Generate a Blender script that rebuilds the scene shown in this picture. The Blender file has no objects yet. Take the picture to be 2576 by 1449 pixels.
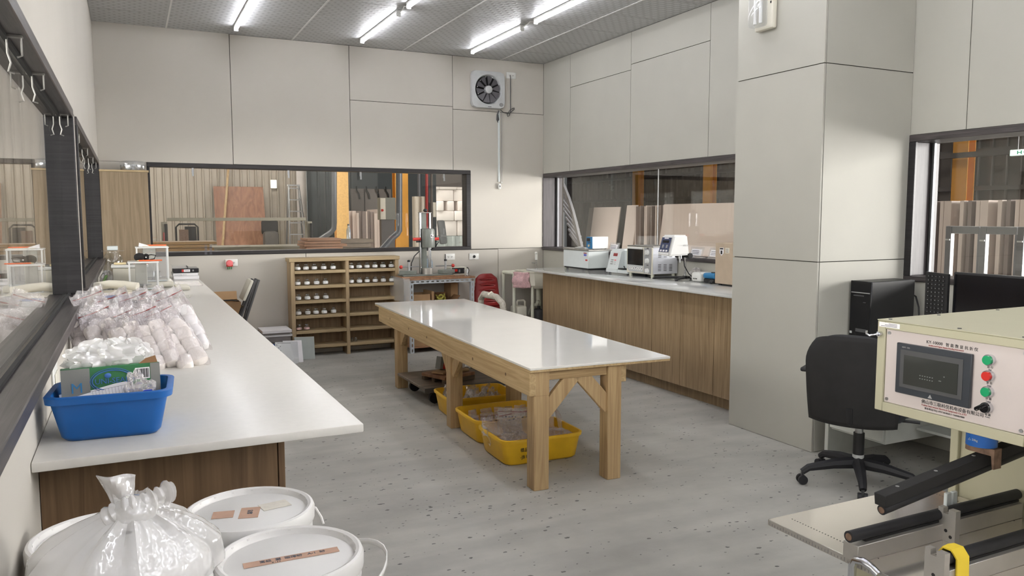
import bpy, bmesh, math, random
from mathutils import Vector, Matrix, Euler
random.seed(7)
S = bpy.context.scene
COL = S.collection
PI = math.pi
R = math.radians

# ------------------------------------------------------------------ camera, exposure
cam_data = bpy.data.cameras.new('camera')
cam = bpy.data.objects.new('camera', cam_data)
COL.objects.link(cam)
cam_data.sensor_width = 36.0
cam_data.lens = 27.463
cam_data.clip_start = 0.02
cam_data.clip_end = 300
_yaw, _pit, _rol = 0.454934, 0.0916898, -0.00120883
_f = Vector((math.sin(_yaw) * math.cos(_pit), math.cos(_yaw) * math.cos(_pit), -math.sin(_pit)))
_r = Vector((math.cos(_yaw), -math.sin(_yaw), 0))
_u = _r.cross(_f)
_r2 = _r * math.cos(_rol) + _u * math.sin(_rol)
_u2 = _u * math.cos(_rol) - _r * math.sin(_rol)
cam.matrix_world = Matrix(((_r2.x, _u2.x, -_f.x, 0.0), (_r2.y, _u2.y, -_f.y, 0.0),
                           (_r2.z, _u2.z, -_f.z, 1.53), (0, 0, 0, 1)))
S.camera = cam
S.view_settings.view_transform = 'Standard'
S.view_settings.look = 'None'
S.view_settings.gamma = 1.0
S.view_settings.use_curve_mapping = False
S.view_settings.exposure = 1.22
S.cycles.transparent_max_bounces = 24

# ------------------------------------------------------------------ sky, sun, daylight
world = bpy.data.worlds.new('sky')
S.world = world
world.use_nodes = True
_bg = world.node_tree.nodes['Background']
_bg.inputs['Color'].default_value = (1.0, 0.95, 0.90, 1)
_bg.inputs['Strength'].default_value = 3.0

sun_d = bpy.data.lights.new('sun', 'SUN')
sun_d.energy = 5.0
sun_d.angle = 0.01
sun_d.color = (1.0, 0.93, 0.84)
sun = bpy.data.objects.new('sun', sun_d)
COL.objects.link(sun)
sun.rotation_euler = Euler((R(48), 0, R(38)))          # shines from the front left, high, onto the yard behind

def area(name, loc, target, sx, sy, power, color=(1, 1, 1)):
    d = bpy.data.lights.new(name, 'AREA')
    d.shape = 'RECTANGLE'
    d.size, d.size_y, d.energy, d.color = sx, sy, power, color
    o = bpy.data.objects.new(name, d)
    COL.objects.link(o)
    o.location = loc
    v = Vector(target) - Vector(loc)
    o.rotation_euler = v.to_track_quat('-Z', 'Y').to_euler()
    return o

area('left_fill', (-5.85, 1.2, 2.0), (4.0, 3.2, 0.7), 9.0, 3.8, 120, (1.0, 0.97, 0.94))  # added fill through the left windows, brightens faces turned that way
# daylight entering the hall by its open gate on the right, and unseen overhead lights added for the hall's ambient
area('gate_daylight', (16.2, -1.0, 2.4), (4.0, 5.0, 1.6), 9.0, 4.4, 1900, (1.0, 0.96, 0.95))
for (hx, hy) in ((1.5, 16.5), (-2.5, 16.0), (8.0, 14.5), (8.5, 5.0)):
    area('hall_fill', (hx, hy, 5.6), (hx, hy, 0), 1.2, 1.2, 110, (1.0, 0.93, 0.85))

# ------------------------------------------------------------------ materials
MATS = {}
def srgb(c):
    return tuple(((x / 255) / 12.92 if x / 255 <= 0.04045 else ((x / 255 + 0.055) / 1.055) ** 2.4) for x in c)

def new_mat(name):
    m = bpy.data.materials.new(name)
    m.use_nodes = True
    nt = m.node_tree
    b = nt.nodes['Principled BSDF']
    return m, nt, b

def plain(name, rgb, rough=0.5, metal=0.0, var=0.06, scale=12.0, bump=0.0, spec=0.5, bscale=None, coat=0.0):
    """procedural colour with a faint mottling and optional fine relief"""
    m, nt, b = new_mat(name)
    c = srgb(rgb)
    tc = nt.nodes.new('ShaderNodeTexCoord')
    nz = nt.nodes.new('ShaderNodeTexNoise')
    nz.inputs['Scale'].default_value = scale
    nz.inputs['Detail'].default_value = 4
    nt.links.new(tc.outputs['Object'], nz.inputs['Vector'])
    rp = nt.nodes.new('ShaderNodeValToRGB')
    rp.color_ramp.elements[0].position = 0.3
    rp.color_ramp.elements[1].position = 0.7
    rp.color_ramp.elements[0].color = tuple(x * (1 - var) for x in c) + (1,)
    rp.color_ramp.elements[1].color = tuple(min(1, x * (1 + var)) for x in c) + (1,)
    nt.links.new(nz.outputs['Fac'], rp.inputs['Fac'])
    nt.links.new(rp.outputs['Color'], b.inputs['Base Color'])
    b.inputs['Roughness'].default_value = rough
    b.inputs['Metallic'].default_value = metal
    b.inputs['Specular IOR Level'].default_value = spec
    b.inputs['Coat Weight'].default_value = coat
    if bump:
        n2 = nt.nodes.new('ShaderNodeTexNoise')
        n2.inputs['Scale'].default_value = bscale or scale * 6
        n2.inputs['Detail'].default_value = 3
        nt.links.new(tc.outputs['Object'], n2.inputs['Vector'])
        bp = nt.nodes.new('ShaderNodeBump')
        bp.inputs['Strength'].default_value = bump
        bp.inputs['Distance'].default_value = 0.01
        nt.links.new(n2.outputs['Fac'], bp.inputs['Height'])
        nt.links.new(bp.outputs['Normal'], b.inputs['Normal'])
    MATS[name] = m
    return m

def wood(name, light, dark, scale=(30, 30, 2.0), rough=0.55, rings=1.0, bump=0.08):
    """grain: noise stretched along one axis of the object"""
    m, nt, b = new_mat(name)
    tc = nt.nodes.new('ShaderNodeTexCoord')
    mp = nt.nodes.new('ShaderNodeMapping')
    mp.inputs['Scale'].default_value = scale
    oi = nt.nodes.new('ShaderNodeObjectInfo')
    add = nt.nodes.new('ShaderNodeVectorMath'); add.operation = 'ADD'
    mul = nt.nodes.new('ShaderNodeVectorMath'); mul.operation = 'SCALE'
    mul.inputs['Scale'].default_value = 3.0
    cmb = nt.nodes.new('ShaderNodeCombineXYZ')
    for k in range(3):
        nt.links.new(oi.outputs['Random'], cmb.inputs[k])
    nt.links.new(cmb.outputs[0], mul.inputs[0])
    nt.links.new(tc.outputs['Object'], add.inputs[0])
    nt.links.new(mul.outputs[0], add.inputs[1])
    nt.links.new(add.outputs[0], mp.inputs['Vector'])
    n1 = nt.nodes.new('ShaderNodeTexNoise')
    n1.inputs['Scale'].default_value = 1.0
    n1.inputs['Detail'].default_value = 6
    n1.inputs['Roughness'].default_value = 0.62
    n1.inputs['Distortion'].default_value = rings
    nt.links.new(mp.outputs['Vector'], n1.inputs['Vector'])
    rp = nt.nodes.new('ShaderNodeValToRGB')
    rp.color_ramp.elements[0].position = 0.32
    rp.color_ramp.elements[1].position = 0.66
    rp.color_ramp.elements[0].color = srgb(dark) + (1,)
    rp.color_ramp.elements[1].color = srgb(light) + (1,)
    nt.links.new(n1.outputs['Fac'], rp.inputs['Fac'])
    nt.links.new(rp.outputs['Color'], b.inputs['Base Color'])
    b.inputs['Roughness'].default_value = rough
    bp = nt.nodes.new('ShaderNodeBump')
    bp.inputs['Strength'].default_value = bump
    bp.inputs['Distance'].default_value = 0.005
    nt.links.new(n1.outputs['Fac'], bp.inputs['Height'])
    nt.links.new(bp.outputs['Normal'], b.inputs['Normal'])
    MATS[name] = m
    return m

def clear(name, tint=(0.95, 0.97, 0.96), rough=0.0, base=0.04, milk=0.0, milk_rgb=(235, 232, 232), bump=0.0, bscale=40, gloss=1.0):
    """thin clear sheet: see-through, with reflections growing at grazing angles; milk adds haze of the plastic"""
    m = bpy.data.materials.new(name)
    m.use_nodes = True
    nt = m.node_tree
    nt.nodes.clear()
    out = nt.nodes.new('ShaderNodeOutputMaterial')
    tr = nt.nodes.new('ShaderNodeBsdfTransparent')
    tr.inputs['Color'].default_value = tint + (1,)
    gl = nt.nodes.new('ShaderNodeBsdfGlossy')
    gl.inputs['Roughness'].default_value = rough
    gl.inputs['Color'].default_value = (gloss, gloss, gloss, 1)
    lw = nt.nodes.new('ShaderNodeLayerWeight')
    lw.inputs['Blend'].default_value = 0.5
    pw = nt.nodes.new('ShaderNodeMath'); pw.operation = 'POWER'
    pw.inputs[1].default_value = 5.0
    ml = nt.nodes.new('ShaderNodeMath'); ml.operation = 'MULTIPLY_ADD'
    ml.inputs[1].default_value = 1.0 - base
    ml.inputs[2].default_value = base
    nt.links.new(lw.outputs['Facing'], pw.inputs[0])
    nt.links.new(pw.outputs[0], ml.inputs[0])
    mx = nt.nodes.new('ShaderNodeMixShader')
    nt.links.new(ml.outputs[0], mx.inputs['Fac'])
    src = tr.outputs[0]
    if milk:
        df = nt.nodes.new('ShaderNodeBsdfDiffuse')
        df.inputs['Color'].default_value = srgb(milk_rgb) + (1,)
        m2 = nt.nodes.new('ShaderNodeMixShader')
        m2.inputs['Fac'].default_value = milk
        nt.links.new(tr.outputs[0], m2.inputs[1])
        nt.links.new(df.outputs[0], m2.inputs[2])
        src = m2.outputs[0]
    if bump:
        tc = nt.nodes.new('ShaderNodeTexCoord')
        nz = nt.nodes.new('ShaderNodeTexNoise')
        nz.inputs['Scale'].default_value = bscale
        nz.inputs['Detail'].default_value = 2
        nt.links.new(tc.outputs['Object'], nz.inputs['Vector'])
        bp = nt.nodes.new('ShaderNodeBump')
        bp.inputs['Strength'].default_value = bump
        bp.inputs['Distance'].default_value = 0.02
        nt.links.new(nz.outputs['Fac'], bp.inputs['Height'])
        nt.links.new(bp.outputs['Normal'], gl.inputs['Normal'])
    nt.links.new(src, mx.inputs[1])
    nt.links.new(gl.outputs[0], mx.inputs[2])
    nt.links.new(mx.outputs[0], out.inputs['Surface'])
    MATS[name] = m
    return m

def glow(name, rgb, strength):
    m = bpy.data.materials.new(name)
    m.use_nodes = True
    nt = m.node_tree
    nt.nodes.clear()
    out = nt.nodes.new('ShaderNodeOutputMaterial')
    e = nt.nodes.new('ShaderNodeEmission')
    e.inputs['Color'].default_value = srgb(rgb) + (1,)
    e.inputs['Strength'].default_value = strength
    nt.links.new(e.outputs[0], out.inputs['Surface'])
    MATS[name] = m
    return m

glow('tube_light', (250, 250, 255), 17.0)
glow('hall_tube_light', (255, 246, 232), 6.0)
glow('exit_light', (190, 255, 225), 1.2)

plain('board', (192, 187, 178), 0.75, var=0.025, scale=1.6, bump=0.02, bscale=120)
plain('board_joint', (70, 66, 60), 0.9)
plain('board_pale', (174, 172, 163), 0.7, var=0.03, scale=2.2, bump=0.02, bscale=120)
plain('smudge', (120, 114, 105), 0.9)
plain('white_plastic', (226, 226, 222), 0.35, var=0.03)
plain('white_paint', (228, 228, 226), 0.3, var=0.02)
plain('off_white', (214, 210, 196), 0.45, var=0.03)
plain('grey_plastic', (150, 150, 150), 0.5)
plain('pale_grey', (188, 190, 190), 0.5)
plain('cool_white', (210, 216, 216), 0.4, var=0.02)
plain('black_plastic', (26, 26, 28), 0.45, var=0.15)
plain('black_gloss', (16, 16, 20), 0.15, var=0.1)
plain('black_matte', (30, 29, 29), 0.85, var=0.15)
plain('black_rubber', (28, 28, 32), 0.6, var=0.2)
plain('black_leather', (34, 35, 42), 0.42, var=0.15, bump=0.15, bscale=300)
plain('dark_grey', (70, 70, 72), 0.5)
plain('mid_grey', (118, 120, 120), 0.5)
plain('hammer_grey', (122, 126, 120), 0.35, var=0.1, bump=0.1, bscale=200)
plain('blade_grey', (92, 90, 94), 0.5, var=0.15)
plain('quartz', (212, 209, 203), 0.28, var=0.02, scale=40)
plain('quartz_gloss', (200, 201, 199), 0.09, var=0.02, scale=40)
plain('quartz_edge', (214, 209, 199), 0.3, var=0.03, scale=40)
plain('table_top', (226, 224, 218), 0.07, var=0.012, scale=6)
plain('chrome', (215, 217, 222), 0.15, metal=1.0, var=0.03)
plain('steel', (178, 180, 182), 0.32, metal=1.0, var=0.05, scale=20)
plain('bed_steel', (228, 222, 216), 0.13, metal=0.8, var=0.05, scale=4)
plain('dull_steel', (150, 148, 144), 0.5, metal=0.8, var=0.12, scale=20)
plain('galvanised', (206, 214, 222), 0.4, metal=0.35, var=0.06)
plain('alu_bar', (176, 172, 166), 0.4, metal=0.6, var=0.05)
plain('rust_iron', (120, 96, 80), 0.7, metal=0.3, var=0.3, scale=60)
plain('machine_beige', (176, 172, 148), 0.4, var=0.02, spec=0.4)
plain('panel_pink', (196, 186, 183), 0.4, var=0.015)
plain('desk_grey', (188, 190, 184), 0.5)
plain('blue_tub', (12, 92, 166), 0.4, var=0.05)
plain('yellow_tub', (250, 200, 44), 0.42, var=0.05)
plain('blue_cell', (28, 92, 170), 0.35)
plain('blue_paint', (44, 120, 170), 0.45)
plain('navy_panel', (56, 66, 96), 0.4)
plain('blue_ring', (60, 110, 180), 0.4)
plain('blue_ink', (36, 66, 190), 0.4)
plain('black_ink', (30, 28, 30), 0.6)
plain('grey_ink', (96, 96, 104), 0.6)
plain('red_ink', (150, 60, 60), 0.6)
plain('red_plastic', (200, 60, 52), 0.4)
plain('red_stool', (138, 34, 34), 0.4, var=0.08)
plain('red_pipe', (150, 44, 42), 0.45)
plain('pink_plug', (236, 120, 124), 0.45)
plain('green_button', (20, 150, 96), 0.25)
plain('red_button', (196, 42, 36), 0.25)
plain('green_card', (44, 112, 66), 0.5, var=0.05)
plain('grey_card', (128, 128, 124), 0.5, var=0.05)
plain('lime_plastic', (150, 214, 80), 0.4)
plain('green_stripe', (160, 206, 130), 0.5)
plain('orange_pencil', (232, 110, 60), 0.4)
plain('cream_stick', (222, 204, 160), 0.6)
plain('paper', (236, 234, 236), 0.75, var=0.02)
plain('paper_cream', (232, 226, 210), 0.75, var=0.03)
plain('kraft_tape', (188, 152, 130), 0.6, var=0.06, scale=40)
plain('faded_tape', (214, 208, 196), 0.6, var=0.08, scale=60)
plain('cardboard', (176, 142, 104), 0.8, var=0.06)
plain('cardboard_dark', (140, 104, 72), 0.85, var=0.08)
plain('powder', (238, 232, 226), 0.85, var=0.05, scale=30, bump=0.2, bscale=60)
plain('powder_white', (242, 241, 240), 0.9, var=0.03)
plain('powder_pink', (232, 196, 192), 0.9)
plain('pail', (222, 220, 217), 0.4, var=0.035, scale=7, bump=0.02)
plain('towel', (214, 176, 178), 0.95, var=0.12, scale=40, bump=0.8, bscale=90)
plain('cloth_wrap', (176, 170, 158), 0.95, var=0.15, scale=40, bump=0.8, bscale=60)
plain('stone_grey', (170, 176, 172), 0.6, var=0.05)
plain('book_blue', (58, 92, 168), 0.5)
plain('book_black', (32, 30, 34), 0.4)
plain('book_grey', (126, 120, 118), 0.5)
plain('cream_pvc', (214, 214, 198), 0.4)
plain('pvc_grey', (96, 98, 102), 0.4, var=0.04)
plain('yellow_steel', (226, 160, 60), 0.6, var=0.06, scale=5)
plain('yellow_rough', (240, 190, 110), 0.7, var=0.1, scale=30)
plain('hall_beige', (172, 162, 149), 0.55, var=0.03, scale=3)
plain('hall_grey', (92, 84, 78), 0.6, var=0.06, scale=3)
plain('hall_dark', (46, 52, 54), 0.7, var=0.1, scale=3)
plain('hall_steel', (84, 78, 74), 0.5, var=0.06)
plain('box_grey', (112, 110, 100), 0.5)
plain('box_pale', (206, 198, 182), 0.5)
plain('foil', (210, 204, 198), 0.3, metal=0.5, var=0.08, scale=4)
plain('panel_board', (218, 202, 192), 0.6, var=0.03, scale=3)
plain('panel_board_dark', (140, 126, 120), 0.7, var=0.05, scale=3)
plain('rack_white', (150, 149, 152), 0.4)
plain('rack_grey', (150, 150, 156), 0.4)
plain('foam_block', (240, 232, 226), 0.9, var=0.02)
plain('machine_grey', (142, 136, 120), 0.5)
plain('cover_grey', (92, 88, 86), 0.7, var=0.1)
plain('screen', (36, 38, 40), 0.12, var=0.05)
plain('screen_glass', (58, 60, 58), 0.08, var=0.05)
plain('hmi_bezel', (52, 56, 62), 0.3)
plain('oven_door', (28, 28, 30), 0.08, var=0.1)
plain('oven_steel', (222, 224, 232), 0.35, metal=0.0, var=0.03)
plain('tin', (200, 202, 204), 0.2, metal=0.85, var=0.08)
plain('yellow_cloth', (226, 196, 52), 0.7)
plain('cream_hose', (196, 190, 90), 0.6)
plain('terminal_cream', (206, 196, 172), 0.5)
plain('sage_box', (196, 178, 156), 0.4, metal=0.25)

wood('oak_v', (186, 164, 130), (152, 130, 98), (38, 38, 1.6))
wood('oak_h', (186, 166, 130), (158, 136, 102), (1.6, 38, 38))
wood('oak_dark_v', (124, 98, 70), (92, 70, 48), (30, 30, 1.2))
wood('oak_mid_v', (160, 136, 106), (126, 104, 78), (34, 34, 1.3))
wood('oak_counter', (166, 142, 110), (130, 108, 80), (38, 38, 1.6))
wood('pale_oak_v', (144, 127, 104), (118, 101, 78), (34, 34, 1.4))
wood('pine_v', (200, 172, 128), (164, 134, 94), (26, 26, 1.2), rings=1.6)
wood('pine_y', (204, 178, 134), (170, 142, 100), (26, 1.2, 26), rings=1.8)
wood('pine_x', (192, 164, 120), (152, 122, 82), (1.2, 26, 26), rings=1.6)
wood('plywood', (168, 128, 96), (132, 94, 68), (8, 8, 1.0), rings=2.2)
wood('plywood_red', (164, 118, 92), (132, 90, 68), (5, 5, 0.9), rings=2.5)
wood('board_stack', (190, 150, 96), (140, 104, 62), (1.0, 20, 40))
wood('board_stack_pink', (198, 150, 118), (150, 106, 78), (1.0, 20, 40))
wood('dolly_wood', (128, 112, 94), (84, 72, 60), (3, 30, 30))
wood('frame_black', (44, 42, 44), (24, 23, 25), (3, 3, 60), rough=0.45)
wood('frame_grey', (88, 82, 84), (54, 49, 51), (60, 60, 2.5), rough=0.5)
wood('frame_sill', (82, 76, 76), (44, 40, 41), (60, 2.5, 60), rough=0.4)
wood('frame_sill_x', (56, 53, 54), (30, 28, 29), (2.5, 60, 60), rough=0.4)

clear('pane_glass', (0.90, 0.91, 0.90), 0.0, 0.05)
clear('clear_glass', (0.95, 0.96, 0.96), 0.02, 0.06)
clear('acrylic', (0.93, 0.94, 0.95), 0.03, 0.06, milk=0.06)
clear('bag_film', (0.97, 0.95, 0.96), 0.12, 0.12, milk=0.22, bump=0.8, bscale=55)
clear('thin_film', (0.97, 0.96, 0.96), 0.10, 0.10, milk=0.20, bump=0.9, bscale=45)
clear('milky_film', (0.97, 0.97, 0.97), 0.10, 0.10, milk=0.42, milk_rgb=(246, 244, 242), bump=0.5, bscale=22)
clear('water_blue', (0.80, 0.88, 0.95), 0.05, 0.06, milk=0.3, milk_rgb=(190, 205, 220))

def soot():
    m = bpy.data.materials.new('soot'); m.use_nodes = True
    nt = m.node_tree; nt.nodes.clear(); L = nt.links.new
    out = nt.nodes.new('ShaderNodeOutputMaterial'); tr = nt.nodes.new('ShaderNodeBsdfTransparent'); df = nt.nodes.new('ShaderNodeBsdfDiffuse')
    df.inputs['Color'].default_value = srgb((60, 57, 52)) + (1,)
    tc = nt.nodes.new('ShaderNodeTexCoord'); gr = nt.nodes.new('ShaderNodeTexGradient'); gr.gradient_type = 'QUADRATIC_SPHERE'
    mp = nt.nodes.new('ShaderNodeMapping'); mp.inputs['Location'].default_value = (-1, -1, -1); mp.inputs['Scale'].default_value = (2, 2, 2)
    L(tc.outputs['Generated'], mp.inputs['Vector']); L(mp.outputs['Vector'], gr.inputs['Vector'])
    mu = nt.nodes.new('ShaderNodeMath'); mu.operation = 'MULTIPLY'; mu.inputs[1].default_value = 0.75
    L(gr.outputs['Fac'], mu.inputs[0])
    mx = nt.nodes.new('ShaderNodeMixShader'); L(mu.outputs[0], mx.inputs['Fac']); L(tr.outputs[0], mx.inputs[1]); L(df.outputs[0], mx.inputs[2]); L(mx.outputs[0], out.inputs['Surface'])
    MATS['soot'] = m
soot()

def concrete():
    m, nt, b = new_mat('concrete_floor')
    L = nt.links.new
    tc = nt.nodes.new('ShaderNodeTexCoord')
    n1 = nt.nodes.new('ShaderNodeTexNoise'); n1.inputs['Scale'].default_value = 1.3; n1.inputs['Detail'].default_value = 7
    n1.inputs['Roughness'].default_value = 0.6
    L(tc.outputs['Object'], n1.inputs['Vector'])
    rp = nt.nodes.new('ShaderNodeValToRGB')
    rp.color_ramp.elements[0].position = 0.3; rp.color_ramp.elements[1].position = 0.72
    rp.color_ramp.elements[0].color = srgb((158, 156, 150)) + (1,)
    rp.color_ramp.elements[1].color = srgb((186, 184, 178)) + (1,)
    L(n1.outputs['Fac'], rp.inputs['Fac'])
    # trowel streaks
    mp = nt.nodes.new('ShaderNodeMapping'); mp.inputs['Scale'].default_value = (1.4, 6, 1); mp.inputs['Rotation'].default_value = (0, 0, 0.5)
    L(tc.outputs['Object'], mp.inputs['Vector'])
    n2 = nt.nodes.new('ShaderNodeTexNoise'); n2.inputs['Scale'].default_value = 1.0; n2.inputs['Detail'].default_value = 5
    L(mp.outputs['Vector'], n2.inputs['Vector'])
    r2 = nt.nodes.new('ShaderNodeValToRGB')
    r2.color_ramp.elements[0].position = 0.35; r2.color_ramp.elements[1].position = 0.65
    r2.color_ramp.elements[0].color = (0.84, 0.84, 0.84, 1); r2.color_ramp.elements[1].color = (1.06, 1.06, 1.05, 1)
    L(n2.outputs['Fac'], r2.inputs['Fac'])
    mu = nt.nodes.new('ShaderNodeMixRGB'); mu.blend_type = 'MULTIPLY'; mu.inputs['Fac'].default_value = 0.8
    L(rp.outputs['Color'], mu.inputs['Color1']); L(r2.outputs['Color'], mu.inputs['Color2'])
    # dark chips: small elongated cells, thinned out by a coarse mask
    last = mu.outputs['Color']
    for (sc, size, thr, rot) in ((12.0, 0.34, 0.62, 0.4), (22.0, 0.34, 0.66, -0.7), (7.0, 0.29, 0.63, 1.1)):
        mp2 = nt.nodes.new('ShaderNodeMapping'); mp2.inputs['Scale'].default_value = (1.0, 1.9, 1); mp2.inputs['Rotation'].default_value = (0, 0, rot)
        L(tc.outputs['Object'], mp2.inputs['Vector'])
        v = nt.nodes.new('ShaderNodeTexVoronoi'); v.inputs['Scale'].default_value = sc
        L(mp2.outputs['Vector'], v.inputs['Vector'])
        nzz = nt.nodes.new('ShaderNodeTexNoise'); nzz.inputs['Scale'].default_value = sc * 4
        L(tc.outputs['Object'], nzz.inputs['Vector'])
        ad = nt.nodes.new('ShaderNodeMath'); ad.operation = 'MULTIPLY_ADD'; ad.inputs[1].default_value = 0.42
        L(nzz.outputs['Fac'], ad.inputs[0]); L(v.outputs['Distance'], ad.inputs[2])
        lt = nt.nodes.new('ShaderNodeMath'); lt.operation = 'LESS_THAN'; lt.inputs[1].default_value = size
        L(ad.outputs[0], lt.inputs[0])
        sp = nt.nodes.new('ShaderNodeSeparateColor')
        L(v.outputs['Color'], sp.inputs[0])
        n3 = nt.nodes.new('ShaderNodeTexNoise'); n3.inputs['Scale'].default_value = 0.55; n3.inputs['Detail'].default_value = 3
        L(tc.outputs['Object'], n3.inputs['Vector'])
        am = nt.nodes.new('ShaderNodeMath'); am.operation = 'MULTIPLY_ADD'; am.inputs[1].default_value = 0.9; am.inputs[2].default_value = -0.45
        L(n3.outputs['Fac'], am.inputs[0])
        # a worn, heavily pitted spot beside the centre table
        ds = nt.nodes.new('ShaderNodeVectorMath'); ds.operation = 'DISTANCE'
        ds.inputs[1].default_value = (1.62, 4.02, 0)
        L(tc.outputs['Object'], ds.inputs[0])
        pm = nt.nodes.new('ShaderNodeMapRange'); pm.inputs['From Min'].default_value = 0.05; pm.inputs['From Max'].default_value = 0.75
        pm.inputs['To Min'].default_value = 0.42; pm.inputs['To Max'].default_value = 0.0
        L(ds.outputs['Value'], pm.inputs['Value'])
        a3 = nt.nodes.new('ShaderNodeMath'); a3.operation = 'ADD'
        L(am.outputs[0], a3.inputs[0]); L(pm.outputs[0], a3.inputs[1])
        am = a3
        a2 = nt.nodes.new('ShaderNodeMath'); a2.operation = 'ADD'
        L(am.outputs[0], a2.inputs[0]); L(sp.outputs[0], a2.inputs[1])
        gt = nt.nodes.new('ShaderNodeMath'); gt.operation = 'GREATER_THAN'; gt.inputs[1].default_value = thr
        L(a2.outputs[0], gt.inputs[0])
        fc = nt.nodes.new('ShaderNodeMath'); fc.operation = 'MULTIPLY'
        L(lt.outputs[0], fc.inputs[0]); L(gt.outputs[0], fc.inputs[1])
        f2 = nt.nodes.new('ShaderNodeMath'); f2.operation = 'MULTIPLY'; f2.inputs[1].default_value = 0.8
        L(fc.outputs[0], f2.inputs[0])
        mx = nt.nodes.new('ShaderNodeMixRGB'); mx.inputs['Color2'].default_value = srgb((62, 61, 59)) + (1,)
        L(f2.outputs[0], mx.inputs['Fac']); L(last, mx.inputs['Color1'])
        last = mx.outputs['Color']
    L(last, b.inputs['Base Color'])
    b.inputs['Roughness'].default_value = 0.55
    bp = nt.nodes.new('ShaderNodeBump'); bp.inputs['Strength'].default_value = 0.12; bp.inputs['Distance'].default_value = 0.01
    n4 = nt.nodes.new('ShaderNodeTexNoise'); n4.inputs['Scale'].default_value = 30; n4.inputs['Detail'].default_value = 5
    L(tc.outputs['Object'], n4.inputs['Vector']); L(n4.outputs['Fac'], bp.inputs['Height']); L(bp.outputs['Normal'], b.inputs['Normal'])
    MATS['concrete_floor'] = m
concrete()

def ceiling_vinyl():
    """satin vinyl-faced ceiling tile, embossed with a staggered lozenge pattern"""
    m, nt, b = new_mat('ceiling_vinyl')
    L = nt.links.new
    tc = nt.nodes.new('ShaderNodeTexCoord')
    mp = nt.nodes.new('ShaderNodeMapping')
    L(tc.outputs['Object'], mp.inputs['Vector'])
    br = nt.nodes.new('ShaderNodeTexBrick')
    br.offset = 0.5
    br.inputs['Scale'].default_value = 1.0
    br.inputs['Brick Width'].default_value = 0.085
    br.inputs['Row Height'].default_value = 0.055
    br.inputs['Mortar Size'].default_value = 0.022
    br.inputs['Mortar Smooth'].default_value = 1.0
    br.inputs['Color1'].default_value = (0, 0, 0, 1); br.inputs['Color2'].default_value = (1, 1, 1, 1)
    br.inputs['Mortar'].default_value = (0.5, 0.5, 0.5, 1)
    L(mp.outputs['Vector'], br.inputs['Vector'])
    bp = nt.nodes.new('ShaderNodeBump'); bp.inputs['Strength'].default_value = 0.3; bp.inputs['Distance'].default_value = 0.003
    L(br.outputs['Fac'], bp.inputs['Height']); L(bp.outputs['Normal'], b.inputs['Normal'])
    cm = nt.nodes.new('ShaderNodeMixRGB')
    cm.inputs['Color1'].default_value = srgb((196, 197, 198)) + (1,)
    cm.inputs['Color2'].default_value = srgb((166, 167, 168)) + (1,)
    L(br.outputs['Fac'], cm.inputs['Fac']); L(cm.outputs[0], b.inputs['Base Color'])
    b.inputs['Roughness'].default_value = 0.38
    MATS['ceiling_vinyl'] = m
ceiling_vinyl()

# ------------------------------------------------------------------ mesh helpers
def V(*a): return Vector(a)

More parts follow.
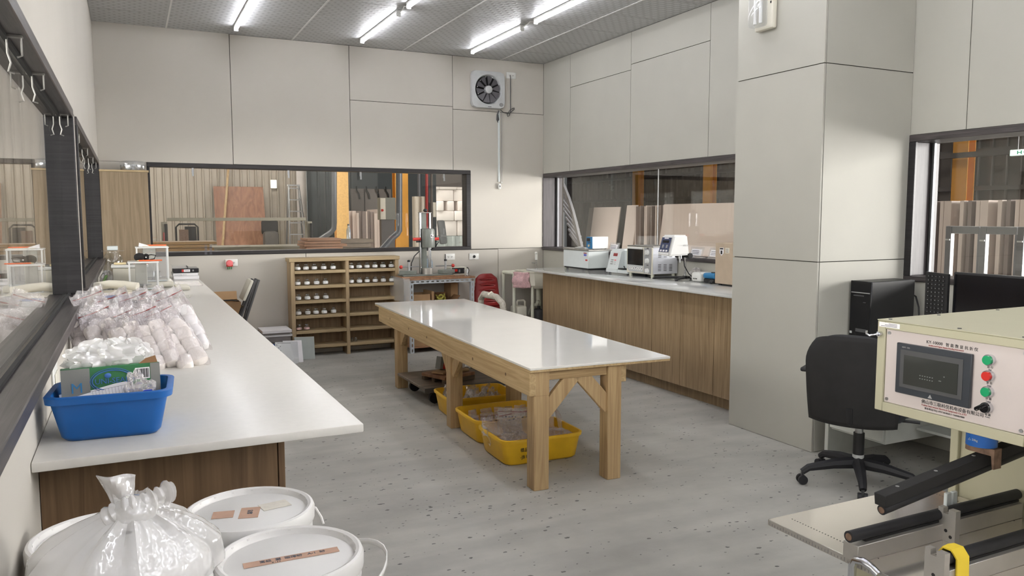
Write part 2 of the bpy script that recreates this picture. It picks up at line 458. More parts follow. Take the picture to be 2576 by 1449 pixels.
class MB:
    """collects geometry and links it as ONE mesh object"""
    def __init__(self): self.bm = bmesh.new()
    def add(self, verts, faces):
        vs = [self.bm.verts.new(v) for v in verts]
        for f in faces:
            try: self.bm.faces.new([vs[i] for i in f])
            except ValueError: pass
        return vs
    def box(self, c, s, rot=None, bev=0.0, seg=1):
        t = bmesh.new()
        bmesh.ops.create_cube(t, size=1.0)
        for v in t.verts: v.co = Vector((v.co.x * s[0], v.co.y * s[1], v.co.z * s[2]))
        if bev:
            bmesh.ops.bevel(t, geom=list(t.edges), offset=min(bev, min(s) * 0.45), segments=seg, affect='EDGES', profile=0.5)
        M = Matrix.Translation(c)
        if rot is not None: M = M @ (rot if isinstance(rot, Matrix) else Euler(rot).to_matrix().to_4x4())
        bmesh.ops.transform(t, matrix=M, verts=list(t.verts))
        self._merge(t)
        return self
    def b(self, x0, x1, y0, y1, z0, z1, bev=0.0, seg=1):
        return self.box(((x0 + x1) / 2, (y0 + y1) / 2, (z0 + z1) / 2), (abs(x1 - x0), abs(y1 - y0), abs(z1 - z0)), None, bev, seg)
    def _merge(self, t):
        mp = {}
        for v in t.verts: mp[v] = self.bm.verts.new(v.co)
        for f in t.faces:
            try: self.bm.faces.new([mp[v] for v in f.verts])
            except ValueError: pass
        t.free()
    def cyl(self, p0, p1, r0, r1=None, n=16, cap=True):
        p0, p1 = Vector(p0), Vector(p1)
        if r1 is None: r1 = r0
        q = (p1 - p0).to_track_quat('Z', 'Y')
        a, c = [], []
        for i in range(n):
            d = q @ Vector((math.cos(2 * PI * i / n), math.sin(2 * PI * i / n), 0))
            a.append(self.bm.verts.new(p0 + d * r0)); c.append(self.bm.verts.new(p1 + d * r1))
        for i in range(n):
            j = (i + 1) % n
            self.bm.faces.new((a[i], a[j], c[j], c[i]))
        if cap:
            self.bm.faces.new(list(reversed(a))); self.bm.faces.new(c)
        return self
    def lathe(self, prof, c=(0, 0, 0), n=24, M=None):
        rings = []
        for (r, z) in prof:
            if r < 1e-6: rings.append([self.bm.verts.new((c[0], c[1], c[2] + z))])
            else: rings.append([self.bm.verts.new((c[0] + r * math.cos(2 * PI * i / n), c[1] + r * math.sin(2 * PI * i / n), c[2] + z)) for i in range(n)])
        for A, B in zip(rings, rings[1:]):
            for i in range(n):
                j = (i + 1) % n
                if len(A) == 1 and len(B) == 1: continue
                if len(A) == 1: self.bm.faces.new((A[0], B[j], B[i]))
                elif len(B) == 1: self.bm.faces.new((A[i], A[j], B[0]))
                else: self.bm.faces.new((A[i], A[j], B[j], B[i]))
        if M is not None:
            bmesh.ops.transform(self.bm, matrix=M, verts=[v for g in rings for v in g])
        return self
    def tube(self, pts, r, n=8, cap=True, radii=None):
        pts = [Vector(p) for p in pts]
        rings = []
        up = None
        for k, p in enumerate(pts):
            t = (pts[min(k + 1, len(pts) - 1)] - pts[max(k - 1, 0)]).normalized()
            if up is None:
                up = Vector((0, 0, 1)) if abs(t.z) < 0.9 else Vector((1, 0, 0))
            s = t.cross(up).normalized(); up = s.cross(t).normalized()
            rr = radii[k] if radii else r
            rings.append([self.bm.verts.new(p + (s * math.cos(2 * PI * i / n) + up * math.sin(2 * PI * i / n)) * rr) for i in range(n)])
        for A, B in zip(rings, rings[1:]):
            for i in range(n):
                j = (i + 1) % n
                self.bm.faces.new((A[i], A[j], B[j], B[i]))
        if cap:
            self.bm.faces.new(list(reversed(rings[0]))); self.bm.faces.new(rings[-1])
        return self
    def prism(self, poly, axis, a0, a1):
        """poly in the two other axes (xy for z, xz for y, yz for x), swept from a0 to a1"""
        def pt(p, a):
            return (a, p[0], p[1]) if axis == 'x' else (p[0], a, p[1]) if axis == 'y' else (p[0], p[1], a)
        A = [self.bm.verts.new(pt(p, a0)) for p in poly]
        B = [self.bm.verts.new(pt(p, a1)) for p in poly]
        n = len(poly)
        self.bm.faces.new(A); self.bm.faces.new(list(reversed(B)))
        for i in range(n):
            j = (i + 1) % n
            self.bm.faces.new((A[j], A[i], B[i], B[j]))
        return self
    def grid(self, fn, nu, nv, closed_u=False):
        g = [[self.bm.verts.new(fn(i / (nu if closed_u else nu - 1), j / (nv - 1))) for i in range(nu)] for j in range(nv)]
        for j in range(nv - 1):
            for i in range(nu if closed_u else nu - 1):
                k = (i + 1) % nu
                self.bm.faces.new((g[j][i], g[j][k], g[j + 1][k], g[j + 1][i]))
        return self
    def ball(self, c, r, s=(1, 1, 1), sub=2, jit=0.0):
        t = bmesh.new()
        bmesh.ops.create_icosphere(t, subdivisions=sub, radius=1.0)
        for v in t.verts:
            k = 1 + random.uniform(-jit, jit)
            v.co = Vector((c[0] + v.co.x * r * s[0] * k, c[1] + v.co.y * r * s[1] * k, c[2] + v.co.z * r * s[2] * k))
        self._merge(t)
        return self
    def xform(self, M):
        bmesh.ops.transform(self.bm, matrix=M, verts=list(self.bm.verts)); return self
    def mesh(self, name, mat, off=None, smooth=40):
        if off is not None:
            for v in self.bm.verts: v.co -= off
        bmesh.ops.recalc_face_normals(self.bm, faces=list(self.bm.faces))
        me = bpy.data.meshes.new(name)
        self.bm.to_mesh(me); self.bm.free()
        if mat: me.materials.append(MATS[mat])
        if smooth:
            me.polygons.foreach_set('use_smooth', [True] * len(me.polygons))
            me.set_sharp_from_angle(angle=R(smooth))
        return me
    def build(self, name, mat, parent=None, smooth=40, local=False):
        """geometry is given in world coordinates unless local=True"""
        root = parent
        off = Vector((0, 0, 0))
        while root is not None:
            off = off + Vector(root.location); root = root.parent
        me = self.mesh(name, mat, None if local else off, smooth)
        o = bpy.data.objects.new(name, me)
        COL.objects.link(o)
        if parent is not None: o.parent = parent
        return o

def tag(o, label=None, cat=None, group=None, kind=None):
    if label: o['label'] = label
    if cat: o['category'] = cat
    if group: o['group'] = group
    if kind: o['kind'] = kind
    return o

def thing(name, label, cat, loc=(0, 0, 0), group=None):
    o = bpy.data.objects.new(name, None)
    o.empty_display_size = 0.05
    COL.objects.link(o)
    o.location = loc
    return tag(o, label, cat, group)

def kids(o): return [c for c in bpy.data.objects if c.parent == o]

def copy_tree(o, parent=None, tree=None):
    c = o.copy(); COL.objects.link(c)
    if parent is not None: c.parent = parent
    for ch in list(o.children): copy_tree(ch, c)
    return c

def struct(name, mb, mat, parent=None, smooth=40):
    o = mb.build(name, mat, parent, smooth)
    if parent is None: o['kind'] = 'structure'
    return o

def text(name, body, size, origin, face, mat, parent, align='LEFT', roll=0.0, extrude=0.0004, space=1.0):
    """flat lettering on a surface facing -x, -y or +z (origin in world coordinates)"""
    cu = bpy.data.curves.new(name, 'FONT')
    cu.body = body; cu.size = size; cu.extrude = extrude; cu.align_x = align; cu.space_character = space
    cu.resolution_u = 2
    cu.materials.append(MATS[mat])
    o = bpy.data.objects.new(name, cu)
    COL.objects.link(o)
    if face == '-x': M = Matrix(((0, 0, -1), (-1, 0, 0), (0, 1, 0)))
    elif face == '-y': M = Matrix(((1, 0, 0), (0, 0, -1), (0, 1, 0)))
    elif face == '+z': M = Matrix(((1, 0, 0), (0, 1, 0), (0, 0, 1)))
    else: M = face
    M = M @ Matrix.Rotation(roll, 3, 'Z')
    off = Vector((0, 0, 0)); root = parent
    while root is not None:
        off += Vector(root.location); root = root.parent
    o.matrix_world = Matrix.Identity(4)
    dg = bpy.context.evaluated_depsgraph_get()
    me = bpy.data.meshes.new_from_object(o.evaluated_get(dg))
    me.name = name
    bpy.data.objects.remove(o)
    bpy.data.curves.remove(cu)
    if not me.materials: me.materials.append(MATS[mat])
    o = bpy.data.objects.new(name, me)
    COL.objects.link(o)
    o.parent = parent
    o.matrix_local = Matrix.Translation(Vector(origin) - off) @ M.to_4x4()
    return o

# ================================================================== THE SETTING
XL, XR, YB, ZC, YF = -0.244, 4.733, 8.772, 3.42, -6.3
G = 0.003   # half joint

struct('floor', MB().b(-6, 16.6, -9, 21.4, -0.12, 0).b(11.7, 16.6, 21.4, 30.4, -0.12, 0), 'concrete_floor')

def panel(parent, poly, axis, a0, a1, mat='board'):
    mb = MB(); mb.prism(poly, axis, a0, a1)
    return mb.build('panel', mat, parent, smooth=0)
def rect(a0, a1, z0, z1): return [(a0 + G, z0 + G), (a1 - G, z0 + G), (a1 - G, z1 - G), (a0 + G, z1 - G)]

# ---- back wall with its long window
BX0, BX1, BZ0, BZ1 = 0.19, 3.735, 1.125, 2.078
wb = MB()
wb.b(XL - .2, BX0, YB + .012, YB + .15, 0, ZC); wb.b(BX1, XR + .3, YB + .012, YB + .15, 0, ZC)
wb.b(BX0, BX1, YB + .012, YB + .15, 0, BZ0); wb.b(BX0, BX1, YB + .012, YB + .15, BZ1, ZC)
wall_back = struct('wall_back', wb, 'board_joint', smooth=0)
yb = (YB, YB + .012)
panel(wall_back, [(XL, BZ1), (BX0, BZ1), (1.02 - G, BZ1), (1.02 - G, ZC), (XL, ZC)], 'y', *yb)
panel(wall_back, rect(1.02, 2.277, BZ1, ZC), 'y', *yb)
panel(wall_back, rect(2.277, 3.511, 2.825, ZC), 'y', *yb)
panel(wall_back, rect(2.277, 3.511, BZ1, 2.825), 'y', *yb)
panel(wall_back, rect(3.511, XR, 2.795, ZC), 'y', *yb)
panel(wall_back, [(3.511 + G, BZ1 + G), (BX1, BZ1 + G), (BX1, 1.13 + G), (XR, 1.13 + G), (XR, 2.795 - G), (3.511 + G, 2.795 - G)], 'y', *yb)
panel(wall_back, rect(XL, 1.75, 0, BZ0), 'y', *yb)
panel(wall_back, rect(1.75, 4.10, 0, BZ0), 'y', *yb)
panel(wall_back, rect(4.10, XR, 0, 1.13), 'y', *yb)
panel(wall_back, rect(XL, BX0, BZ0, BZ1), 'y', *yb)

# ---- right wall: far window behind the counter, near window beside the desk
FZ0, FZ1, NZ0, NZ1, NY0, NY1, FY0 = 1.105, 2.061, 1.09, 2.066, 0.9, 3.598, 4.3
wr = MB()
x0, x1 = XR + .012, XR + .15
wr.b(x0, x1, YF, NY0, 0, ZC); wr.b(x0, x1, NY1, FY0, 0, ZC)
wr.b(x0, x1, NY0, NY1, 0, NZ0); wr.b(x0, x1, NY0, NY1, NZ1, ZC)
wr.b(x0, x1, FY0, YB + .15, 0, FZ0); wr.b(x0, x1, FY0, YB + .15, FZ1, ZC)
wall_right = struct('wall_right', wr, 'board_joint', smooth=0)
xr = (XR, XR + .012)
panel(wall_right, rect(8.11, YB, FZ1, ZC), 'x', *xr, 'board_pale')
panel(wall_right, rect(6.87, 8.11, 3.035, ZC), 'x', *xr, 'board_pale')
panel(wall_right, rect(6.87, 8.11, FZ1, 3.035), 'x', *xr, 'board_pale')
panel(wall_right, rect(5.64, 6.87, 3.09, ZC), 'x', *xr, 'board_pale')
panel(wall_right, rect(5.64, 6.87, FZ1, 3.09), 'x', *xr, 'board_pale')
panel(wall_right, rect(4.37, 5.64, FZ1, ZC), 'x', *xr, 'board_pale')
panel(wall_right, rect(FY0, YB, 0, FZ0), 'x', *xr, 'board_pale')
panel(wall_right, rect(3.205, NY1, NZ1, ZC), 'x', *xr, 'board_pale')
panel(wall_right, rect(1.98, 3.205, NZ1, ZC), 'x', *xr, 'board_pale')
panel(wall_right, rect(YF, 1.98, NZ1, ZC), 'x', *xr, 'board_pale')
panel(wall_right, rect(YF, NY1, 0, NZ0), 'x', *xr, 'board_pale')
panel(wall_right, rect(YF, NY0, NZ0, NZ1), 'x', *xr, 'board_pale')

# ---- boxed-in pillar
pil = struct('pillar', MB().b(3.932, XR + .01, 3.607, 4.37, 0, ZC), 'board_joint', smooth=0)
for (z0, z1) in ((0, 1.237), (1.237, 2.476), (2.476, ZC)):
    panel(pil, rect(3.592, 4.375, z0, z1), 'x', 3.918, 3.931, 'board_pale')
    panel(pil, rect(3.932, XR, z0, z1), 'y', 3.592, 3.606, 'board_pale')

# ---- left wall with two windows
LW = ((-1.6, 4.66), (4.98, 8.60))
LZ0, LZ1 = 1.09, 2.08
wl = MB()
a, b_ = XL - .14, XL - .012
wl.b(a, b_, YF, YB + .1, 0, LZ0); wl.b(a, b_, YF, YB + .1, LZ1, ZC)
wl.b(a, b_, YF, LW[0][0], LZ0, LZ1); wl.b(a, b_, LW[0][1], LW[1][0], LZ0, LZ1); wl.b(a, b_, LW[1][1], YB + .1, LZ0, LZ1)
wall_left = struct('wall_left', wl, 'board_joint', smooth=0)
xl = (XL - .012, XL)
panel(wall_left, rect(YF, 2.42, LZ1, ZC), 'x', *xl)
panel(wall_left, rect(2.42, YB, LZ1, ZC), 'x', *xl)
panel(wall_left, rect(YF, YB, 0, LZ0), 'x', *xl)
panel(wall_left, rect(LW[0][1], LW[1][0], LZ0, LZ1), 'x', *xl)
panel(wall_left, rect(LW[1][1], YB, LZ0, LZ1), 'x', *xl)
panel(wall_left, rect(YF, LW[0][0], LZ0, LZ1), 'x', *xl)

# ---- wall behind the camera
wf = struct('wall_front', MB().b(XL - .1, XR + .1, YF - .15, YF - .012, 0, ZC), 'board_joint', smooth=0)
for k in range(4):
    panel(wf, rect(XL + k * 1.2443, XL + (k + 1) * 1.2443, 0, ZC), 'y', YF - .012, YF)

# ---- ceiling of vinyl tiles
ceil = struct('ceiling', MB().b(XL - .14, XR + .15, YF - .15, YB + .15, ZC + .010, ZC + .10), 'pale_grey', smooth=0)
cx = [XL, .42, 1.66, 2.90, 4.14, XR]
cy = [YB, 8.22]
while cy[-1] - .62 > YF: cy.append(cy[-1] - .62)
cy.append(YF)
tile_mesh = {}
for i in range(len(cx) - 1):
    for j in range(len(cy) - 1):
        w, d = cx[i + 1] - cx[i] - .007, cy[j] - cy[j + 1] - .007
        key = (round(w, 3), round(d, 3))
        if key not in tile_mesh:
            mb = MB(); mb.b(-w / 2, w / 2, -d / 2, d / 2, 0, .0085)
            tile_mesh[key] = mb.mesh('ceiling_tile', 'ceiling_vinyl', smooth=0)
        o = bpy.data.objects.new('ceiling_tile', tile_mesh[key]); COL.objects.link(o)
        o.parent = ceil; o.location = ((cx[i] + cx[i + 1]) / 2, (cy[j] + cy[j + 1]) / 2, ZC)

for xx in cx[1:-1]:
    MB().b(xx - .008, xx + .008, YF, YB, ZC - .003, ZC - .0002).build('joint_strip', 'white_paint', ceil, smooth=0)
# ---- windows
def clip(parent, p, face):
    mb = MB(); x, y, z = p
    if face == '-y':
        mb.b(x - .011, x + .011, y - .012, y, z - .05, z); mb.b(x - .009, x + .009, y - .022, y - .010, z - .085, z - .045)
    else:
        mb.b(x - .014, x, y - .011, y + .011, z - .05, z)
    return mb.build('clip', 'steel', parent)

def hook(parent, y, z):
    """bent wire hanger hooked over the head of a left-hand window"""
    mb = MB()
    x = XL - .005
    mb.b(x - .05, x + .004, y - .012, y + .012, z - .006, z)
    mb.tube([(x, y, z), (x, y, z - .055), (x - .012, y, z - .06)], .003, 6)
    mb.tube([(x - .035, y, z), (x - .035, y, z - .05), (x - .028, y, z - .075), (x - .035, y, z - .10), (x - .02, y, z - .105)], .003, 6)
    return mb.build('hook', 'dull_steel', parent)

# back window
w1 = thing('window_1', None, None, (1.96, YB, BZ0)); w1['kind'] = 'structure'
MB().b(BX0, BX1, YB - .008, YB + .14, BZ1 - .045, BZ1, .003).build('frame_head', 'frame_sill_x', w1)
MB().b(BX0, BX1, YB - .012, YB + .14, BZ0, BZ0 + .04, .003).build('frame_sill', 'frame_sill_x', w1)
MB().b(BX0, BX0 + .025, YB - .008, YB + .14, BZ0 + .04, BZ1 - .045, .003).build('jamb', 'frame_black', w1)
MB().b(BX1 - .055, BX1, YB - .008, YB + .14, BZ0 + .04, BZ1 - .045, .003).build('jamb', 'frame_black', w1)
jx = 1.99
MB().b(BX0 + .026, jx - .002, YB + .078, YB + .084, BZ0 + .041, BZ1 - .046).build('pane', 'pane_glass', w1)
MB().b(jx + .002, BX1 - .056, YB + .078, YB + .084, BZ0 + .041, BZ1 - .046).build('pane', 'pane_glass', w1)
for cxp in (0.62, 1.59, 2.39, 3.40): clip(w1, (cxp, YB + .03, BZ1 - .046), '-y')

# far right window
w2 = thing('window_2', None, None, (XR, 6.5, FZ0)); w2['kind'] = 'structure'
D1 = XR + .27
MB().b(XR - .008, D1, FY0, YB, FZ1 - .045, FZ1, .003).build('frame_head', 'frame_sill', w2)
MB().b(XR - .02, D1, FY0, YB, FZ0, FZ0 + .035, .003).build('frame_sill', 'frame_sill', w2)
MB().b(XR - .008, D1, YB - .012, YB + .012, FZ0 + .035, FZ1 - .045, .003).build('jamb', 'frame_grey', w2)
MB().b(XR + .175, XR + .187, YB - .030, YB - .0125, FZ0 + .036, FZ1 - .046).build('stop_bead', 'black_matte', w2)
MB().b(XR + .19, XR + .212, YB - .03, YB - .0125, FZ0 + .036, FZ1 - .046).build('edge_strip', 'rack_grey', w2)
jy = 6.648
MB().b(XR + .2, XR + .206, jy + .002, YB - .031, FZ0 + .036, FZ1 - .046).build('pane', 'pane_glass', w2)
MB().b(XR + .2, XR + .206, FY0, jy - .002, FZ0 + .036, FZ1 - .046).build('pane', 'pane_glass', w2)
MB().b(XR + .198, XR + .208, jy - .002, jy + .002, FZ0 + .036, FZ1 - .046).build('pane_joint', 'grey_plastic', w2)

# near right window
w3 = thing('window_3', None, None, (XR, 2.2, NZ0)); w3['kind'] = 'structure'
MB().b(XR - .012, D1, NY0, NY1, NZ1 - .045, NZ1, .003).build('frame_head', 'frame_sill', w3)
MB().b(XR - .012, D1, NY0, NY1, NZ0, NZ0 + .035, .003).build('frame_sill', 'frame_sill', w3)
MB().b(XR - .012, XR + .012, NY1 - .055, NY1, NZ0 + .035, NZ1 - .045, .003).build('jamb_face', 'frame_black', w3)
MB().b(XR + .012, D1, NY1 - .03, NY1, NZ0 + .035, NZ1 - .045, .003).build('jamb', 'frame_grey', w3)
MB().b(XR - .012, D1, NY0, NY0 + .03, NZ0 + .035, NZ1 - .045, .003).build('jamb', 'frame_grey', w3)
MB().b(XR + .178, XR + .19, NY1 - .044, NY1 - .031, NZ0 + .036, NZ1 - .046).build('stop_bead', 'black_matte', w3)
MB().b(XR + .19, XR + .212, NY1 - .048, NY1 - .031, NZ0 + .036, NZ1 - .046).build('edge_strip', 'rack_grey', w3)
MB().b(XR + .2, XR + .206, NY0 + .031, NY1 - .049, NZ0 + .036, NZ1 - .046).build('pane', 'pane_glass', w3)

# left windows
for k, (y0, y1) in enumerate(LW):
    w = thing('window_%d' % (4 + k), None, None, (XL, (y0 + y1) / 2, LZ0)); w['kind'] = 'structure'
    X0, X1 = XL - .125, XL + .012
    MB().b(X0, X1, y0, y1, LZ1 - .045, LZ1, .003).build('frame_head', 'frame_sill', w)
    MB().b(X0, X1 + .02, y0, y1, LZ0, LZ0 + .04, .003).build('frame_sill', 'frame_sill', w)
    MB().b(X0, X1, y0, y0 + .045, LZ0 + .04, LZ1 - .045, .003).build('jamb', 'frame_black', w)
    MB().b(X0, X1, y1 - .045, y1, LZ0 + .04, LZ1 - .045, .003).build('jamb', 'frame_black', w)
    MB().b(XL - .05, XL - .038, y0 + .046, y1 - .046, LZ1 - .058, LZ1 - .0455).build('stop_bead', 'black_matte', w)
    MB().b(XL - .05, XL - .038, y0 + .046, y1 - .046, LZ0 + .0405, LZ0 + .05).build('stop_bead', 'black_matte', w)
    MB().b(XL - .060, XL - .054, y0 + .046, y1 - .046, LZ0 + .041, LZ1 - .046).build('pane', 'pane_glass', w)
    for hy in ((2.62, 3.26, 4.5) if k == 0 else (5.5, 6.6, 7.6, 8.3)):
        hook(w, hy, LZ1 - .0455)

# ================================================================== THE HALL OUTSIDE
def corrugated(name, mat, axis, a0, a1, pos, z0, z1, pitch, depth, flat=0.6, sign=1):
    mb = MB()
    pts = []
    n = int((a1 - a0) / pitch)
    for k in range(n + 1):
        s = a0 + k * pitch
        pts += [(s, 0), (s + pitch * flat, 0), (s + pitch * (flat + .1), depth), (s + pitch * .9, depth)]
    V0 = []; V1 = []
    for (s, d) in pts:
        p = (s, pos + sign * d) if axis == 'x' else (pos + sign * d, s)
        V0.append(mb.bm.verts.new((p[0], p[1], z0))); V1.append(mb.bm.verts.new((p[0], p[1], z1)))
    for i in range(len(pts) - 1):
        mb.bm.faces.new((V0[i], V0[i + 1], V1[i + 1], V1[i]))
    return struct(name, mb, mat, smooth=0)
corrugated('wall_hall_rear', 'hall_beige', 'x', -6, 4.0, 21.0, 0, 6.2, .18, .055, flat=.66, sign=-1)
corrugated('wall_hall_side', 'hall_grey', 'y', 4.2, 30.0, 16.3, 0, 6.2, .30, .05, sign=-1)
corrugated('wall_hall_left', 'hall_beige', 'y', 5.8, 21.0, -6.0, 0, 6.2, .18, .035, sign=1)
struct('wall_hall_left_gable', MB().b(-6.05, -5.95, -9.2, 5.8, 4.0, 6.2).b(-6.05, -5.95, -9.2, -3.4, 0, 4.0), 'hall_beige')  # gap left in this wall for the added left fill
struct('wall_hall_front', MB().b(-6, 16.4, -9.2, -9, 0, 6.2), 'hall_grey')
struct('roof', MB().b(-6.1, 16.7, -9.2, 20.6, 6.2, 6.3).b(11.7, 16.7, 20.6, 30.4, 6.2, 6.3), 'hall_dark')
struct('wall_gable', MB().b(16.3, 16.4, -9.2, 4.2, 4.8, 6.2).b(16.3, 16.4, -9.2, -6, 0, 4.8), 'hall_grey')
# dark partition right of the beige sheet wall
struct('wall_hall_partition', MB().b(4.26, 7.88, 21.0, 21.1, 0, 6.2), 'hall_dark')
struct('wall_hall_upper', MB().b(7.881, 11.7, 21.0, 21.1, 2.37, 6.2), 'hall_grey')
struct('wall_hall_inner', MB().b(11.7, 11.8, 21.0, 30.4, 0, 6.2), 'hall_grey')
struct('wall_hall_end', MB().b(11.8, 16.4, 30.3, 30.4, 0, 6.2), 'hall_grey')
struct('ground', MB().b(-6, 26, 21.4, 34, -.14, -.02), 'stone_grey')

fl = tag(MB().b(3.98, 4.24, 20.93, 20.95, 0, 3.2).build('foil_sheet', 'foil'), 'crumpled silver sheet lining the end of the ribbed hall wall behind the ladder', 'sheet')
cw = corrugated('dark_sheeting', 'hall_dark', 'x', 4.3, 5.2, 20.6, 0, 3.0, .22, .05, sign=-1)
tag(cw, 'dark corrugated sheeting standing left of the first yellow hall column', 'sheeting', kind='thing')

def hcol(x, y, mat, label, w=.26, d=.22):
    """H-section column: web and two flanges"""
    t = thing('steel_column', label, 'column', (x, y, 0))
    MB().b(x - w / 2, x + w / 2, y - d / 2, y - d / 2 + .025, 0, 6.2).build('flange', mat, t)
    MB().b(x - w / 2, x + w / 2, y + d / 2 - .025, y + d / 2, 0, 6.2).build('flange', mat, t)
    MB().b(x - .012, x + .012, y - d / 2 + .025, y + d / 2 - .025, 0, 6.2).build('web', mat, t)
    return t
hcol(4.18, 17.0, 'yellow_rough', 'bright orange steel column of the hall, leftmost through the back window', .27)
hcol(5.52, 17.0, 'yellow_steel', 'brownish orange steel column behind the thick grey pipe in the back window', .30)
def hcol_x(x, y, label):
    t = thing('steel_column', label, 'column', (x, y, 0))
    w, d = .34, .25
    MB().b(x - d / 2, x - d / 2 + .02, y - w / 2, y + w / 2, 0, 6.2).build('flange', 'yellow_steel', t)
    MB().b(x + d / 2 - .02, x + d / 2, y - w / 2, y + w / 2, 0, 6.2).build('flange', 'yellow_steel', t)
    MB().b(x - d / 2 + .02, x + d / 2 - .02, y - .01, y + .01, 0, 6.2).build('web', 'yellow_steel', t)
hcol_x(16.0, 22.7, 'far yellow hall column seen above the steel oven through the counter window')
hcol_x(16.0, 18.95, 'yellow hall column at the right end of the counter window')
hcol_x(16.0, 10.85, 'yellow hall column seen through the window above the computer')
for (z, lab) in ((2.84, 'upper grey girt rail on the dark hall side wall'), (2.06, 'lower grey girt rail on the dark hall side wall')):
    tag(MB().b(16.12, 16.22, 5, 29, z, z + .09).build('girt_rail', 'hall_steel'), lab, 'rail')
# bracing beam seen through the near window
tag(MB().b(15.4, 15.6, 6.5, 13.2, 2.72, 2.82).build('steel_beam', 'hall_steel'), 'pale grey horizontal steel beam crossing the window above the computer', 'beam')

# exit sign
es = thing('exit_sign', 'small lit green and white exit sign hanging in the hall', 'sign', (9.000, 5.475, 2.233))
ex = (9.000, 5.475, 2.233)
MB().b(ex[0] - .02, ex[0] + .02, ex[1] - .16, ex[1] + .075, ex[2] - .035, ex[2] + .035, .004).build('housing', 'white_plastic', es)
MB().b(ex[0] - .023, ex[0] - .021, ex[1] - .155, ex[1] + .07, ex[2] - .03, ex[2] + .03).build('lit_face', 'exit_light', es)
MB().b(ex[0] - .0255, ex[0] - .0235, ex[1] - .06, ex[1] - .05, ex[2] - .02, ex[2] + .02).b(ex[0] - .0255, ex[0] - .0235, ex[1] - .02, ex[1] - .01, ex[2] - .02, ex[2] + .02).b(ex[0] - .0255, ex[0] - .0235, ex[1] - .05, ex[1] - .02, ex[2] - .004, ex[2] + .004).b(ex[0] - .0255, ex[0] - .0235, ex[1] - .12, ex[1] - .075, ex[2] - .004, ex[2] + .004).build('pictogram', 'green_button', es)
MB().cyl((ex[0], ex[1], ex[2] + .035), (ex[0], ex[1], 6.2), .006, n=6).build('hanger', 'dark_grey', es)

# pipes
tag(MB().tube([(3.918, 16.4, 6.19), (3.918, 16.400, 3.292), (3.877, 16.400, 1.400), (3.866, 16.400, 1.276), (3.806, 16.400, 1.201), (3.528, 16.400, 1.022), (3.197, 16.400, 0.814)], .055, 12).build('duct_pipe', 'pvc_grey'),
    'thin grey duct pipe bending left in front of the bright orange column', 'pipe')
tag(MB().tube([(4.703, 14.5, 6.19), (4.703, 14.500, 3.145), (4.676, 14.500, 1.394), (4.674, 14.500, 1.257), (4.634, 14.500, 1.196), (4.521, 14.500, 1.106), (4.203, 14.500, 0.770)], .062, 14).build('duct_pipe', 'pvc_grey'),
    'thick grey duct pipe with an angled foot in the middle of the back window', 'pipe')
tag(MB().tube([(6.527, 18, 6.19), (6.527, 18.000, 3.848), (6.497, 18.000, 0.411), (6.497, 18, .001)], .035, 10).build('standpipe', 'red_pipe'), 'dark red vertical pipe behind the drill stand', 'pipe')
tag(MB().tube([(6.502, 18.5, 6.19), (6.502, 18.500, 3.902), (6.488, 18.500, 1.962), (6.488, 18.5, .001)], .04, 10).build('standpipe', 'pvc_grey'), 'slim grey vertical pipe left of the dark red one', 'pipe')
tag(MB().tube([(6.659, 18, 6.19), (6.659, 18.000, 3.855), (6.622, 18.000, 0.602), (6.622, 18, .001)], .03, 8).build('conduit_pipe', 'hall_steel'), 'thin dark conduit right of the dark red pipe', 'pipe')

# electrical boxes in the hall
eb = thing('switch_cabinet', 'olive grey electrical cabinet with a red switch beside the thick pipe', 'electrical box', (4.602, 15.000, 1.445))
def wbox(p0, p1, d, name, mat, parent=None, bev=.006):
    """box between two opposite corners of its front face (facing -y) going d metres back"""
    return MB().b(min(p0[0], p1[0]), max(p0[0], p1[0]), p0[1], p0[1] + d, min(p0[2], p1[2]), max(p0[2], p1[2]), bev).build(name, mat, parent)
p = (4.464, 15.000, 1.897); q = (4.773, 15.000, 1.461)
wbox(p, q, .22, 'body', 'box_grey', eb)
MB().b(4.464 - .005, 4.560, 14.985, 14.999, q[2] + .01, p[2] - .01).build('door_plate', 'box_pale', eb)
MB().cyl((4.491, 14.970, 1.648), (4.497, 14.990, 1.648), .025, n=10).build('switch', 'red_plastic', eb)
MB().tube([(4.690, 15.100, 1.460), (4.695, 15.100, 1.287), (4.714, 15.100, 0.930), (4.712, 15.100, 0.292)], .02, 8).build('cable', 'pvc_grey', eb)
MB().b(4.481, 4.757, 15.03, 15.15, 0, q[2]).build('stand', 'hall_steel', eb)
hp = thing('hall_cabinet', 'tall cream electrical cabinet left of the dark red pipe', 'cabinet', (6.391, 18.200, 0.988))
p = (6.271, 18.200, 2.012); 
MB().b(p[0], 6.537, 18.2, 18.4, 0, p[2], .006).build('body', 'box_pale', hp)
MB().b(p[0] + .02, 6.537 - .02, 18.19, 18.199, .1, p[2] - .03, .003).build('door', 'box_pale', hp)
hq = thing('meter_box', 'small cream meter box on the wall left of the sunlit blocks', 'electrical box', (7.787, 20.900, 1.743))
p = (7.704, 20.800, 1.920); q = (7.795, 20.800, 1.508)
wbox(p, q, .19, 'body', 'box_pale', hq)
MB().b(p[0] + .01, q[0] - .01, 20.79, 20.799, q[2] + .02, p[2] - .02).build('door', 'box_pale', hq)

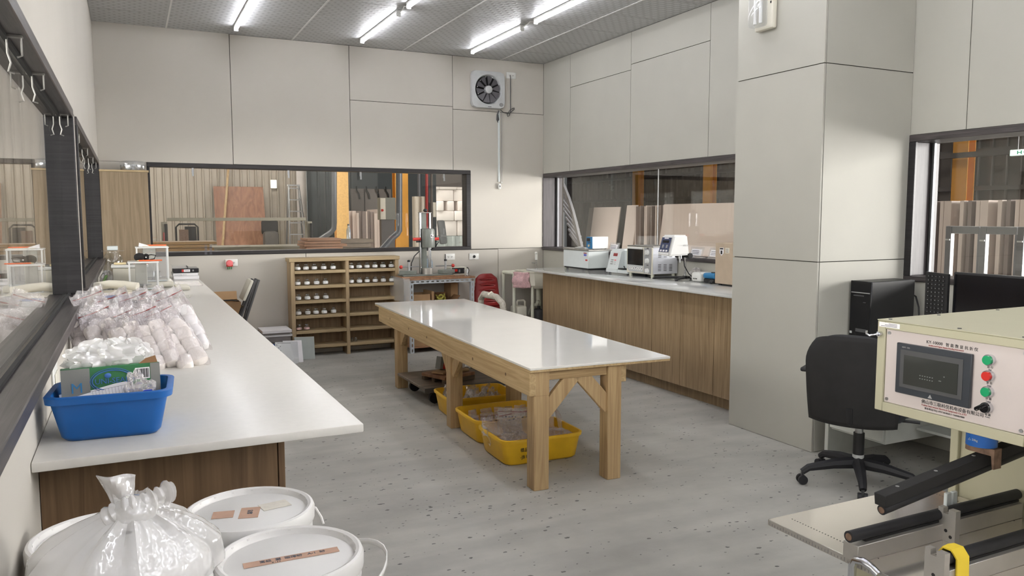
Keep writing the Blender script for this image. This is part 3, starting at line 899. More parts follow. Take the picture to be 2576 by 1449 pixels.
# ribbed wall furniture: light, plywood, pole, ladder
hl = thing('wall_light', 'small lit twin-tube lamp on the ribbed hall wall', 'lamp', (3.374, 20.900, 2.360))
for px in (3.36, 3.43):
    MB().cyl((px, 20.88, 2.28), (px, 20.88, 2.44), .02, n=8).build('tube', 'hall_tube_light', hl)
MB().b(3.32, 3.48, 20.905, 20.96, 2.25, 2.47, .005).build('back_plate', 'white_plastic', hl)
pw = MB(); pw.prism([(20.84, 2.28), (20.86, 2.28), (20.24, 0.0), (20.22, 0.0)], 'x', 1.93, 3.12)
tag(pw.build('plywood_sheet', 'plywood_red', smooth=0), 'reddish plywood sheet leaning on the ribbed hall wall', 'plywood')
tag(MB().tube([(2.33, 20.86, 3.0), (1.93, 20.0, 0.0)], .03, 8).build('wooden_pole', 'pine_v'), 'slim wooden pole leaning in front of the reddish plywood', 'pole')
lad = thing('step_ladder', 'aluminium step ladder in front of the ribbed hall wall', 'ladder', (3.85, 20.4, 0))
for (xt, xb, yt, yb2) in ((3.70, 3.62, 20.45, 20.1), (3.94, 4.14, 20.45, 20.1), (3.70, 3.62, 20.5, 20.85), (3.94, 4.14, 20.5, 20.85)):
    MB().tube([(xt, yt, 2.33), (xb, yb2, 0.0)], .022, 6).build('rail', 'steel', lad)
for k in range(8):
    f = 1 - (k + .3) / 8
    y_ = 20.1 + (20.45 - 20.1) * f; z_ = 2.33 * f
    MB().b(3.62 + .08 * f, 4.14 - .2 * f, y_ - .04, y_ + .03, z_ - .015, z_ + .015).build('step', 'steel', lad)
MB().b(3.67, 3.97, 20.42, 20.53, 2.30, 2.34).build('top_cap', 'steel', lad)
cvr = thing('covered_seat', 'dark padded chair under a grey cover beside the plywood sheet', 'chair', (3.134, 20.000, 0.987))
c0 = (2.984, 20.000, 1.380); c1 = (3.313, 20.000, 0.590)
mb = MB(); mb.box(((c0[0] + c1[0]) / 2, 20.0, .86), (.36, .3, .62), None, .08, 2); mb.build('cover', 'cover_grey', cvr)
mb = MB(); mb.box(((c0[0] + c1[0]) / 2, 20.15, 1.26), (.40, .14, .36), None, .06, 2); mb.build('backrest', 'black_matte', cvr)
for sx in (-.14, .14):
    for sy in (-.1, .1): MB().cyl(((c0[0] + c1[0]) / 2 + sx, 20 + sy, 0), ((c0[0] + c1[0]) / 2 + sx, 20 + sy, .56), .02, n=8).build('leg', 'dark_grey', cvr)

# gantry machine with a long rail
mg = thing('gantry_machine', 'long grey gantry machine with a raised rail behind the back window', 'machine', (1.62, 13.2, 0))
r0 = (0.527, 13.000, 1.487); r1 = (2.598, 13.000, 1.455)
MB().b(r0[0], r1[0], 12.95, 13.05, r0[2] - .025, r0[2] + .025, .005).build('rail', 'machine_grey', mg)
for (px, nm) in ((0.484, 0), (2.647, 1)):
    MB().b(px - .04, px + .04, 12.9, 13.1, .9, 1.45, .006).build('post', 'machine_grey', mg)
    MB().cyl((px + .02, 12.87, 1.0), (px + .02, 12.87, 1.42), .022, n=8).build('cylinder', 'black_matte', mg)
MB().b(.52, 2.75, 12.7, 13.6, .88, 1.06, .01).build('bed', 'machine_grey', mg)
MB().b(.6, 2.65, 12.8, 13.5, 0, .88, .01).build('base', 'machine_grey', mg)
MB().cyl((0.483, 12.900, 1.291), (0.475, 12.900, 1.081), .02, n=8).build('hose', 'red_plastic', mg)
ca = thing('hall_trolley', 'black tube-framed machine with a dark drum behind the gantry rail', 'machine', (0.869, 14.200, 1.163))
p = (0.877, 14.200, 1.363)
MB().tube([(p[0] - .17, 14.2, .0), (p[0] - .17, 14.2, p[2] - .01), (p[0] - .12, 14.2, p[2] + .04), (p[0] + .12, 14.2, p[2] + .04), (p[0] + .17, 14.2, p[2] - .01), (p[0] + .17, 14.2, 0)], .015, 8).build('tube_frame', 'black_matte', ca)
MB().cyl((p[0] + .06, 14.3, p[2] - .28), (p[0] + .06, 14.3, p[2]), .10, .09, n=14).build('drum', 'black_matte', ca)
MB().b(p[0] - .12, p[0] + .02, 14.15, 14.3, .9, p[2] - .05).build('motor', 'rust_iron', ca)
MB().b(p[0] - .16, p[0] + .16, 14.1, 14.5, .1, .9).build('body', 'dark_grey', ca)

# stacks of timber boards on trestles outside the glass
def stack(name, x0, x1, y0, y1, z0, z1, n, mat, label):
    h = (z1 - z0) / n
    t = thing(name, label, 'timber', ((x0 + x1) / 2, (y0 + y1) / 2, 0))
    for k in range(n):
        j0, j1 = random.uniform(-.03, .03), random.uniform(-.06, .06)
        MB().b(x0 + j0, x1 + j1, y0 + random.uniform(-.02, .02), y1, z0 + k * h + .003, z0 + (k + 1) * h - .003, .002).build('board', mat, t)
    for xx in (x0 + .12, x1 - .12):
        MB().b(xx - .05, xx + .05, y0 + .05, y1 - .05, 0, z0).build('trestle', 'pine_v', t)
    return t
stack('timber_stack', .18, 1.0, 11.0, 11.5, 1.0, 1.205, 5, 'board_stack', 'stack of tan wooden boards outside the left end of the back window')
stack('timber_stack', 2.24, 2.78, 11.2, 11.7, 1.02, 1.22, 5, 'board_stack_pink', 'stack of pinkish wooden boards outside the middle of the back window')
stack('timber_stack', 2.82, 3.34, 11.6, 12.0, 1.0, 1.19, 3, 'dolly_wood', 'darker weathered boards to the right of the pinkish board stack')

t = thing('drink_bottle', 'clear drink bottle standing on the darker weathered boards', 'bottle', (2.99, 11.75, 1.19))
MB().lathe([(0, .001), (.032, .001), (.033, .01), (.033, .13), (.014, .18), (.014, .20), (0, .2)], (2.99, 11.75, 1.19), 16).build('body', 'water_blue', t)
MB().cyl((2.99, 11.75, 1.39), (2.99, 11.75, 1.415), .016, n=12).build('cap', 'dark_grey', t)
WORDS = 'first second third fourth fifth sixth seventh eighth ninth tenth eleventh twelfth thirteenth fourteenth fifteenth sixteenth seventeenth eighteenth nineteenth twentieth twenty-first twenty-second twenty-third twenty-fourth twenty-fifth'.split()
# leaning boards behind the electrical cabinet
lp = (4.799, 19.000, 1.649); k = -1
x = lp[0]
while x < 5.987:
    wdt = random.uniform(.035, .11); k += 1
    mt = random.choice(['panel_board', 'panel_board', 'panel_board_dark'])
    mb = MB(); top = lp[2] + random.uniform(-.05, .06); lean = random.uniform(-.03, .03)
    mb.b(x, x + wdt - .006, 19.0 + random.uniform(0, .2), 20.0, 0, top)
    tag(mb.build('leaning_board', mt), WORDS[k] + ' pale board from the left in the row behind the electrical cabinet', 'board', 'boards on edge behind the electrical cabinet')
    x += wdt
cb = thing('steel_locker', 'row of dark grey lockers with hanging tools above the boards', 'locker', (5.802, 20.500, 1.786))
a0 = (5.296, 20.500, 2.263); a1 = (6.414, 20.500, 2.279)
for k in range(3):
    ww = (a1[0] - a0[0]) / 3
    MB().b(a0[0] + k * ww + .01, a0[0] + (k + 1) * ww - .01, 20.5, 20.9, 0, a0[2], .01).build('locker_unit', 'hall_grey', cb)
for k in range(4):
    xx = a0[0] + .15 + k * (a1[0] - a0[0]) / 4.2
    MB().tube([(xx, 20.47, a0[2] + .06), (xx, 20.46, a0[2] - .05), (xx + .06, 20.46, a0[2] - .14), (xx + .08, 20.46, a0[2] - .28)], .018, 6).build('tool', 'black_matte', cb)

# machine chair silhouette near the sunlit opening
ch = thing('grey_machine_seat', 'grey high-backed seat in front of the sunlit white blocks', 'chair', (7.277, 19.000, 0.853))
p = (7.282, 19.000, 1.305); q = (7.278, 19.000, 0.894)
mb = MB(); mb.box((p[0], 19.0, (p[2] + q[2]) / 2 + .02), (.28, .1, .62), (R(-8), 0, R(35)), .05, 2); mb.build('backrest', 'mid_grey', ch)
mb = MB(); mb.box((p[0] - .05, 18.75, q[2] - .28), (.34, .4, .1), (0, 0, R(35)), .04, 2); mb.build('seat', 'mid_grey', ch)
MB().cyl((p[0], 18.85, 0), (p[0], 18.85, q[2] - .3), .04, n=10).build('post', 'dark_grey', ch)

# sunlit foam blocks in the yard
fence = MB()
corr = corrugated('yard_fence', 'stone_grey', 'x', 7.5, 11.3, 24.6, 0, .86, .3, .05, sign=-1)
tag(corr, 'low corrugated fence under the sunlit white blocks', 'fence', kind='thing')
rows = [(.86, .52, 3), (1.38, .33, 2), (1.71, .33, 4), (2.04, .38, 2), (2.42, .34, 3)]
tag(MB().b(7.6, 11.68, 24.75, 26.4, -.02, .86).build('block_plinth', 'stone_grey'), 'plain grey plinth carrying the white blocks in the yard', 'plinth')
ORD = 'first second third fourth fifth sixth seventh eighth ninth tenth eleventh twelfth thirteenth fourteenth fifteenth sixteenth seventeenth eighteenth nineteenth twentieth'.split()
ORD += ['twenty-' + w for w in ORD[:9]] + ['thirtieth'] + ['thirty-' + w for w in ORD[:9]]
names = ['bottom', 'second', 'third', 'fourth', 'top']
for ri, (z0, hh, kind) in enumerate(rows):
    x = 8.1 - (ri % 2) * .3
    bi = 0
    while x < 11.6:
        ww = {2: .72, 3: .66, 4: .27}[kind]
        if x + ww > 11.66: break
        mb = MB(); dy = random.uniform(-.08, .08)
        mb.b(x, x + ww - .02, 24.8 + dy - (.02 if kind == 4 else 0), 26.2, z0 + .005, z0 + hh, .03, 2)
        o = mb.build('foam_block', 'foam_block')
        tag(o, 'sunlit white block, %s from the left in the %s course of the yard stack' % (ORD[bi], names[ri]), 'block', 'white blocks, %s course' % names[ri])
        x += ww + (.13 if kind == 4 else 0); bi += 1

# ---- seen through the right windows: leaning panels, drying rack, door leaves
def lean(y0, y1, x, top, n, lab, th=.03, mat='panel_board', dx=.0):
    for k in range(n):
        mb = MB()
        xx = x + k * (th + .015)
        mb.prism([(xx + .25, top), (xx + .25 + th, top), (xx + th, 0), (xx, 0)], 'y', y0, y1)
        tag(mb.build('leaning_sheet', mat, smooth=0), lab, 'panel')
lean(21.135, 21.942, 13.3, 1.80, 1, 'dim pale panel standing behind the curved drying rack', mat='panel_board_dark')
lean(19.546, 21.017, 12.9, 1.80, 1, 'wide pale panel leaning behind the blue temperature controller')
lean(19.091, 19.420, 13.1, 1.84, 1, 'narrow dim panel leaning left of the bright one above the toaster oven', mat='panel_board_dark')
lean(18.514, 19.050, 12.8, 1.84, 1, 'narrow bright panel leaning outside above the toaster oven')
lean(14.436 - 1.2, 17.033, 12.6, 1.84, 1, 'very wide pink-white panel behind the white viscometer', .04)
leafs = [18.417, 18.264, 18.112, 17.907, 17.742, 17.597, 17.471, 17.347, 17.224, 17.119]
for k, yy in enumerate(leafs):
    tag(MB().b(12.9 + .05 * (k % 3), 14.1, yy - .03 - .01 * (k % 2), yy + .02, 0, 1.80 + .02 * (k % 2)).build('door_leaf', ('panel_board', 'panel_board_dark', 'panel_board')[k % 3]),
        ORD[k] + ' pale leaf from the left between the wide panels outside the counter window', 'panel', 'leaves on edge outside the counter window')
i = 0; yy = 10.9
while yy > 6.0:
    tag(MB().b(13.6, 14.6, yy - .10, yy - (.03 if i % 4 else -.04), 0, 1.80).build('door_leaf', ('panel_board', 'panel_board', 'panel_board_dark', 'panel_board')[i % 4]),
        ORD[i] + ' pale leaf from the left outside the window above the computer', 'panel', 'leaves on edge outside the computer window')
    yy -= .15 if i % 4 else .24; i += 1
# white portal frames near the glass
for k in range(5):
    y0 = 5.2 - k * .36 + .0
    t = thing('door_frame', 'white flat-packed door frame standing upright outside the window above the computer', 'door frame', (7.5, y0, 0), 'white door frames outside the computer window')
    MB().b(7.48, 7.54, y0 - .03, y0 + .03, 0, 1.425, .004).build('stile', 'rack_white', t)
    MB().b(7.48, 7.54, y0 - .32, y0 - .035, 1.35, 1.425, .004).build('head_rail', 'rack_white', t)
    MB().b(7.47, 7.479, y0 - .025, y0 + .025, 1.28, 1.295).build('clip', 'white_paint', t)
    MB().b(7.49, 7.53, y0 - .33, y0 - .30, 0, 1.349, .004).build('stile', 'rack_grey', t)
for (y0, lab) in ((8.15, 'grey glass-like door frame standing left of the beige steel box outside'), (7.8, 'grey glass-like door frame standing behind the beige steel box outside')):
    xd = 8.6 if y0 > 8 else 8.45
    t = thing('door_frame', lab, 'door frame', (xd, y0, 0))
    MB().b(xd - .02, xd + .04, y0 - .05, y0 + .05, 0, 1.37, .004).build('stile', 'rack_grey', t)
    MB().b(xd - .02, xd + .04, y0 - .5, y0 - .055, 1.30, 1.37, .004).build('head_rail', 'rack_grey', t)
    MB().b(xd - .02, xd + .04, y0 - .56, y0 - .505, 0, 1.37, .004).build('stile', 'rack_grey', t)
# curved drying rack
rk = thing('drying_rack', 'white curved rail carrying rows of slanted grey slats at the left of the counter window', 'rack', (7.0, 11.9, 0))
pr = [(7.000, 12.382, 2.234), (7.000, 12.207, 2.050), (7.000, 12.036, 1.835), (7.000, 11.882, 1.590), (7.000, 11.757, 1.348), (7.000, 11.660, 1.143), (7.000, 11.578, 0.974)]
pr = [(a[0], a[1], a[2]) for a in pr] + [(7.0, 11.3, .35), (7.0, 11.25, 0)]
mb = MB()
for A, B in zip(pr, pr[1:]):
    d = Vector(B) - Vector(A)
    mb.box((Vector(A) + Vector(B)) / 2, (.05, .07, d.length + .01), Matrix.Rotation(math.atan2(-d.y, d.z) if False else math.atan2(d.y, -d.z), 4, 'X'))
mb.build('curved_rail', 'rack_white', rk)
for k in range(11):
    f = .08 + k * .085
    idx = min(int(f * 6), 5); fr = f * 6 - idx
    P0 = Vector(pr[idx]).lerp(Vector(pr[idx + 1]), fr)
    mb = MB(); mb.box((P0.x + .05, P0.y + .20, P0.z), (.03, .62, .028), (R(33), 0, 0)); mb.build('slat', 'rack_grey', rk)
MB().b(6.98, 7.1, 12.35, 12.42, 0, 2.6).build('post', 'dark_grey', rk)
MB().b(7.45, 7.7, 13.3, 15.2, .0, 2.6).build('dark_back', 'hall_dark', rk)

# ================================================================== CEILING LIGHTS
def batten(x, y0, y1, label, group=None):
    t = thing('batten_light', label, 'ceiling light', (x, (y0 + y1) / 2, ZC), group)
    MB().b(x - .022, x + .022, y0, y1, ZC - .022, ZC - .0005, .004).build('housing', 'white_plastic', t)
    MB().cyl((x, y0 + .012, ZC - .036), (x, y1 - .012, ZC - .036), .015, n=14).build('tube', 'tube_light', t)
    for yy in (y0, y1 - .012):
        MB().b(x - .022, x + .022, yy, yy + .012, ZC - .058, ZC - .022, .004).build('end_cap', 'white_plastic', t)
    return t
bx = (1.04, 2.315, 3.59)
nm = ('left', 'middle', 'right')
for i, x in enumerate(bx):
    batten(x, 7.10, 8.36, 'lit white ceiling batten in the row nearest the back wall, %s of three' % nm[i], 'far row of ceiling battens')
for i, x in enumerate(bx):
    batten(x, 5.55, 6.82, 'lit white ceiling batten in the second row from the back wall, %s of three' % nm[i], 'second row of ceiling battens')
for y in (4.0, 2.45, .9, -.65, -2.0, -3.3, -4.6, -5.9):  # rows behind the camera are added as fill for surfaces facing it
    for x in (bx if y > -1 else (.40, 1.04, 1.68, 2.315, 2.95, 3.59, 4.22)):
        batten(x, y, y + 1.27, 'unseen lit ceiling batten nearer the front than the second row; rear rows added as fill', 'front rows of ceiling battens')
for i in (1, 2):
    tag(MB().tube([(bx[i], 7.10, ZC - .03), (bx[i] + .01, 7.0, ZC - .012), (bx[i] - .01, 6.92, ZC - .012), (bx[i], 6.82, ZC - .03)], .004, 6).build('lamp_cord', 'white_plastic'),
        'short white cord joining the two %s ceiling battens' % nm[i], 'cord')

# ---- emergency light on the pillar
el = thing('emergency_light', 'white emergency light with a clear ribbed cover high on the pillar', 'emergency light', (3.9, 4.09, 2.77))
MB().b(3.872, 3.917, 4.0, 4.17, 2.77, 3.12, .015, 2).build('base', 'off_white', el)
MB().b(3.80, 3.871, 4.035, 4.16, 2.785, 3.10, .02, 2).build('cover', 'acrylic', el)
for k in range(2): MB().cyl((3.84, 4.075 + k * .05, 2.81), (3.84, 4.075 + k * .05, 3.07), .012, n=10).build('lamp', 'white_paint', el)
for k in range(4): MB().b(3.869, 3.8715, 4.012, 4.022, 2.93 + k * .028, 2.945 + k * .028).build('mark', 'black_ink', el)

# ================================================================== ON THE BACK WALL
fan = thing('exhaust_fan', 'dusty white square exhaust fan with dark blades high on the back wall', 'fan', (3.955, YB, 3.045))
fx, fz, hw = 3.957, 3.047, .222
mb = MB()
N = 40; ro, ri = hw, .178
outer = []; 
for i in range(N):
    a = 2 * PI * i / N
    c, s = math.cos(a), math.sin(a)
    k = hw / max(abs(c), abs(s)); k = min(k, hw * 1.30)
    outer.append((fx + c * k, fz + s * k))
F0 = [mb.bm.verts.new((p[0], YB - .01, p[1])) for p in outer]
F1 = [mb.bm.verts.new((fx + (p[0] - fx) * .97, YB - .05, fz + (p[1] - fz) * .97)) for p in outer]
F2 = [mb.bm.verts.new((fx + ri * math.cos(2 * PI * i / N), YB - .055, fz + ri * math.sin(2 * PI * i / N))) for i in range(N)]
F3 = [mb.bm.verts.new((fx + (ri - .012) * math.cos(2 * PI * i / N), YB - .03, fz + (ri - .012) * math.sin(2 * PI * i / N))) for i in range(N)]
F4 = [mb.bm.verts.new((fx + (ri - .016) * math.cos(2 * PI * i / N), YB - .008, fz + (ri - .016) * math.sin(2 * PI * i / N))) for i in range(N)]
for A, B in ((F0, F1), (F1, F2), (F2, F3), (F3, F4)):
    for i in range(N):
        j = (i + 1) % N
        mb.bm.faces.new((A[i], A[j], B[j], B[i]))
mb.build('housing', 'pale_grey', fan)
mb = MB(); mb.cyl((fx, YB - .004, fz), (fx, YB - .009, fz), ri - .014, n=32); mb.build('back_plate', 'black_matte', fan)
mb = MB(); mb.lathe([(0, .062), (.03, .06), (.045, .05), (.047, .02), (.047, 0)], (0, 0, 0), 24)
mb.xform(Matrix.Translation((fx, YB - .012, fz)) @ Matrix.Rotation(R(90), 4, 'X')); mb.build('hub', 'pale_grey', fan)
for k in range(10):
    a = 2 * PI * k / 10 + .15
    mb = MB()
    prof = []
    P = []
    for (r_, da, dy) in ((.046, -.16, -.030), (.046, .16, -.044), (.155, .27, -.050), (.158, 0, -.040), (.155, -.25, -.024)):
        P.append((fx + r_ * math.cos(a + da), YB + dy, fz + r_ * math.sin(a + da)))
    P2 = [(p[0], p[1] + .003, p[2]) for p in P]
    mb.add(P + P2, [(0, 1, 2, 3, 4), (9, 8, 7, 6, 5)] + [(i, (i + 1) % 5, 5 + (i + 1) % 5, 5 + i) for i in range(5)])
    mb.build('blade', 'blade_grey', fan, smooth=0)
mb = MB(); mb.lathe([(0, .004), (.02, .004), (.022, 0)], (0, 0, 0), 20)
mb.xform(Matrix.Translation((fx + .168, YB - .0535, fz - .172)) @ Matrix.Rotation(R(90), 4, 'X') @ Matrix.Diagonal((1.25, 1, 1, 1))); mb.build('badge', 'grey_plastic', fan)
MB().b(fx - .01, fx + .035, YB - .0535, YB - .052, fz - .206, fz - .200).build('nameplate', 'dark_grey', fan)
MB().b(3.60, 3.70, YB - .0012, YB - .0004, 2.90, 3.16).build('soot_stain', 'soot', wall_back)
MB().b(3.45, 4.25, 8.35, 8.771, ZC - .0012, ZC - .0004).build('soot_stain', 'soot', ceil)
MB().b(4.1, 4.4, YB - .0012, YB - .0004, 2.70, 2.80).build('soot_stain', 'soot', wall_back)
MB().b(3.72, 4.2, YB - .0012, YB - .0004, 3.26, 3.38).build('soot_stain', 'soot', wall_back)
for k in range(5):
    a = R(20 + k * 33)
    MB().ball((fx + .150 * math.cos(a + .9), YB - .052, fz + .150 * math.sin(a + .9)), .006, sub=1).build('clip', 'white_paint', fan)

def outlet(label, x0, x1, z0, z1, y=YB, holes='double', vertical=False):
    t = thing('wall_outlet', label, 'outlet', ((x0 + x1) / 2, y, (z0 + z1) / 2))
    MB().b(x0, x1, y - .010, y - .0005, z0, z1, .006, 2).build('plate', 'white_plastic', t)
    cx_, cz_ = (x0 + x1) / 2, (z0 + z1) / 2
    if holes == 'double':
        for sx in (-.022, .022):
            for dx in (-.006, .006):
                MB().b(cx_ + sx + dx - .0015, cx_ + sx + dx + .0015, y - .0115, y - .010, cz_ - .004, cz_ + .007).build('slot', 'black_ink', t)
            MB().cyl((cx_ + sx, y - .010, cz_ - .010), (cx_ + sx, y - .0115, cz_ - .010), .003, n=8).build('slot', 'black_ink', t)
    elif holes == 'round':
        MB().cyl((cx_, y - .010, cz_), (cx_, y - .014, cz_), .018, n=20).build('socket', 'black_plastic', t)
    return t
outlet('white double outlet beside the exhaust fan', 4.215, 4.345, 3.205, 3.282)
outlet('white double outlet below the back window, right of the drill stand', 3.394, 3.52, 1.007, 1.082)
outlet('white square plate with one round black socket under the window corner', 3.71, 3.836, 1.002, 1.078, holes='round')
outlet('white outlet over the counter with a pink plug in it', .905, 1.03, 1.004, 1.078)
pk = thing('plug_adapter', 'pink plug-in gadget with two prongs hanging from the outlet', 'adapter', (.945, YB, 1.03))
mb = MB(); mb.lathe([(0, .03), (.028, .026), (.036, .012), (.036, 0), (.03, -.004), (0, -.004)], (0, 0, 0), 18)
mb.xform(Matrix.Translation((.945, YB - .016, 1.035)) @ Matrix.Rotation(R(90), 4, 'X')); mb.build('body', 'pink_plug', pk)
MB().b(.912, .978, YB - .04, YB - .012, 1.0, 1.022, .006).build('band', 'red_plastic', pk)
for dx in (-.018, 0, .018): MB().b(.945 + dx - .004, .945 + dx + .004, YB - .03, YB - .018, .972, 1.0).build('prong', 'green_card', pk)

tag(MB().tube([(4.255, YB - .03, 3.245), (4.262, YB - .02, 3.20), (4.268, YB - .012, 3.0), (4.268, YB - .012, 2.82), (4.25, YB - .02, 2.76), (4.225, YB - .025, 2.745), (4.215, YB - .025, 2.77),
               (4.26, YB - .022, 2.83), (4.315, YB - .02, 2.855), (4.318, YB - .02, 2.84), (4.24, YB - .024, 2.78), (4.17, YB - .02, 2.79), (4.13, YB - .016, 2.82)], .0045, 6).build('power_cord', 'dark_grey'),
    'grey looped power cord from the fan to its outlet', 'cord')
tag(MB().tube([(4.105, YB - .02, 2.81), (4.085, YB - .02, 2.76), (4.08, YB - .02, 2.70), (4.092, YB - .02, 2.67), (4.10, YB - .02, 2.70), (4.09, YB - .02, 2.76)], .009, 6).build('cord_bundle', 'dark_grey'),
    'small dark bundle of tied cord hanging under the fan', 'cord')
cd = thing('cable_duct', 'thin white vertical cable duct below the fan with a small switch', 'cable duct', (4.112, YB, 1.95))
MB().b(4.10, 4.124, YB - .014, YB - .0005, 1.95, 2.81, .002).build('duct', 'cool_white', cd)
mb = MB(); mb.box((4.112, YB - .018, 1.895), (.036, .034, .07), None, .012, 2); mb.build('switch', 'white_plastic', cd)
MB().b(4.107, 4.117, YB - .039, YB - .0355, 1.885, 1.905).build('rocker', 'black_ink', cd)
pc = thing('pull_cord', 'thin grey pull cord with a white bead beside the cable duct', 'cord', (4.147, YB, 1.95))
MB().tube([(4.14, YB - .03, 2.81), (4.147, YB - .012, 2.72), (4.147, YB - .012, 1.95)], .003, 6).build('string', 'grey_plastic', pc)
MB().ball((4.147, YB - .012, 1.94), .011).build('bead', 'white_plastic', pc)

# ---- left: tall cabinet at the end of the bench with a tin on it
tc_ = thing('tall_cabinet', 'tall pale oak cabinet on the bench end in the left corner', 'cabinet', (-.02, 8.66, .92))
MB().b(XL + .003, .185, 8.57, 8.75, .9215, 1.965, .001).build('body', 'pale_oak_v', tc_)
MB().b(XL + .003, .20, 8.555, 8.75, 1.966, 1.984, .001).build('top_board', 'oak_h', tc_)
MB().b(XL + .012, .19, 8.552, 8.569, .93, 1.964, .001).build('door', 'pale_oak_v', tc_)
tn = thing('sieve_tin', 'low round shiny tin with a clear lid on the tall cabinet', 'tin', (.06, 8.64, 1.985))
MB().lathe([(0, 0), (.108, 0), (.112, .005), (.112, .05), (.106, .052), (.104, .01), (0, .008)], (.06, 8.655, 1.985), 28).build('body', 'tin', tn)
MB().lathe([(.115, .03), (.118, .05), (.114, .082), (.10, .09), (0, .092)], (.06, 8.655, 1.985), 28).build('lid', 'acrylic', tn)

# ================================================================== LEFT BENCH
CT = .92
bench = tag(MB().b(XL + .001, .60, 2.225, YB - .002, CT - .026, CT, .004, 2).build('worktop', 'quartz'), 'long white quartz worktop on the left running to the back wall', 'worktop')
lc = thing('base_cabinet', 'brown wood-grain base cabinet under the left white worktop', 'cabinet', (.1, 5.5, 0))
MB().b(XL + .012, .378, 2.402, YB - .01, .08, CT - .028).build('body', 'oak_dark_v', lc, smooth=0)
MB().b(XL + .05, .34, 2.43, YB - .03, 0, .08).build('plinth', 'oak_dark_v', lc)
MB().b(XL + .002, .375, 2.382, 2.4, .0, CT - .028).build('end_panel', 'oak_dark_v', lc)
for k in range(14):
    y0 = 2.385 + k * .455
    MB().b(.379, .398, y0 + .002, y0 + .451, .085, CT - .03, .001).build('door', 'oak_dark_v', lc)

# ---- blue tub and its contents
def tub(root, L, W, H, mat, rim=.028, taper=.88, rr=.03):
    """nestable plastic tub: tapered walls, rolled rim; local axes, base on z=0"""
    mb = MB()
    def loop(w, l, z, r):
        pts = []
        n = 5
        for (sx, sy, a0) in ((1, 1, 0), (-1, 1, 90), (-1, -1, 180), (1, -1, 270)):
            for i in range(n):
                a = R(a0 + 90 * i / (n - 1))
                pts.append(((l / 2 - r) * sx + r * math.cos(a), (w / 2 - r) * sy + r * math.sin(a), z))
        return [mb.bm.verts.new(p) for p in pts]
    tp = taper
    Ls = [loop(W * tp - .02, L * tp - .02, 0, rr), loop(W * tp, L * tp, .012, rr),
          loop(W, L, H - .022, rr), loop(W + rim * 1.0, L + rim * 1.0, H - .020, rr + rim / 2), loop(W + rim * 1.15, L + rim * 1.15, H - .002, rr + rim / 2),
          loop(W + rim, L + rim, H, rr + rim / 2), loop(W - .004, L - .004, H, rr), loop(W * tp - .008, L * tp - .008, .008, rr)]
    for A, B in zip(Ls, Ls[1:]):
        n = len(A)
        for i in range(n): mb.bm.faces.new((A[i], A[(i + 1) % n], B[(i + 1) % n], B[i]))
    mb.bm.faces.new(list(reversed(Ls[0]))); mb.bm.faces.new(Ls[-1])
    return mb.build('shell', mat, root, local=True, smooth=50)

bt = thing('plastic_tub', 'blue plastic tub on the near end of the left worktop', 'tub', (-.060, 2.475, CT + .001))
bt.rotation_euler = (0, 0, R(-4))
tub(bt, .29, .225, .128, 'blue_tub', rim=.026, taper=.86, rr=.03)
gb = thing('glove_box', 'green and grey cardboard glove dispenser box standing in the blue tub', 'box', (-.062, 2.478, CT + .014))
gb.rotation_euler = (R(-6), 0, R(5))
MB().b(-.125, .125, -.035, .035, 0, .172, .002).build('carton', 'green_card', gb, local=True)
MB().b(-.1255, -.055, -.0365, -.0352, 0.001, .171).build('size_panel', 'grey_card', gb, local=True)
MB().b(.100, .125, -.0362, -.0352, 0.001, .171).build('end_panel', 'grey_card', gb, local=True).hide_render = False
for k in range(14): MB().b(.063 + k * .0024, .0639 + k * .0024 + (k % 3) * .0005, -.0370, -.0367, .131, .157).build('bar', 'black_ink', gb, local=True)
MB().b(.060, .098, -.0366, -.0362, .128, .160).build('barcode_ground', 'paper', gb, local=True)
FY = Matrix(((1, 0, 0), (0, 0, -1), (0, 1, 0)))
def ltext(name, body, size, loc, mat, parent, M=FY, align='CENTER', roll=0.0):
    o = text(name, body, size, (0, 0, 0), M, mat, parent, align=align, roll=roll)
    o.matrix_local = Matrix.Translation(loc) @ (M @ Matrix.Rotation(roll, 3, 'Z')).to_4x4()
    return o
ltext('lettering', 'M', .040, (-.088, -.0372, .105), 'blue_paint', gb)
mb = MB()
mb.tube([(.0 + .05 * math.cos(2 * PI * i / 28), -.0366, .132 + .028 * math.sin(2 * PI * i / 28)) for i in range(29)], .0016, 5, cap=False)
mb.tube([(.0 + .055 * math.cos(2 * PI * i / 28), -.0366, .132 + .033 * math.sin(2 * PI * i / 28)) for i in range(29)], .0010, 5, cap=False)
mb.build('oval_logo', 'blue_ring', gb, local=True)
ltext('lettering', 'UNI-SEAL', .021, (0, -.0372, .124), 'blue_ring', gb)
for (p, r_, s) in (((-.01, -.0372, .146), .009, (1, .15, .8)),): MB().ball(p, r_, s).build('logo_figure', 'blue_ring', gb, local=True)
fp = MB(); fp.prism([(.07, .172), (.12, .172), (.115, .192), (.09, .186)], 'y', -.034, -.033); fp.build('flap', 'cardboard_dark', gb, local=True)

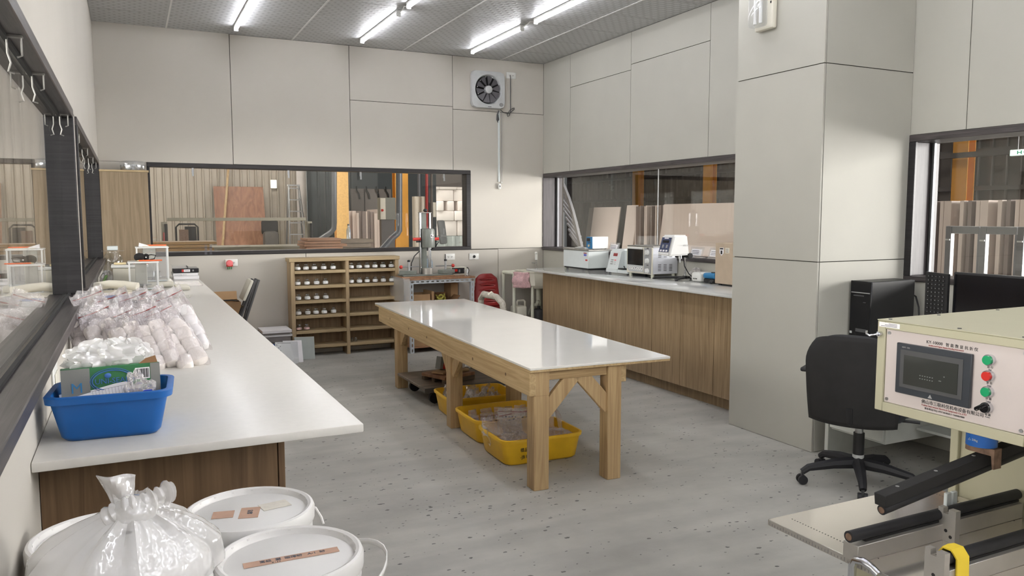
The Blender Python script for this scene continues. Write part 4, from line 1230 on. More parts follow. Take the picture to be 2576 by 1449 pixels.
def crumple(cx_, cy_, cz_, sx, sy, sz, seed, amp=.35, n=18, m=10, flat=0.0):
    """wrinkled film heap as one closed sheet"""
    rnd = random.Random(seed)
    ph = [(rnd.uniform(1, 5), rnd.uniform(0, 6.28), rnd.uniform(2, 7), rnd.uniform(0, 6.28), rnd.uniform(.3, 1)) for _ in range(7)]
    mb = MB()
    def fn(u, v):
        th = 2 * PI * u; f = PI * (v * .96 + .02)
        d = 1 + amp * sum(w * math.sin(a * th * 1.0 // 1 * 1 + b) * math.sin(c * f + e) for (a, b, c, e, w) in [(int(q[0]) * th, q[1], q[2], q[3], q[4]) for q in ph]) / 3
        d += rnd.uniform(-.045, .045)
        return (cx_ + sx * d * math.sin(f) * math.cos(th), cy_ + sy * d * math.sin(f) * math.sin(th), cz_ + sz * d * math.cos(f))
    mb.grid(fn, n, m, closed_u=True)
    return mb
def heap(name, label, cat, c, s, seed, mat, rough=0.35, n=44, m=26):
    o = crumple(c[0], c[1], c[2], s[0], s[1], s[2], seed, rough, n, m).build(name, mat, None, smooth=45)
    return tag(o, label, cat)
heap('plastic_bag', 'crumpled clear plastic bags lying over the glove box in the blue tub', 'plastic bag', (-.075, 2.52, CT + .205), (.10, .05, .045), 5, 'milky_film', .45)
heap('plastic_bag', 'rumpled white plastic bag behind the glove box', 'plastic bag', (-.02, 2.57, CT + .20), (.07, .04, .045), 9, 'milky_film', .4)
heap('plastic_bag', 'small clear bag with blue print at the right end of the blue tub', 'plastic bag', (.022, 2.42, CT + .10), (.032, .025, .045), 12, 'thin_film', .45)
heap('plastic_bag', 'clear crumpled bag hanging over the middle of the glove box', 'plastic bag', (.005, 2.418, CT + .115), (.03, .015, .055), 17, 'thin_film', .45)
tag(MB().b(.018, .040, 2.375, 2.379, CT + .10, CT + .128).b(.012, .022, 2.375, 2.379, CT + .085, CT + .098).build('printed_tag', 'blue_ink'), 'blue printed tag inside the small clear bag in the tub', 'tag')
# printed forms in the tub
fm = thing('form_sheet', 'white printed form with a ruled table leaning in the blue tub', 'paper', (-.075, 2.405, CT + .02))
fm.rotation_euler = (R(-24), R(-7), R(4))
MB().b(-.10, .085, -.001, .001, 0, .125).build('sheet', 'paper', fm, local=True, smooth=0)
for k in range(13): MB().b(-.02 + k * .0082, -.0195 + k * .0082, -.0014, -.0011, .055, .115).build('rule', 'grey_ink', fm, local=True, smooth=0)
for k in range(3): MB().b(-.045, .080, -.0014, -.0011, .055 + k * .03, .0556 + k * .03).build('rule', 'grey_ink', fm, local=True, smooth=0)
for k in range(3): ltext('lettering', '\u8a66\u9a57\n\u6642\u9593', .007, (-.035 + k * .008 - .004, -.0014, .095), 'grey_ink', fm)
f2 = thing('form_sheet', 'plain white paper behind the ruled form in the blue tub', 'paper', (-.03, 2.418, CT + .02))
f2.rotation_euler = (R(-20), R(3), R(2))
MB().b(-.07, .075, -.001, .001, 0, .105).build('sheet', 'paper', f2, local=True, smooth=0)
bk = thing('card_tag', 'white card with a black clip edge behind the plastic in the tub', 'card', (-.135, 2.63, CT + .001))
bk.rotation_euler = (R(-10), R(12), R(30))
MB().b(-.02, .025, -.002, .002, 0, .20).build('card', 'paper', bk, local=True, smooth=0)
MB().b(-.026, -.0205, -.004, .004, 0.0, .19).build('clip_edge', 'black_matte', bk, local=True, smooth=0)

# white box/socket on the low wall beside the tub
sw = thing('wall_switch', 'white wall switch plate on the left wall behind the blue tub', 'switch', (XL, 2.95, .99))
MB().b(XL, XL + .008, 2.88, 3.02, .935, 1.045, .003).build('plate', 'white_plastic', sw)
for k in range(3): MB().b(XL + .008, XL + .012, 2.895 + k * .04, 2.925 + k * .04, .955, 1.02, .002).build('rocker', 'off_white', sw)

# ---- bags of powder sachets
def powder_bag(name, label, base, top, width, seed, n_row=4, zip_col='red_ink', film='bag_film', tint='powder'):
    """clear zip bag standing on its filled foot; sachets lie inside in pairs"""
    rnd = random.Random(seed)
    t = thing(name, label, 'powder bag', base, 'bags of powder sachets on the left worktop')
    B, T = Vector((0, 0, 0)), Vector(top) - Vector(base)
    L = T.length
    zax = T.normalized()
    xax = Vector((1, -.25, 0)); xax = (xax - zax * xax.dot(zax)).normalized()
    yax = zax.cross(xax)
    M = Matrix((xax, yax, zax)).transposed().to_4x4()
    thick = .100
    def prof(v):          # half thickness along the bag
        if v < .08: return thick * (.86 + v * 1.7)
        if v < .58: return thick
        return max(.004, thick * (1 - (v - .58) / .36))
    ph = [(rnd.uniform(3, 9), rnd.uniform(0, 6), rnd.uniform(4, 12), rnd.uniform(0, 6)) for _ in range(5)]
    def fn(u, v):
        a = 2 * PI * u
        w = width / 2 * (1 - .03 * max(0, .2 - v) / .2) * (1 + .05 * math.sin(5 * v + seed))
        wr_ = sum(math.sin(p[0] * a + p[1] + 3 * v) * math.sin(p[2] * v * 2 + p[3]) for p in ph)
        k = .0045 + (.011 if v > .5 else 0)
        se = 2.6
        c, s = math.cos(a), math.sin(a)
        x = w * math.copysign(abs(c) ** (2 / se), c)
        y = prof(v) / 1.9 * math.copysign(abs(s) ** (2 / se), s) + wr_ * k * (1 if abs(s) > .2 else .3)
        z = -.012 + v * (L + .024) + wr_ * .003 + (.010 * c if v > .9 else 0)
        q = M @ Vector((x, y + (.03 * max(0, v - .6)), z))
        return Vector((q.x, q.y, max(q.z, -.003)))
    mb = MB(); mb.grid(fn, 30, 22, closed_u=True)
    bm_ = mb.bm
    mb.build('film', film, t, local=True, smooth=30)
    # sachets
    for k in range(n_row):
        for sx in (-1, 1):
            mb = MB()
            zz = .034 + k * L * .165 + rnd.uniform(-.004, .004)
            mb.box((0, 0, 0), (width * .47, .060, L * .19), None, .021, 4)
            for v in mb.bm.verts: v.co += Vector((rnd.uniform(-.0012, .0012), rnd.uniform(-.0012, .0012), rnd.uniform(-.0012, .0012)))
            mb.xform(M @ Matrix.Translation((sx * width * .225, rnd.uniform(-.004, .004) + sx * .003, zz + sx * .006)) @ Euler((rnd.uniform(-.15, .15), rnd.uniform(-.3, .3), rnd.uniform(-.15, .15))).to_matrix().to_4x4())
            mb.build('sachet', tint, t, local=True, smooth=180)
    mb = MB(); mb.tube([M @ Vector((-width * .46, .012, L * .94)), M @ Vector((0, .016, L * .945)), M @ Vector((width * .46, .010, L * .955))], .0022, 5)
    mb.build('zip_strip', zip_col, t, local=True)
    return t
front = [((-.145, 3.60), (-.195, 3.80, .205), 'first from the wall'), ((-.075, 3.535), (-.155, 3.74, .225), 'second from the wall'), ((.015, 3.43), (-.065, 3.69, .215), 'third from the wall'),
         ((.115, 3.40), (.025, 3.68, .225), 'fourth from the wall'), ((.22, 3.40), (.09, 3.70, .22), 'farthest from the wall')]
for k, ((bx_, by_), (tx, ty, tz), lab) in enumerate(front):
    powder_bag('powder_bag', 'clear zip bag of white powder sachets in the front row, ' + lab, (bx_, by_, CT + .004), (tx, ty, CT + tz), .135, 20 + k)
back = [((-.12, 3.86), (-.19, 4.06, .268), 'first from the wall'), ((-.02, 3.84), (-.09, 4.06, .258), 'second from the wall'), ((.08, 3.82), (.0, 4.04, .258), 'third from the wall'),
        ((.17, 3.80), (.075, 4.05, .262), 'fourth from the wall'), ((.255, 3.77), (.15, 4.02, .258), 'farthest from the wall')]
for k, ((bx_, by_), (tx, ty, tz), lab) in enumerate(back):
    powder_bag('powder_bag', 'clear zip bag of white powder sachets in the back row, ' + lab, (bx_, by_, CT + .004), (tx, ty, CT + tz), .135, 40 + k, tint='powder_white')

# ---- bottle, paper roll, green bag, jar
wbt = thing('wash_bottle', 'squat white plastic bottle with a blue ring lid behind the powder bags', 'bottle', (-.12, 4.95, CT))
MB().lathe([(0, 0), (.075, 0), (.08, .01), (.08, .09), (.065, .115), (.05, .125), (.05, .14), (0, .14)], (-.10, 4.95, CT + .001), 26).build('body', 'white_plastic', wbt)
MB().lathe([(.052, .126), (.056, .13), (.056, .15), (.05, .156), (0, .156)], (-.10, 4.95, CT + .001), 26).build('lid', 'cool_white', wbt)
MB().lathe([(.050, .156), (.054, .158), (.050, .162), (.03, .162), (.03, .157)], (-.10, 4.95, CT + .001), 26).build('ring', 'blue_ring', wbt)
pr_ = tag(MB().tube([(-.205, 5.50, CT + .175), (-.12, 5.47, CT + .190), (-.04, 5.42, CT + .186), (.035, 5.38, CT + .176)], .026, 12).build('paper_roll', 'paper_cream'), 'long cream paper roll lying across the bottles by the left window', 'paper roll')
bx2 = thing('white_carton', 'low white box under the cream paper roll', 'box', (-.07, 5.45, CT))
MB().b(-.2, .0, 5.36, 5.56, CT + .001, CT + .132, .004).build('body', 'paper', bx2)
MB().b(-.203, .003, 5.357, 5.563, CT + .1325, CT + .145, .003).build('lid', 'paper_cream', bx2)
heap('plastic_bag', 'green and white plastic bag standing by the left window', 'plastic bag', (-.165, 7.2, CT + .075), (.065, .05, .09), 31, 'milky_film', .25)
tag(MB().tube([(-.232 + .014 * k, 7.12 - .01 * math.sin(k), CT + .015 + .030 * k) for k in range(5)], .010, 6).build('green_strap', 'green_stripe'), 'light green edge strip of the bag by the left window', 'strip')
mb = MB()
pts = []
for k in range(60):
    a = k * .42; rr = .045 + .012 * math.sin(k * 1.7)
    pts.append((-.06 + rr * math.cos(a) * 1.3 + k * .0012, 7.75 + rr * math.sin(a), CT + .008 + .0006 * k + .008 * math.sin(k * .9)))
mb.tube(pts, .005, 5)
tag(mb.build('cable_coil', 'black_plastic'), 'black cable coiled on the worktop behind the nearer balance', 'cable')
gj = thing('glass_jar', 'big clear glass jar with a flat lid in front of the tall cabinet', 'jar', (-.14, 8.25, CT))
MB().lathe([(0, .0), (.078, 0), (.089, .012), (.089, .19), (.08, .235), (.060, .262), (.054, .272), (.056, .285), (.050, .285), (.048, .27), (.076, .23), (.085, .19), (.085, .016), (0, .008)], (-.145, 8.25, CT + .001), 32).build('body', 'clear_glass', gj)
MB().lathe([(0, .006), (.082, .006), (.082, .045), (0, .05)], (-.145, 8.25, CT + .005), 24).build('contents', 'powder', gj)
MB().b(-.236, -.045, 8.16, 8.34, CT + .289, CT + .297, .002).build('lid_plate', 'acrylic', gj)
MB().b(-.19, -.10, 8.20, 8.30, CT + .298, CT + .335, .004).build('lid_box', 'cool_white', gj)

# ---- two balances with draught shields
def balance(x, y, w, d, h, label):
    t = thing('analytical_balance', label, 'balance', (x, y, CT))
    z = CT + .001
    MB().b(x - w / 2 - .02, x + w / 2 + .03, y - d / 2 - .10, y + d / 2 + .03, z, z + .055, .02, 2).build('base', 'off_white', t)
    MB().lathe([(0, .075), (.055, .075), (.058, .078), (0, .081)], (x, y, z), 24).build('pan', 'steel', t)
    MB().cyl((x, y, z + .055), (x, y, z + .075), .01, n=8).build('pan_post', 'steel', t)
    for sx in (-1, 1):
        for sy in (-1, 1):
            xx, yy = x + sx * (w / 2 - .006), y + sy * (d / 2 - .006)
            MB().b(xx - .006, xx + .006, yy - .006, yy + .006, z + .055, z + h - .012).build('corner_post', 'white_paint', t)
        MB().b(x + sx * (w / 2 - .004) - .0015, x + sx * (w / 2 - .004) + .0015, y - d / 2 + .013, y + d / 2 - .013, z + .058, z + h - .014).build('side_pane', 'acrylic', t)
    MB().b(x - w / 2 + .013, x + w / 2 - .013, y - d / 2 + .002, y - d / 2 + .005, z + .058, z + h - .014).build('front_pane', 'acrylic', t)
    MB().b(x - w * .28, x + w * .12, y + d / 2 - .03, y + d / 2 - .008, z + .056, z + h - .015, .003).build('back_column', 'off_white', t)
    MB().b(x - w / 2 - .005, x + w / 2 + .005, y - d / 2 - .005, y + d / 2 + .005, z + h - .012, z + h, .003).build('top_frame', 'white_paint', t)
    MB().b(x - w / 2 + .0, x + w / 2 - .02, y - d / 2 - .099, y - d / 2 - .02, z + .0555, z + .06).build('keypad', 'cool_white', t)
    return t, z + h
b1, zt1 = balance(.09, 6.76, .21, .20, .262, 'nearer balance with clear draught shield and black tape on top')
b2, zt2 = balance(.175, 7.56, .255, .22, .348, 'farther balance with clear draught shield and papers on top')
def pencil(a, b, label, mat='orange_pencil'):
    t = thing('pencil', label, 'pencil', a)
    A, B = Vector(a), Vector(b); d = (B - A).normalized()
    MB().cyl(A, B, .006, n=6).build('shaft', mat, t)
    MB().cyl(B, B + d * .02, .006, .001, n=6).build('tip', 'cream_stick', t)
pencil((.225, 6.70, zt1 + .007), (.06, 6.71, zt1 + .007), 'orange brush handle on the nearer balance')
pencil((.29, 7.50, zt2 + .012), (.14, 7.52, zt2 + .012), 'orange brush handle on the farther balance')
tp = thing('brush', 'flat brush with pale bristles on the balance tops by the jar', 'brush', (0, 7.0, CT + .25))
MB().b(-.12, -.03, 7.04, 7.10, CT + .225, CT + .240, .004).build('bristles', 'cream_stick', tp)
MB().b(-.029, .02, 7.045, 7.095, CT + .226, CT + .239, .003).build('ferrule', 'dull_steel', tp)
MB().b(.021, .14, 7.055, 7.085, CT + .226, CT + .238, .004).build('handle', 'orange_pencil', tp)
bxs = thing('instrument_box', 'white plastic instrument box beside the nearer balance', 'box', (.03, 7.07, CT))
MB().b(-.13, .12, 6.97, 7.19, CT + .001, CT + .2, .01, 2).build('body', 'off_white', bxs)
MB().b(-.14, .13, 6.96, 7.20, CT + .201, CT + .223, .006, 2).build('lid', 'white_plastic', bxs)
bt2 = thing('black_tape_wad', 'black wad of tape and cord on the nearer balance', 'tape', (.10, 6.75, zt1))
mb = MB(); mb.ball((.065, 6.75, zt1 + .031), .042, (1.0, .7, .72), 2, .18); mb.ball((.112, 6.77, zt1 + .030), .032, (.8, .8, .9), 2, .15); mb.build('wad', 'black_matte', bt2)
MB().tube([(.13, 6.74, zt1 + .01), (.17, 6.72, zt1 + .018), (.18, 6.72, zt1 + .045), (.15, 6.74, zt1 + .05), (.12, 6.75, zt1 + .045)], .0045, 6).build('loop', 'black_matte', bt2)
MB().ball((.112, 6.742, zt1 + .03), .006).build('snap', 'white_paint', bt2)
tag(MB().b(.10, .295, 7.47, 7.65, zt2 + .0005, zt2 + .006, .002).build('envelope', 'paper_cream'), 'cream envelope lying on the farther balance', 'envelope')
tag(MB().prism([(.07, zt2 + .001), (.16, zt2 + .001), (.15, zt2 + .010), (.075, zt2 + .035)], 'y', 7.5, 7.56).build('paper_scrap', 'paper'), 'folded white paper scrap on the farther balance', 'paper')
kp = thing('bench_scale', 'flat bench scale with a grey pan and black base behind the powder bags', 'scale', (.12, 5.2, CT))
MB().b(-.02, .20, 6.12, 6.40, CT + .001, CT + .022, .004).build('base', 'black_plastic', kp)
MB().b(-.03, .21, 6.11, 6.41, CT + .0225, CT + .043, .006).build('body', 'off_white', kp)
MB().b(-.02, .215, 6.10, 6.44, CT + .0435, CT + .056, .004, 2).build('pan', 'pale_grey', kp)
tag(MB().lathe([(0, 0), (.07, 0), (.085, .012), (.082, .012), (.068, .004), (0, .004)], (.33, 6.35, CT + .001), 24).build('glass_dish', 'clear_glass'), 'shallow clear dish at the right of the bench scale', 'dish')
tag(MB().b(.36, .57, 7.4, 7.95, CT + .0008, CT + .0022).build('plastic_sleeve', 'thin_film'), 'clear plastic sleeve lying flat on the worktop', 'sleeve')
for k, (z0, hh, dx, m_, lab) in enumerate(((.001, .032, .0, 'paper', 'white catalogue at the bottom of the binder pile'), (.0335, .03, -.006, 'pale_grey', 'grey-white manual in the middle of the binder pile'))):
    t = thing('catalogue', lab, 'book', (.48, 8.35, CT + z0))
    MB().b(.37 + dx, .60 + dx, 8.2, 8.5, CT + z0, CT + z0 + hh, .002).build('cover', m_, t)
    MB().b(.375 + dx, .595 + dx, 8.198, 8.1995, CT + z0 + .004, CT + z0 + hh - .004).build('page_edge', 'paper', t)
    if k == 1: text('lettering', 'General Catalog  2 0 1 2', .011, (.375, 8.1975, CT + z0 + .010), '-y', 'black_ink', t)
t = thing('ring_binder', 'black ring binder with a red and white label on top of the pile', 'binder', (.48, 8.35, CT + .065))
MB().b(.372, .60, 8.2, 8.5, CT + .065, CT + .107, .003).build('cover', 'book_black', t)
MB().b(.445, .52, 8.1985, 8.1998, CT + .074, CT + .098).build('spine_label', 'paper', t)
MB().b(.445, .463, 8.1975, 8.1984, CT + .074, CT + .098).build('label_band', 'red_plastic', t)
MB().b(.472, .51, 8.1975, 8.1984, CT + .084, CT + .087).build('lettering', 'grey_ink', t)
MB().b(.54, .555, 8.1985, 8.1998, CT + .078, CT + .094).build('mark', 'grey_plastic', t)
t = thing('sample_tray', 'low clear tray on top of the black binder', 'tray', (.46, 8.4, CT + .108))
MB().b(.36, .5, 8.22, 8.48, CT + .108, CT + .135, .004).build('body', 'acrylic', t)
MB().b(.50, .505, 8.22, 8.48, CT + .108, CT + .128, .001).build('end', 'dark_grey', t)
t = thing('weighing_dish', 'small clear beaker of grey powder inside the farther balance', 'beaker', (.2, 7.45, CT + .082))
MB().lathe([(0, 0), (.03, 0), (.034, .05), (.032, .05), (.028, .003), (0, .003)], (.2, 7.53, CT + .083), 18).build('body', 'clear_glass', t)
MB().b(.33, .44, 7.0, 7.3, CT + .001, CT + .03, .006).build('sealer_base', 'off_white', thing('heat_sealer', 'small cream desk instrument in front of the farther balance', 'instrument', (.38, 7.1, CT)))

# ---- behind the bench: carton and folding chair
cbx = thing('cardboard_box', 'open brown carton behind the far end of the left bench', 'box', (.86, 8.45, 0))
mb = MB()
for (a_, b2_, c_, d_) in ((.64, 1.0, 8.36, 8.366), (.64, 1.0, 8.694, 8.70), (.64, .646, 8.366, 8.694), (.994, 1.0, 8.366, 8.694)): mb.b(a_, b2_, c_, d_, .0, .66)
mb.b(.646, .994, 8.366, 8.694, 0, .006)
mb.build('carton', 'cardboard', cbx, smooth=0)
mb = MB(); mb.box((.83, 8.69, .70), (.34, .005, .09), (R(-20), 0, 0)); mb.build('flap', 'cardboard', cbx)
tag(MB().tube([(.66, 8.31, .67), (.75, 8.30, .688), (.9, 8.30, .688), (.975, 8.31, .675)], .006, 6).build('black_strap', 'black_plastic'), 'black strap lying over the open carton', 'strap')
fc = thing('folding_chair', 'folded chair with white back and dark legs against the wall', 'chair', (1.12, 8.3, 0))
def yz(px, py, x): return px
for (xa, xb, ya, yb_) in ((1.02, 1.20, 7.95, 8.55), (1.08, 1.235, 7.95, 8.55)):
    MB().tube([(xa - .22, 8.0, 0), (xa - .08, 8.05, .5), (xb - .09, 8.1, .90)], .014, 8).build('leg', 'dark_grey', fc)
    MB().tube([(xa - .16, 8.27, 0), (xa - .06, 8.28, .5), (xb - .09, 8.29, .90)], .014, 8).build('leg', 'dark_grey', fc)
mb = MB(); mb.box((1.035, 8.19, .80), (.03, .30, .22), (0, R(24), 0), .012, 2); mb.build('backrest', 'off_white', fc)
mb = MB(); mb.box((.93, 8.15, .36), (.025, .2, .34), (0, R(17), 0), .01, 2); mb.build('seat', 'off_white', fc)
MB().b(.99, 1.03, 8.07, 8.27, .62, .64).build('crossbar', 'dark_grey', fc)

# ================================================================== SAMPLE SHELF AND JARS
bs = thing('bookshelf', 'low oak shelf unit of two columns holding sample jars against the back wall', 'shelf', (2.15, 8.66, 0))
SF, SBK = 8.55, 8.765
MB().b(1.525, 2.755, SF - .012, SBK, 1.042, 1.082, .002).build('top', 'oak_h', bs)
MB().b(1.54, 1.582, SF, SBK, 0, 1.041, .001).build('side_panel', 'oak_v', bs)
MB().b(2.705, 2.745, SF, SBK, 0, 1.041, .001).build('side_panel', 'oak_v', bs)
MB().b(2.135, 2.172, SF, SBK - .012, 0, 1.041, .001).build('divider', 'oak_v', bs)
MB().b(1.583, 2.704, SBK - .011, SBK - .001, .05, 1.041).build('back_panel', 'oak_mid_v', bs)
SHZ = (.945, .782, .620, .457, .290, .125)
for z in SHZ:
    for (x0, x1) in ((1.583, 2.134), (2.173, 2.704)):
        MB().b(x0, x1, SF + .003, SBK - .012, z - .033, z, .001).build('shelf', 'oak_h', bs)

def make_jar(label, group, powder='powder_white', fill=.5, empty=False):
    t = thing('sample_jar', label, 'jar', (0, 0, 0), group)
    MB().lathe([(0, .001), (.024, .001), (.031, .008), (.0335, .022), (.0325, .036), (.027, .048), (.019, .056), (.018, .06), (.016, .06), (.017, .055), (.025, .047), (.0305, .036), (.0315, .022), (.029, .009), (0, .004)], n=18).build('glass', 'clear_glass', t, local=True)
    MB().lathe([(.0185, .056), (.020, .058), (.020, .068), (.018, .070), (0, .070)], n=16).build('lid', 'chrome', t, local=True)
    if not empty:
        MB().lathe([(0, .005), (.027, .009), (.0308, .022), (.0302, .036 * fill / .5), (.022, .042 * fill / .5), (0, .043 * fill / .5)], n=16).build('powder', powder, t, local=True)
        mb = MB()
        n = 8
        P = []
        for i in range(n + 1):
            a = R(-125 + 70 * i / n)
            for z in (.013, .031): P.append((.0345 * math.cos(a), .0345 * math.sin(a), z))
        mb.add(P, [(2 * i, 2 * i + 2, 2 * i + 3, 2 * i + 1) for i in range(n)])
        mb.build('label', 'paper' if powder != 'powder_pink' else 'powder_pink', t, local=True)
    return t
proto = make_jar('x', 'x')
proto_pink = make_jar('x', 'x', 'powder_pink', .4)
proto_empty = make_jar('x', 'x', empty=True)
ordn = ['first', 'second', 'third', 'fourth', 'fifth', 'sixth']
used = {}
def put_jar(p, x, z, label, group, sc=1.0):
    if p.name not in used:
        o = p; used[p.name] = 1
    else:
        o = copy_tree(p)
    o.location = (x, 8.605 + random.uniform(-.006, .006), z + .0005); o.rotation_euler = (0, 0, random.uniform(-.5, .5))
    o.scale = (sc, sc, sc)
    o['label'] = label; o['group'] = group
rowsL = [(0, [1.622, 1.713, 1.805, 1.905, 2.008]), (1, [1.622, 1.722, 1.826, 1.922]), (2, [1.624, 1.720, 1.822, 1.922]), (3, [1.622, 1.722, 1.810, 1.900, 2.005])]
rn = ['top', 'second', 'third', 'fourth', 'fifth', 'bottom']
for r_, xs in rowsL:
    for i, x in enumerate(xs):
        put_jar(proto, x, SHZ[r_], 'small glass jar of white powder, %s from the left on the %s left shelf' % (ordn[i], rn[r_]), 'sample jars on the left shelves')
for r_, xs in ((0, [2.210, 2.300, 2.392, 2.484, 2.577, 2.676]), (1, [2.210, 2.300, 2.392, 2.484, 2.577, 2.676])):
    for i, x in enumerate(xs):
        put_jar(proto, x, SHZ[r_], 'small glass jar of white powder, %s from the divider on the %s right shelf' % (ordn[i], rn[r_]), 'sample jars on the right shelves')
for i, x in enumerate((1.624, 1.706)):
    put_jar(proto_pink, x, SHZ[4], 'small glass jar of pink powder, %s on the fifth left shelf' % ('nearest the side' if i == 0 else 'nearer the divider'), 'pink sample jars')
for i, (x, lab) in enumerate(((2.205, 'empty small glass vial nearest the divider on the bottom right shelf'), (2.245, 'empty small glass vial beside the first one on the bottom right shelf'))):
    put_jar(proto_empty, x, SHZ[5], lab, 'empty vials', .72)

# ---- pile of books and plates on the floor left of the shelf
fl_ = [('book', 'book_grey', .28, .165, 'thick dark grey catalogue at the bottom of the floor pile'), ('book', 'book_black', .30, .05, 'black catalogue low in the floor pile'),
       ('book', 'book_grey', .30, .055, 'grey catalogue in the middle of the floor pile'), ('book', 'pale_grey', .30, .02, 'thin white catalogue near the top of the floor pile'),
       ('book', 'book_grey', .29, .018, 'thin grey catalogue second in the floor pile'), ('book', 'paper', .30, .026, 'white catalogue on top of the floor pile')]
z = .0
for k, (n_, m_, w_, h_, lab) in enumerate(fl_):
    t = thing('book', lab, 'book', (1.34, 8.5, z), 'catalogues piled on the floor')
    dx = random.uniform(-.015, .015)
    MB().b(1.20 + dx, 1.20 + dx + w_, 8.36, 8.70, z + .0005, z + .004).b(1.20 + dx, 1.20 + dx + w_, 8.36, 8.70, z + h_ - .0035, z + h_).b(1.20 + dx, 1.204 + dx, 8.36, 8.70, z + .004, z + h_ - .0035).build('cover', m_, t)
    MB().b(1.206 + dx, 1.198 + dx + w_, 8.364, 8.695, z + .0045, z + h_ - .004).build('pages', 'paper' if k in (3, 5) else 'book_grey', t)
    z += h_ + .001
bz_ = thing('book', 'blue ring file standing in front of the floor pile', 'book', (1.37, 8.32, 0))
mb = MB(); mb.box((1.385, 8.335, .105), (.30, .03, .20), (R(-8), 0, R(3))); mb.build('cover', 'book_blue', bz_)
t = thing('document_sleeve', 'white printed sheets in a shiny clear sleeve leaning on the floor pile', 'document', (1.44, 8.22, 0))
t.rotation_euler = (R(-21), R(4), R(8))
MB().b(-.13, .10, -.006, .006, .003, .235).build('sheets', 'paper', t, local=True, smooth=0)
MB().b(-.135, .105, -.0085, -.007, .003, .24).build('sleeve', 'clear_glass', t, local=True, smooth=0)
for k in range(7): MB().b(-.12 + (k % 3) * .018, -.112 + (k % 3) * .018, -.0068, -.0062, .11 + k * .015, .119 + k * .015).build('mark', 'grey_ink', t, local=True, smooth=0)
MB().b(-.11, .03, -.0068, -.0062, .222, .226).build('heading', 'grey_ink', t, local=True, smooth=0)
t = thing('document_sleeve', 'second white sheet behind the shiny sleeve', 'document', (1.50, 8.27, 0))
t.rotation_euler = (R(-20), R(3), R(8))
MB().b(-.10, .10, -.003, .003, .003, .24).build('sheet', 'paper', t, local=True, smooth=0)
t = thing('grey_plate', 'plain pale grey square plate leaning on the shelf unit', 'plate', (1.645, 8.42, 0))
t.rotation_euler = (R(-17), R(2), R(0))
MB().b(-.105, .105, -.007, .007, .0, .245, .001).build('plate', 'stone_grey', t, local=True, smooth=0)

# ================================================================== SLOTTED-ANGLE BENCH WITH DRILL STAND
wb_ = thing('work_bench', 'galvanised slotted-angle bench with a plywood top in the corner', 'bench', (3.15, 8.5, 0))
BF, BBk, B0, B1, BT = 8.25, 8.74, 2.775, 3.55, .822
def slotted(x0, x1, y, z0, z1, axis, parent):
    """angle iron: a face with a row of slots (bars between the slots) and a return flange"""
    mb = MB()
    if axis == 'x':
        h = z1 - z0; mb.b(x0, x1, y, y + .003, z1 - h * .36, z1).b(x0, x1, y, y + .003, z0, z0 + h * .36)
        n = max(2, int((x1 - x0) / .058)); p = (x1 - x0) / n
        for k in range(n + 1):
            c = x0 + k * p; mb.b(max(x0, c - .013), min(x1, c + .013), y, y + .003, z0 + h * .36, z1 - h * .36)
        mb.b(x0, x1, y + .003, y + .04, z1 - .003, z1)
    else:
        w = x1 - x0; mb.b(x0, x0 + w * .36, y, y + .003, z0, z1).b(x1 - w * .36, x1, y, y + .003, z0, z1)
        n = max(2, int((z1 - z0) / .058)); p = (z1 - z0) / n
        for k in range(n + 1):
            c = z0 + k * p; mb.b(x0 + w * .36, x1 - w * .36, y, y + .003, max(z0, c - .013), min(z1, c + .013))
        mb.b(x0, x0 + .003, y + .003, y + .04, z0, z1)
    return mb
slotted(B0, B0 + .042, BF, 0, BT - .042, 'z', wb_).build('post', 'galvanised', wb_, smooth=0)
slotted(B1 - .042, B1, BF, 0, BT - .042, 'z', wb_).build('post', 'galvanised', wb_, smooth=0)
slotted(B0, B0 + .042, BBk, 0, BT - .042, 'z', wb_).build('post', 'dull_steel', wb_, smooth=0)
slotted(B1 - .042, B1, BBk - .02, 0, BT - .042, 'z', wb_).build('post', 'dull_steel', wb_, smooth=0)
slotted(B0, B1, BF - .0035, BT - .042, BT, 'x', wb_).build('rail', 'galvanised', wb_, smooth=0)
slotted(B0, B1, BBk - .01, BT - .042, BT, 'x', wb_).build('rail', 'dull_steel', wb_, smooth=0)
for xx in (B0 + .021, B1 - .021): MB().cyl((xx, BF - .010, BT - .02), (xx, BF - .003, BT - .02), .012, n=8).build('bolt', 'chrome', wb_)
MB().b(B0 + .01, B1 - .01, BF + .01, BBk - .03, .055, .068).build('lower_shelf', 'plywood', wb_)
MB().b(B0 + .01, B1 - .01, BF + .01, BBk - .03, .455, .468).build('middle_shelf', 'plywood', wb_)
MB().prism([(2.70, BF - .02), (3.555, BF - .02), (3.555, BBk + .02), (2.765, BBk + .02), (2.765, 8.52), (2.70, 8.52)], 'z', BT + .001, BT + .022).build('top', 'plywood', wb_, smooth=0)
tag(MB().grid(lambda u, v: (2.695 - .008 + .05 * 0 + .004 * math.sin(9 * v), 8.2 + u * .5, BT + .025 - max(0, v - .12) * .30 + .004 * math.sin(7 * u)) if v > .12 else (2.78 - v * .8, 8.2 + u * .5, BT + .026), 10, 10).grid(lambda u, v: (2.69 + u * .07, 8.205, BT + .02 - v * .25), 3, 3).build('plastic_cover', 'milky_film'),
    'translucent plastic sheet hanging over the left end of the plywood bench', 'sheet')
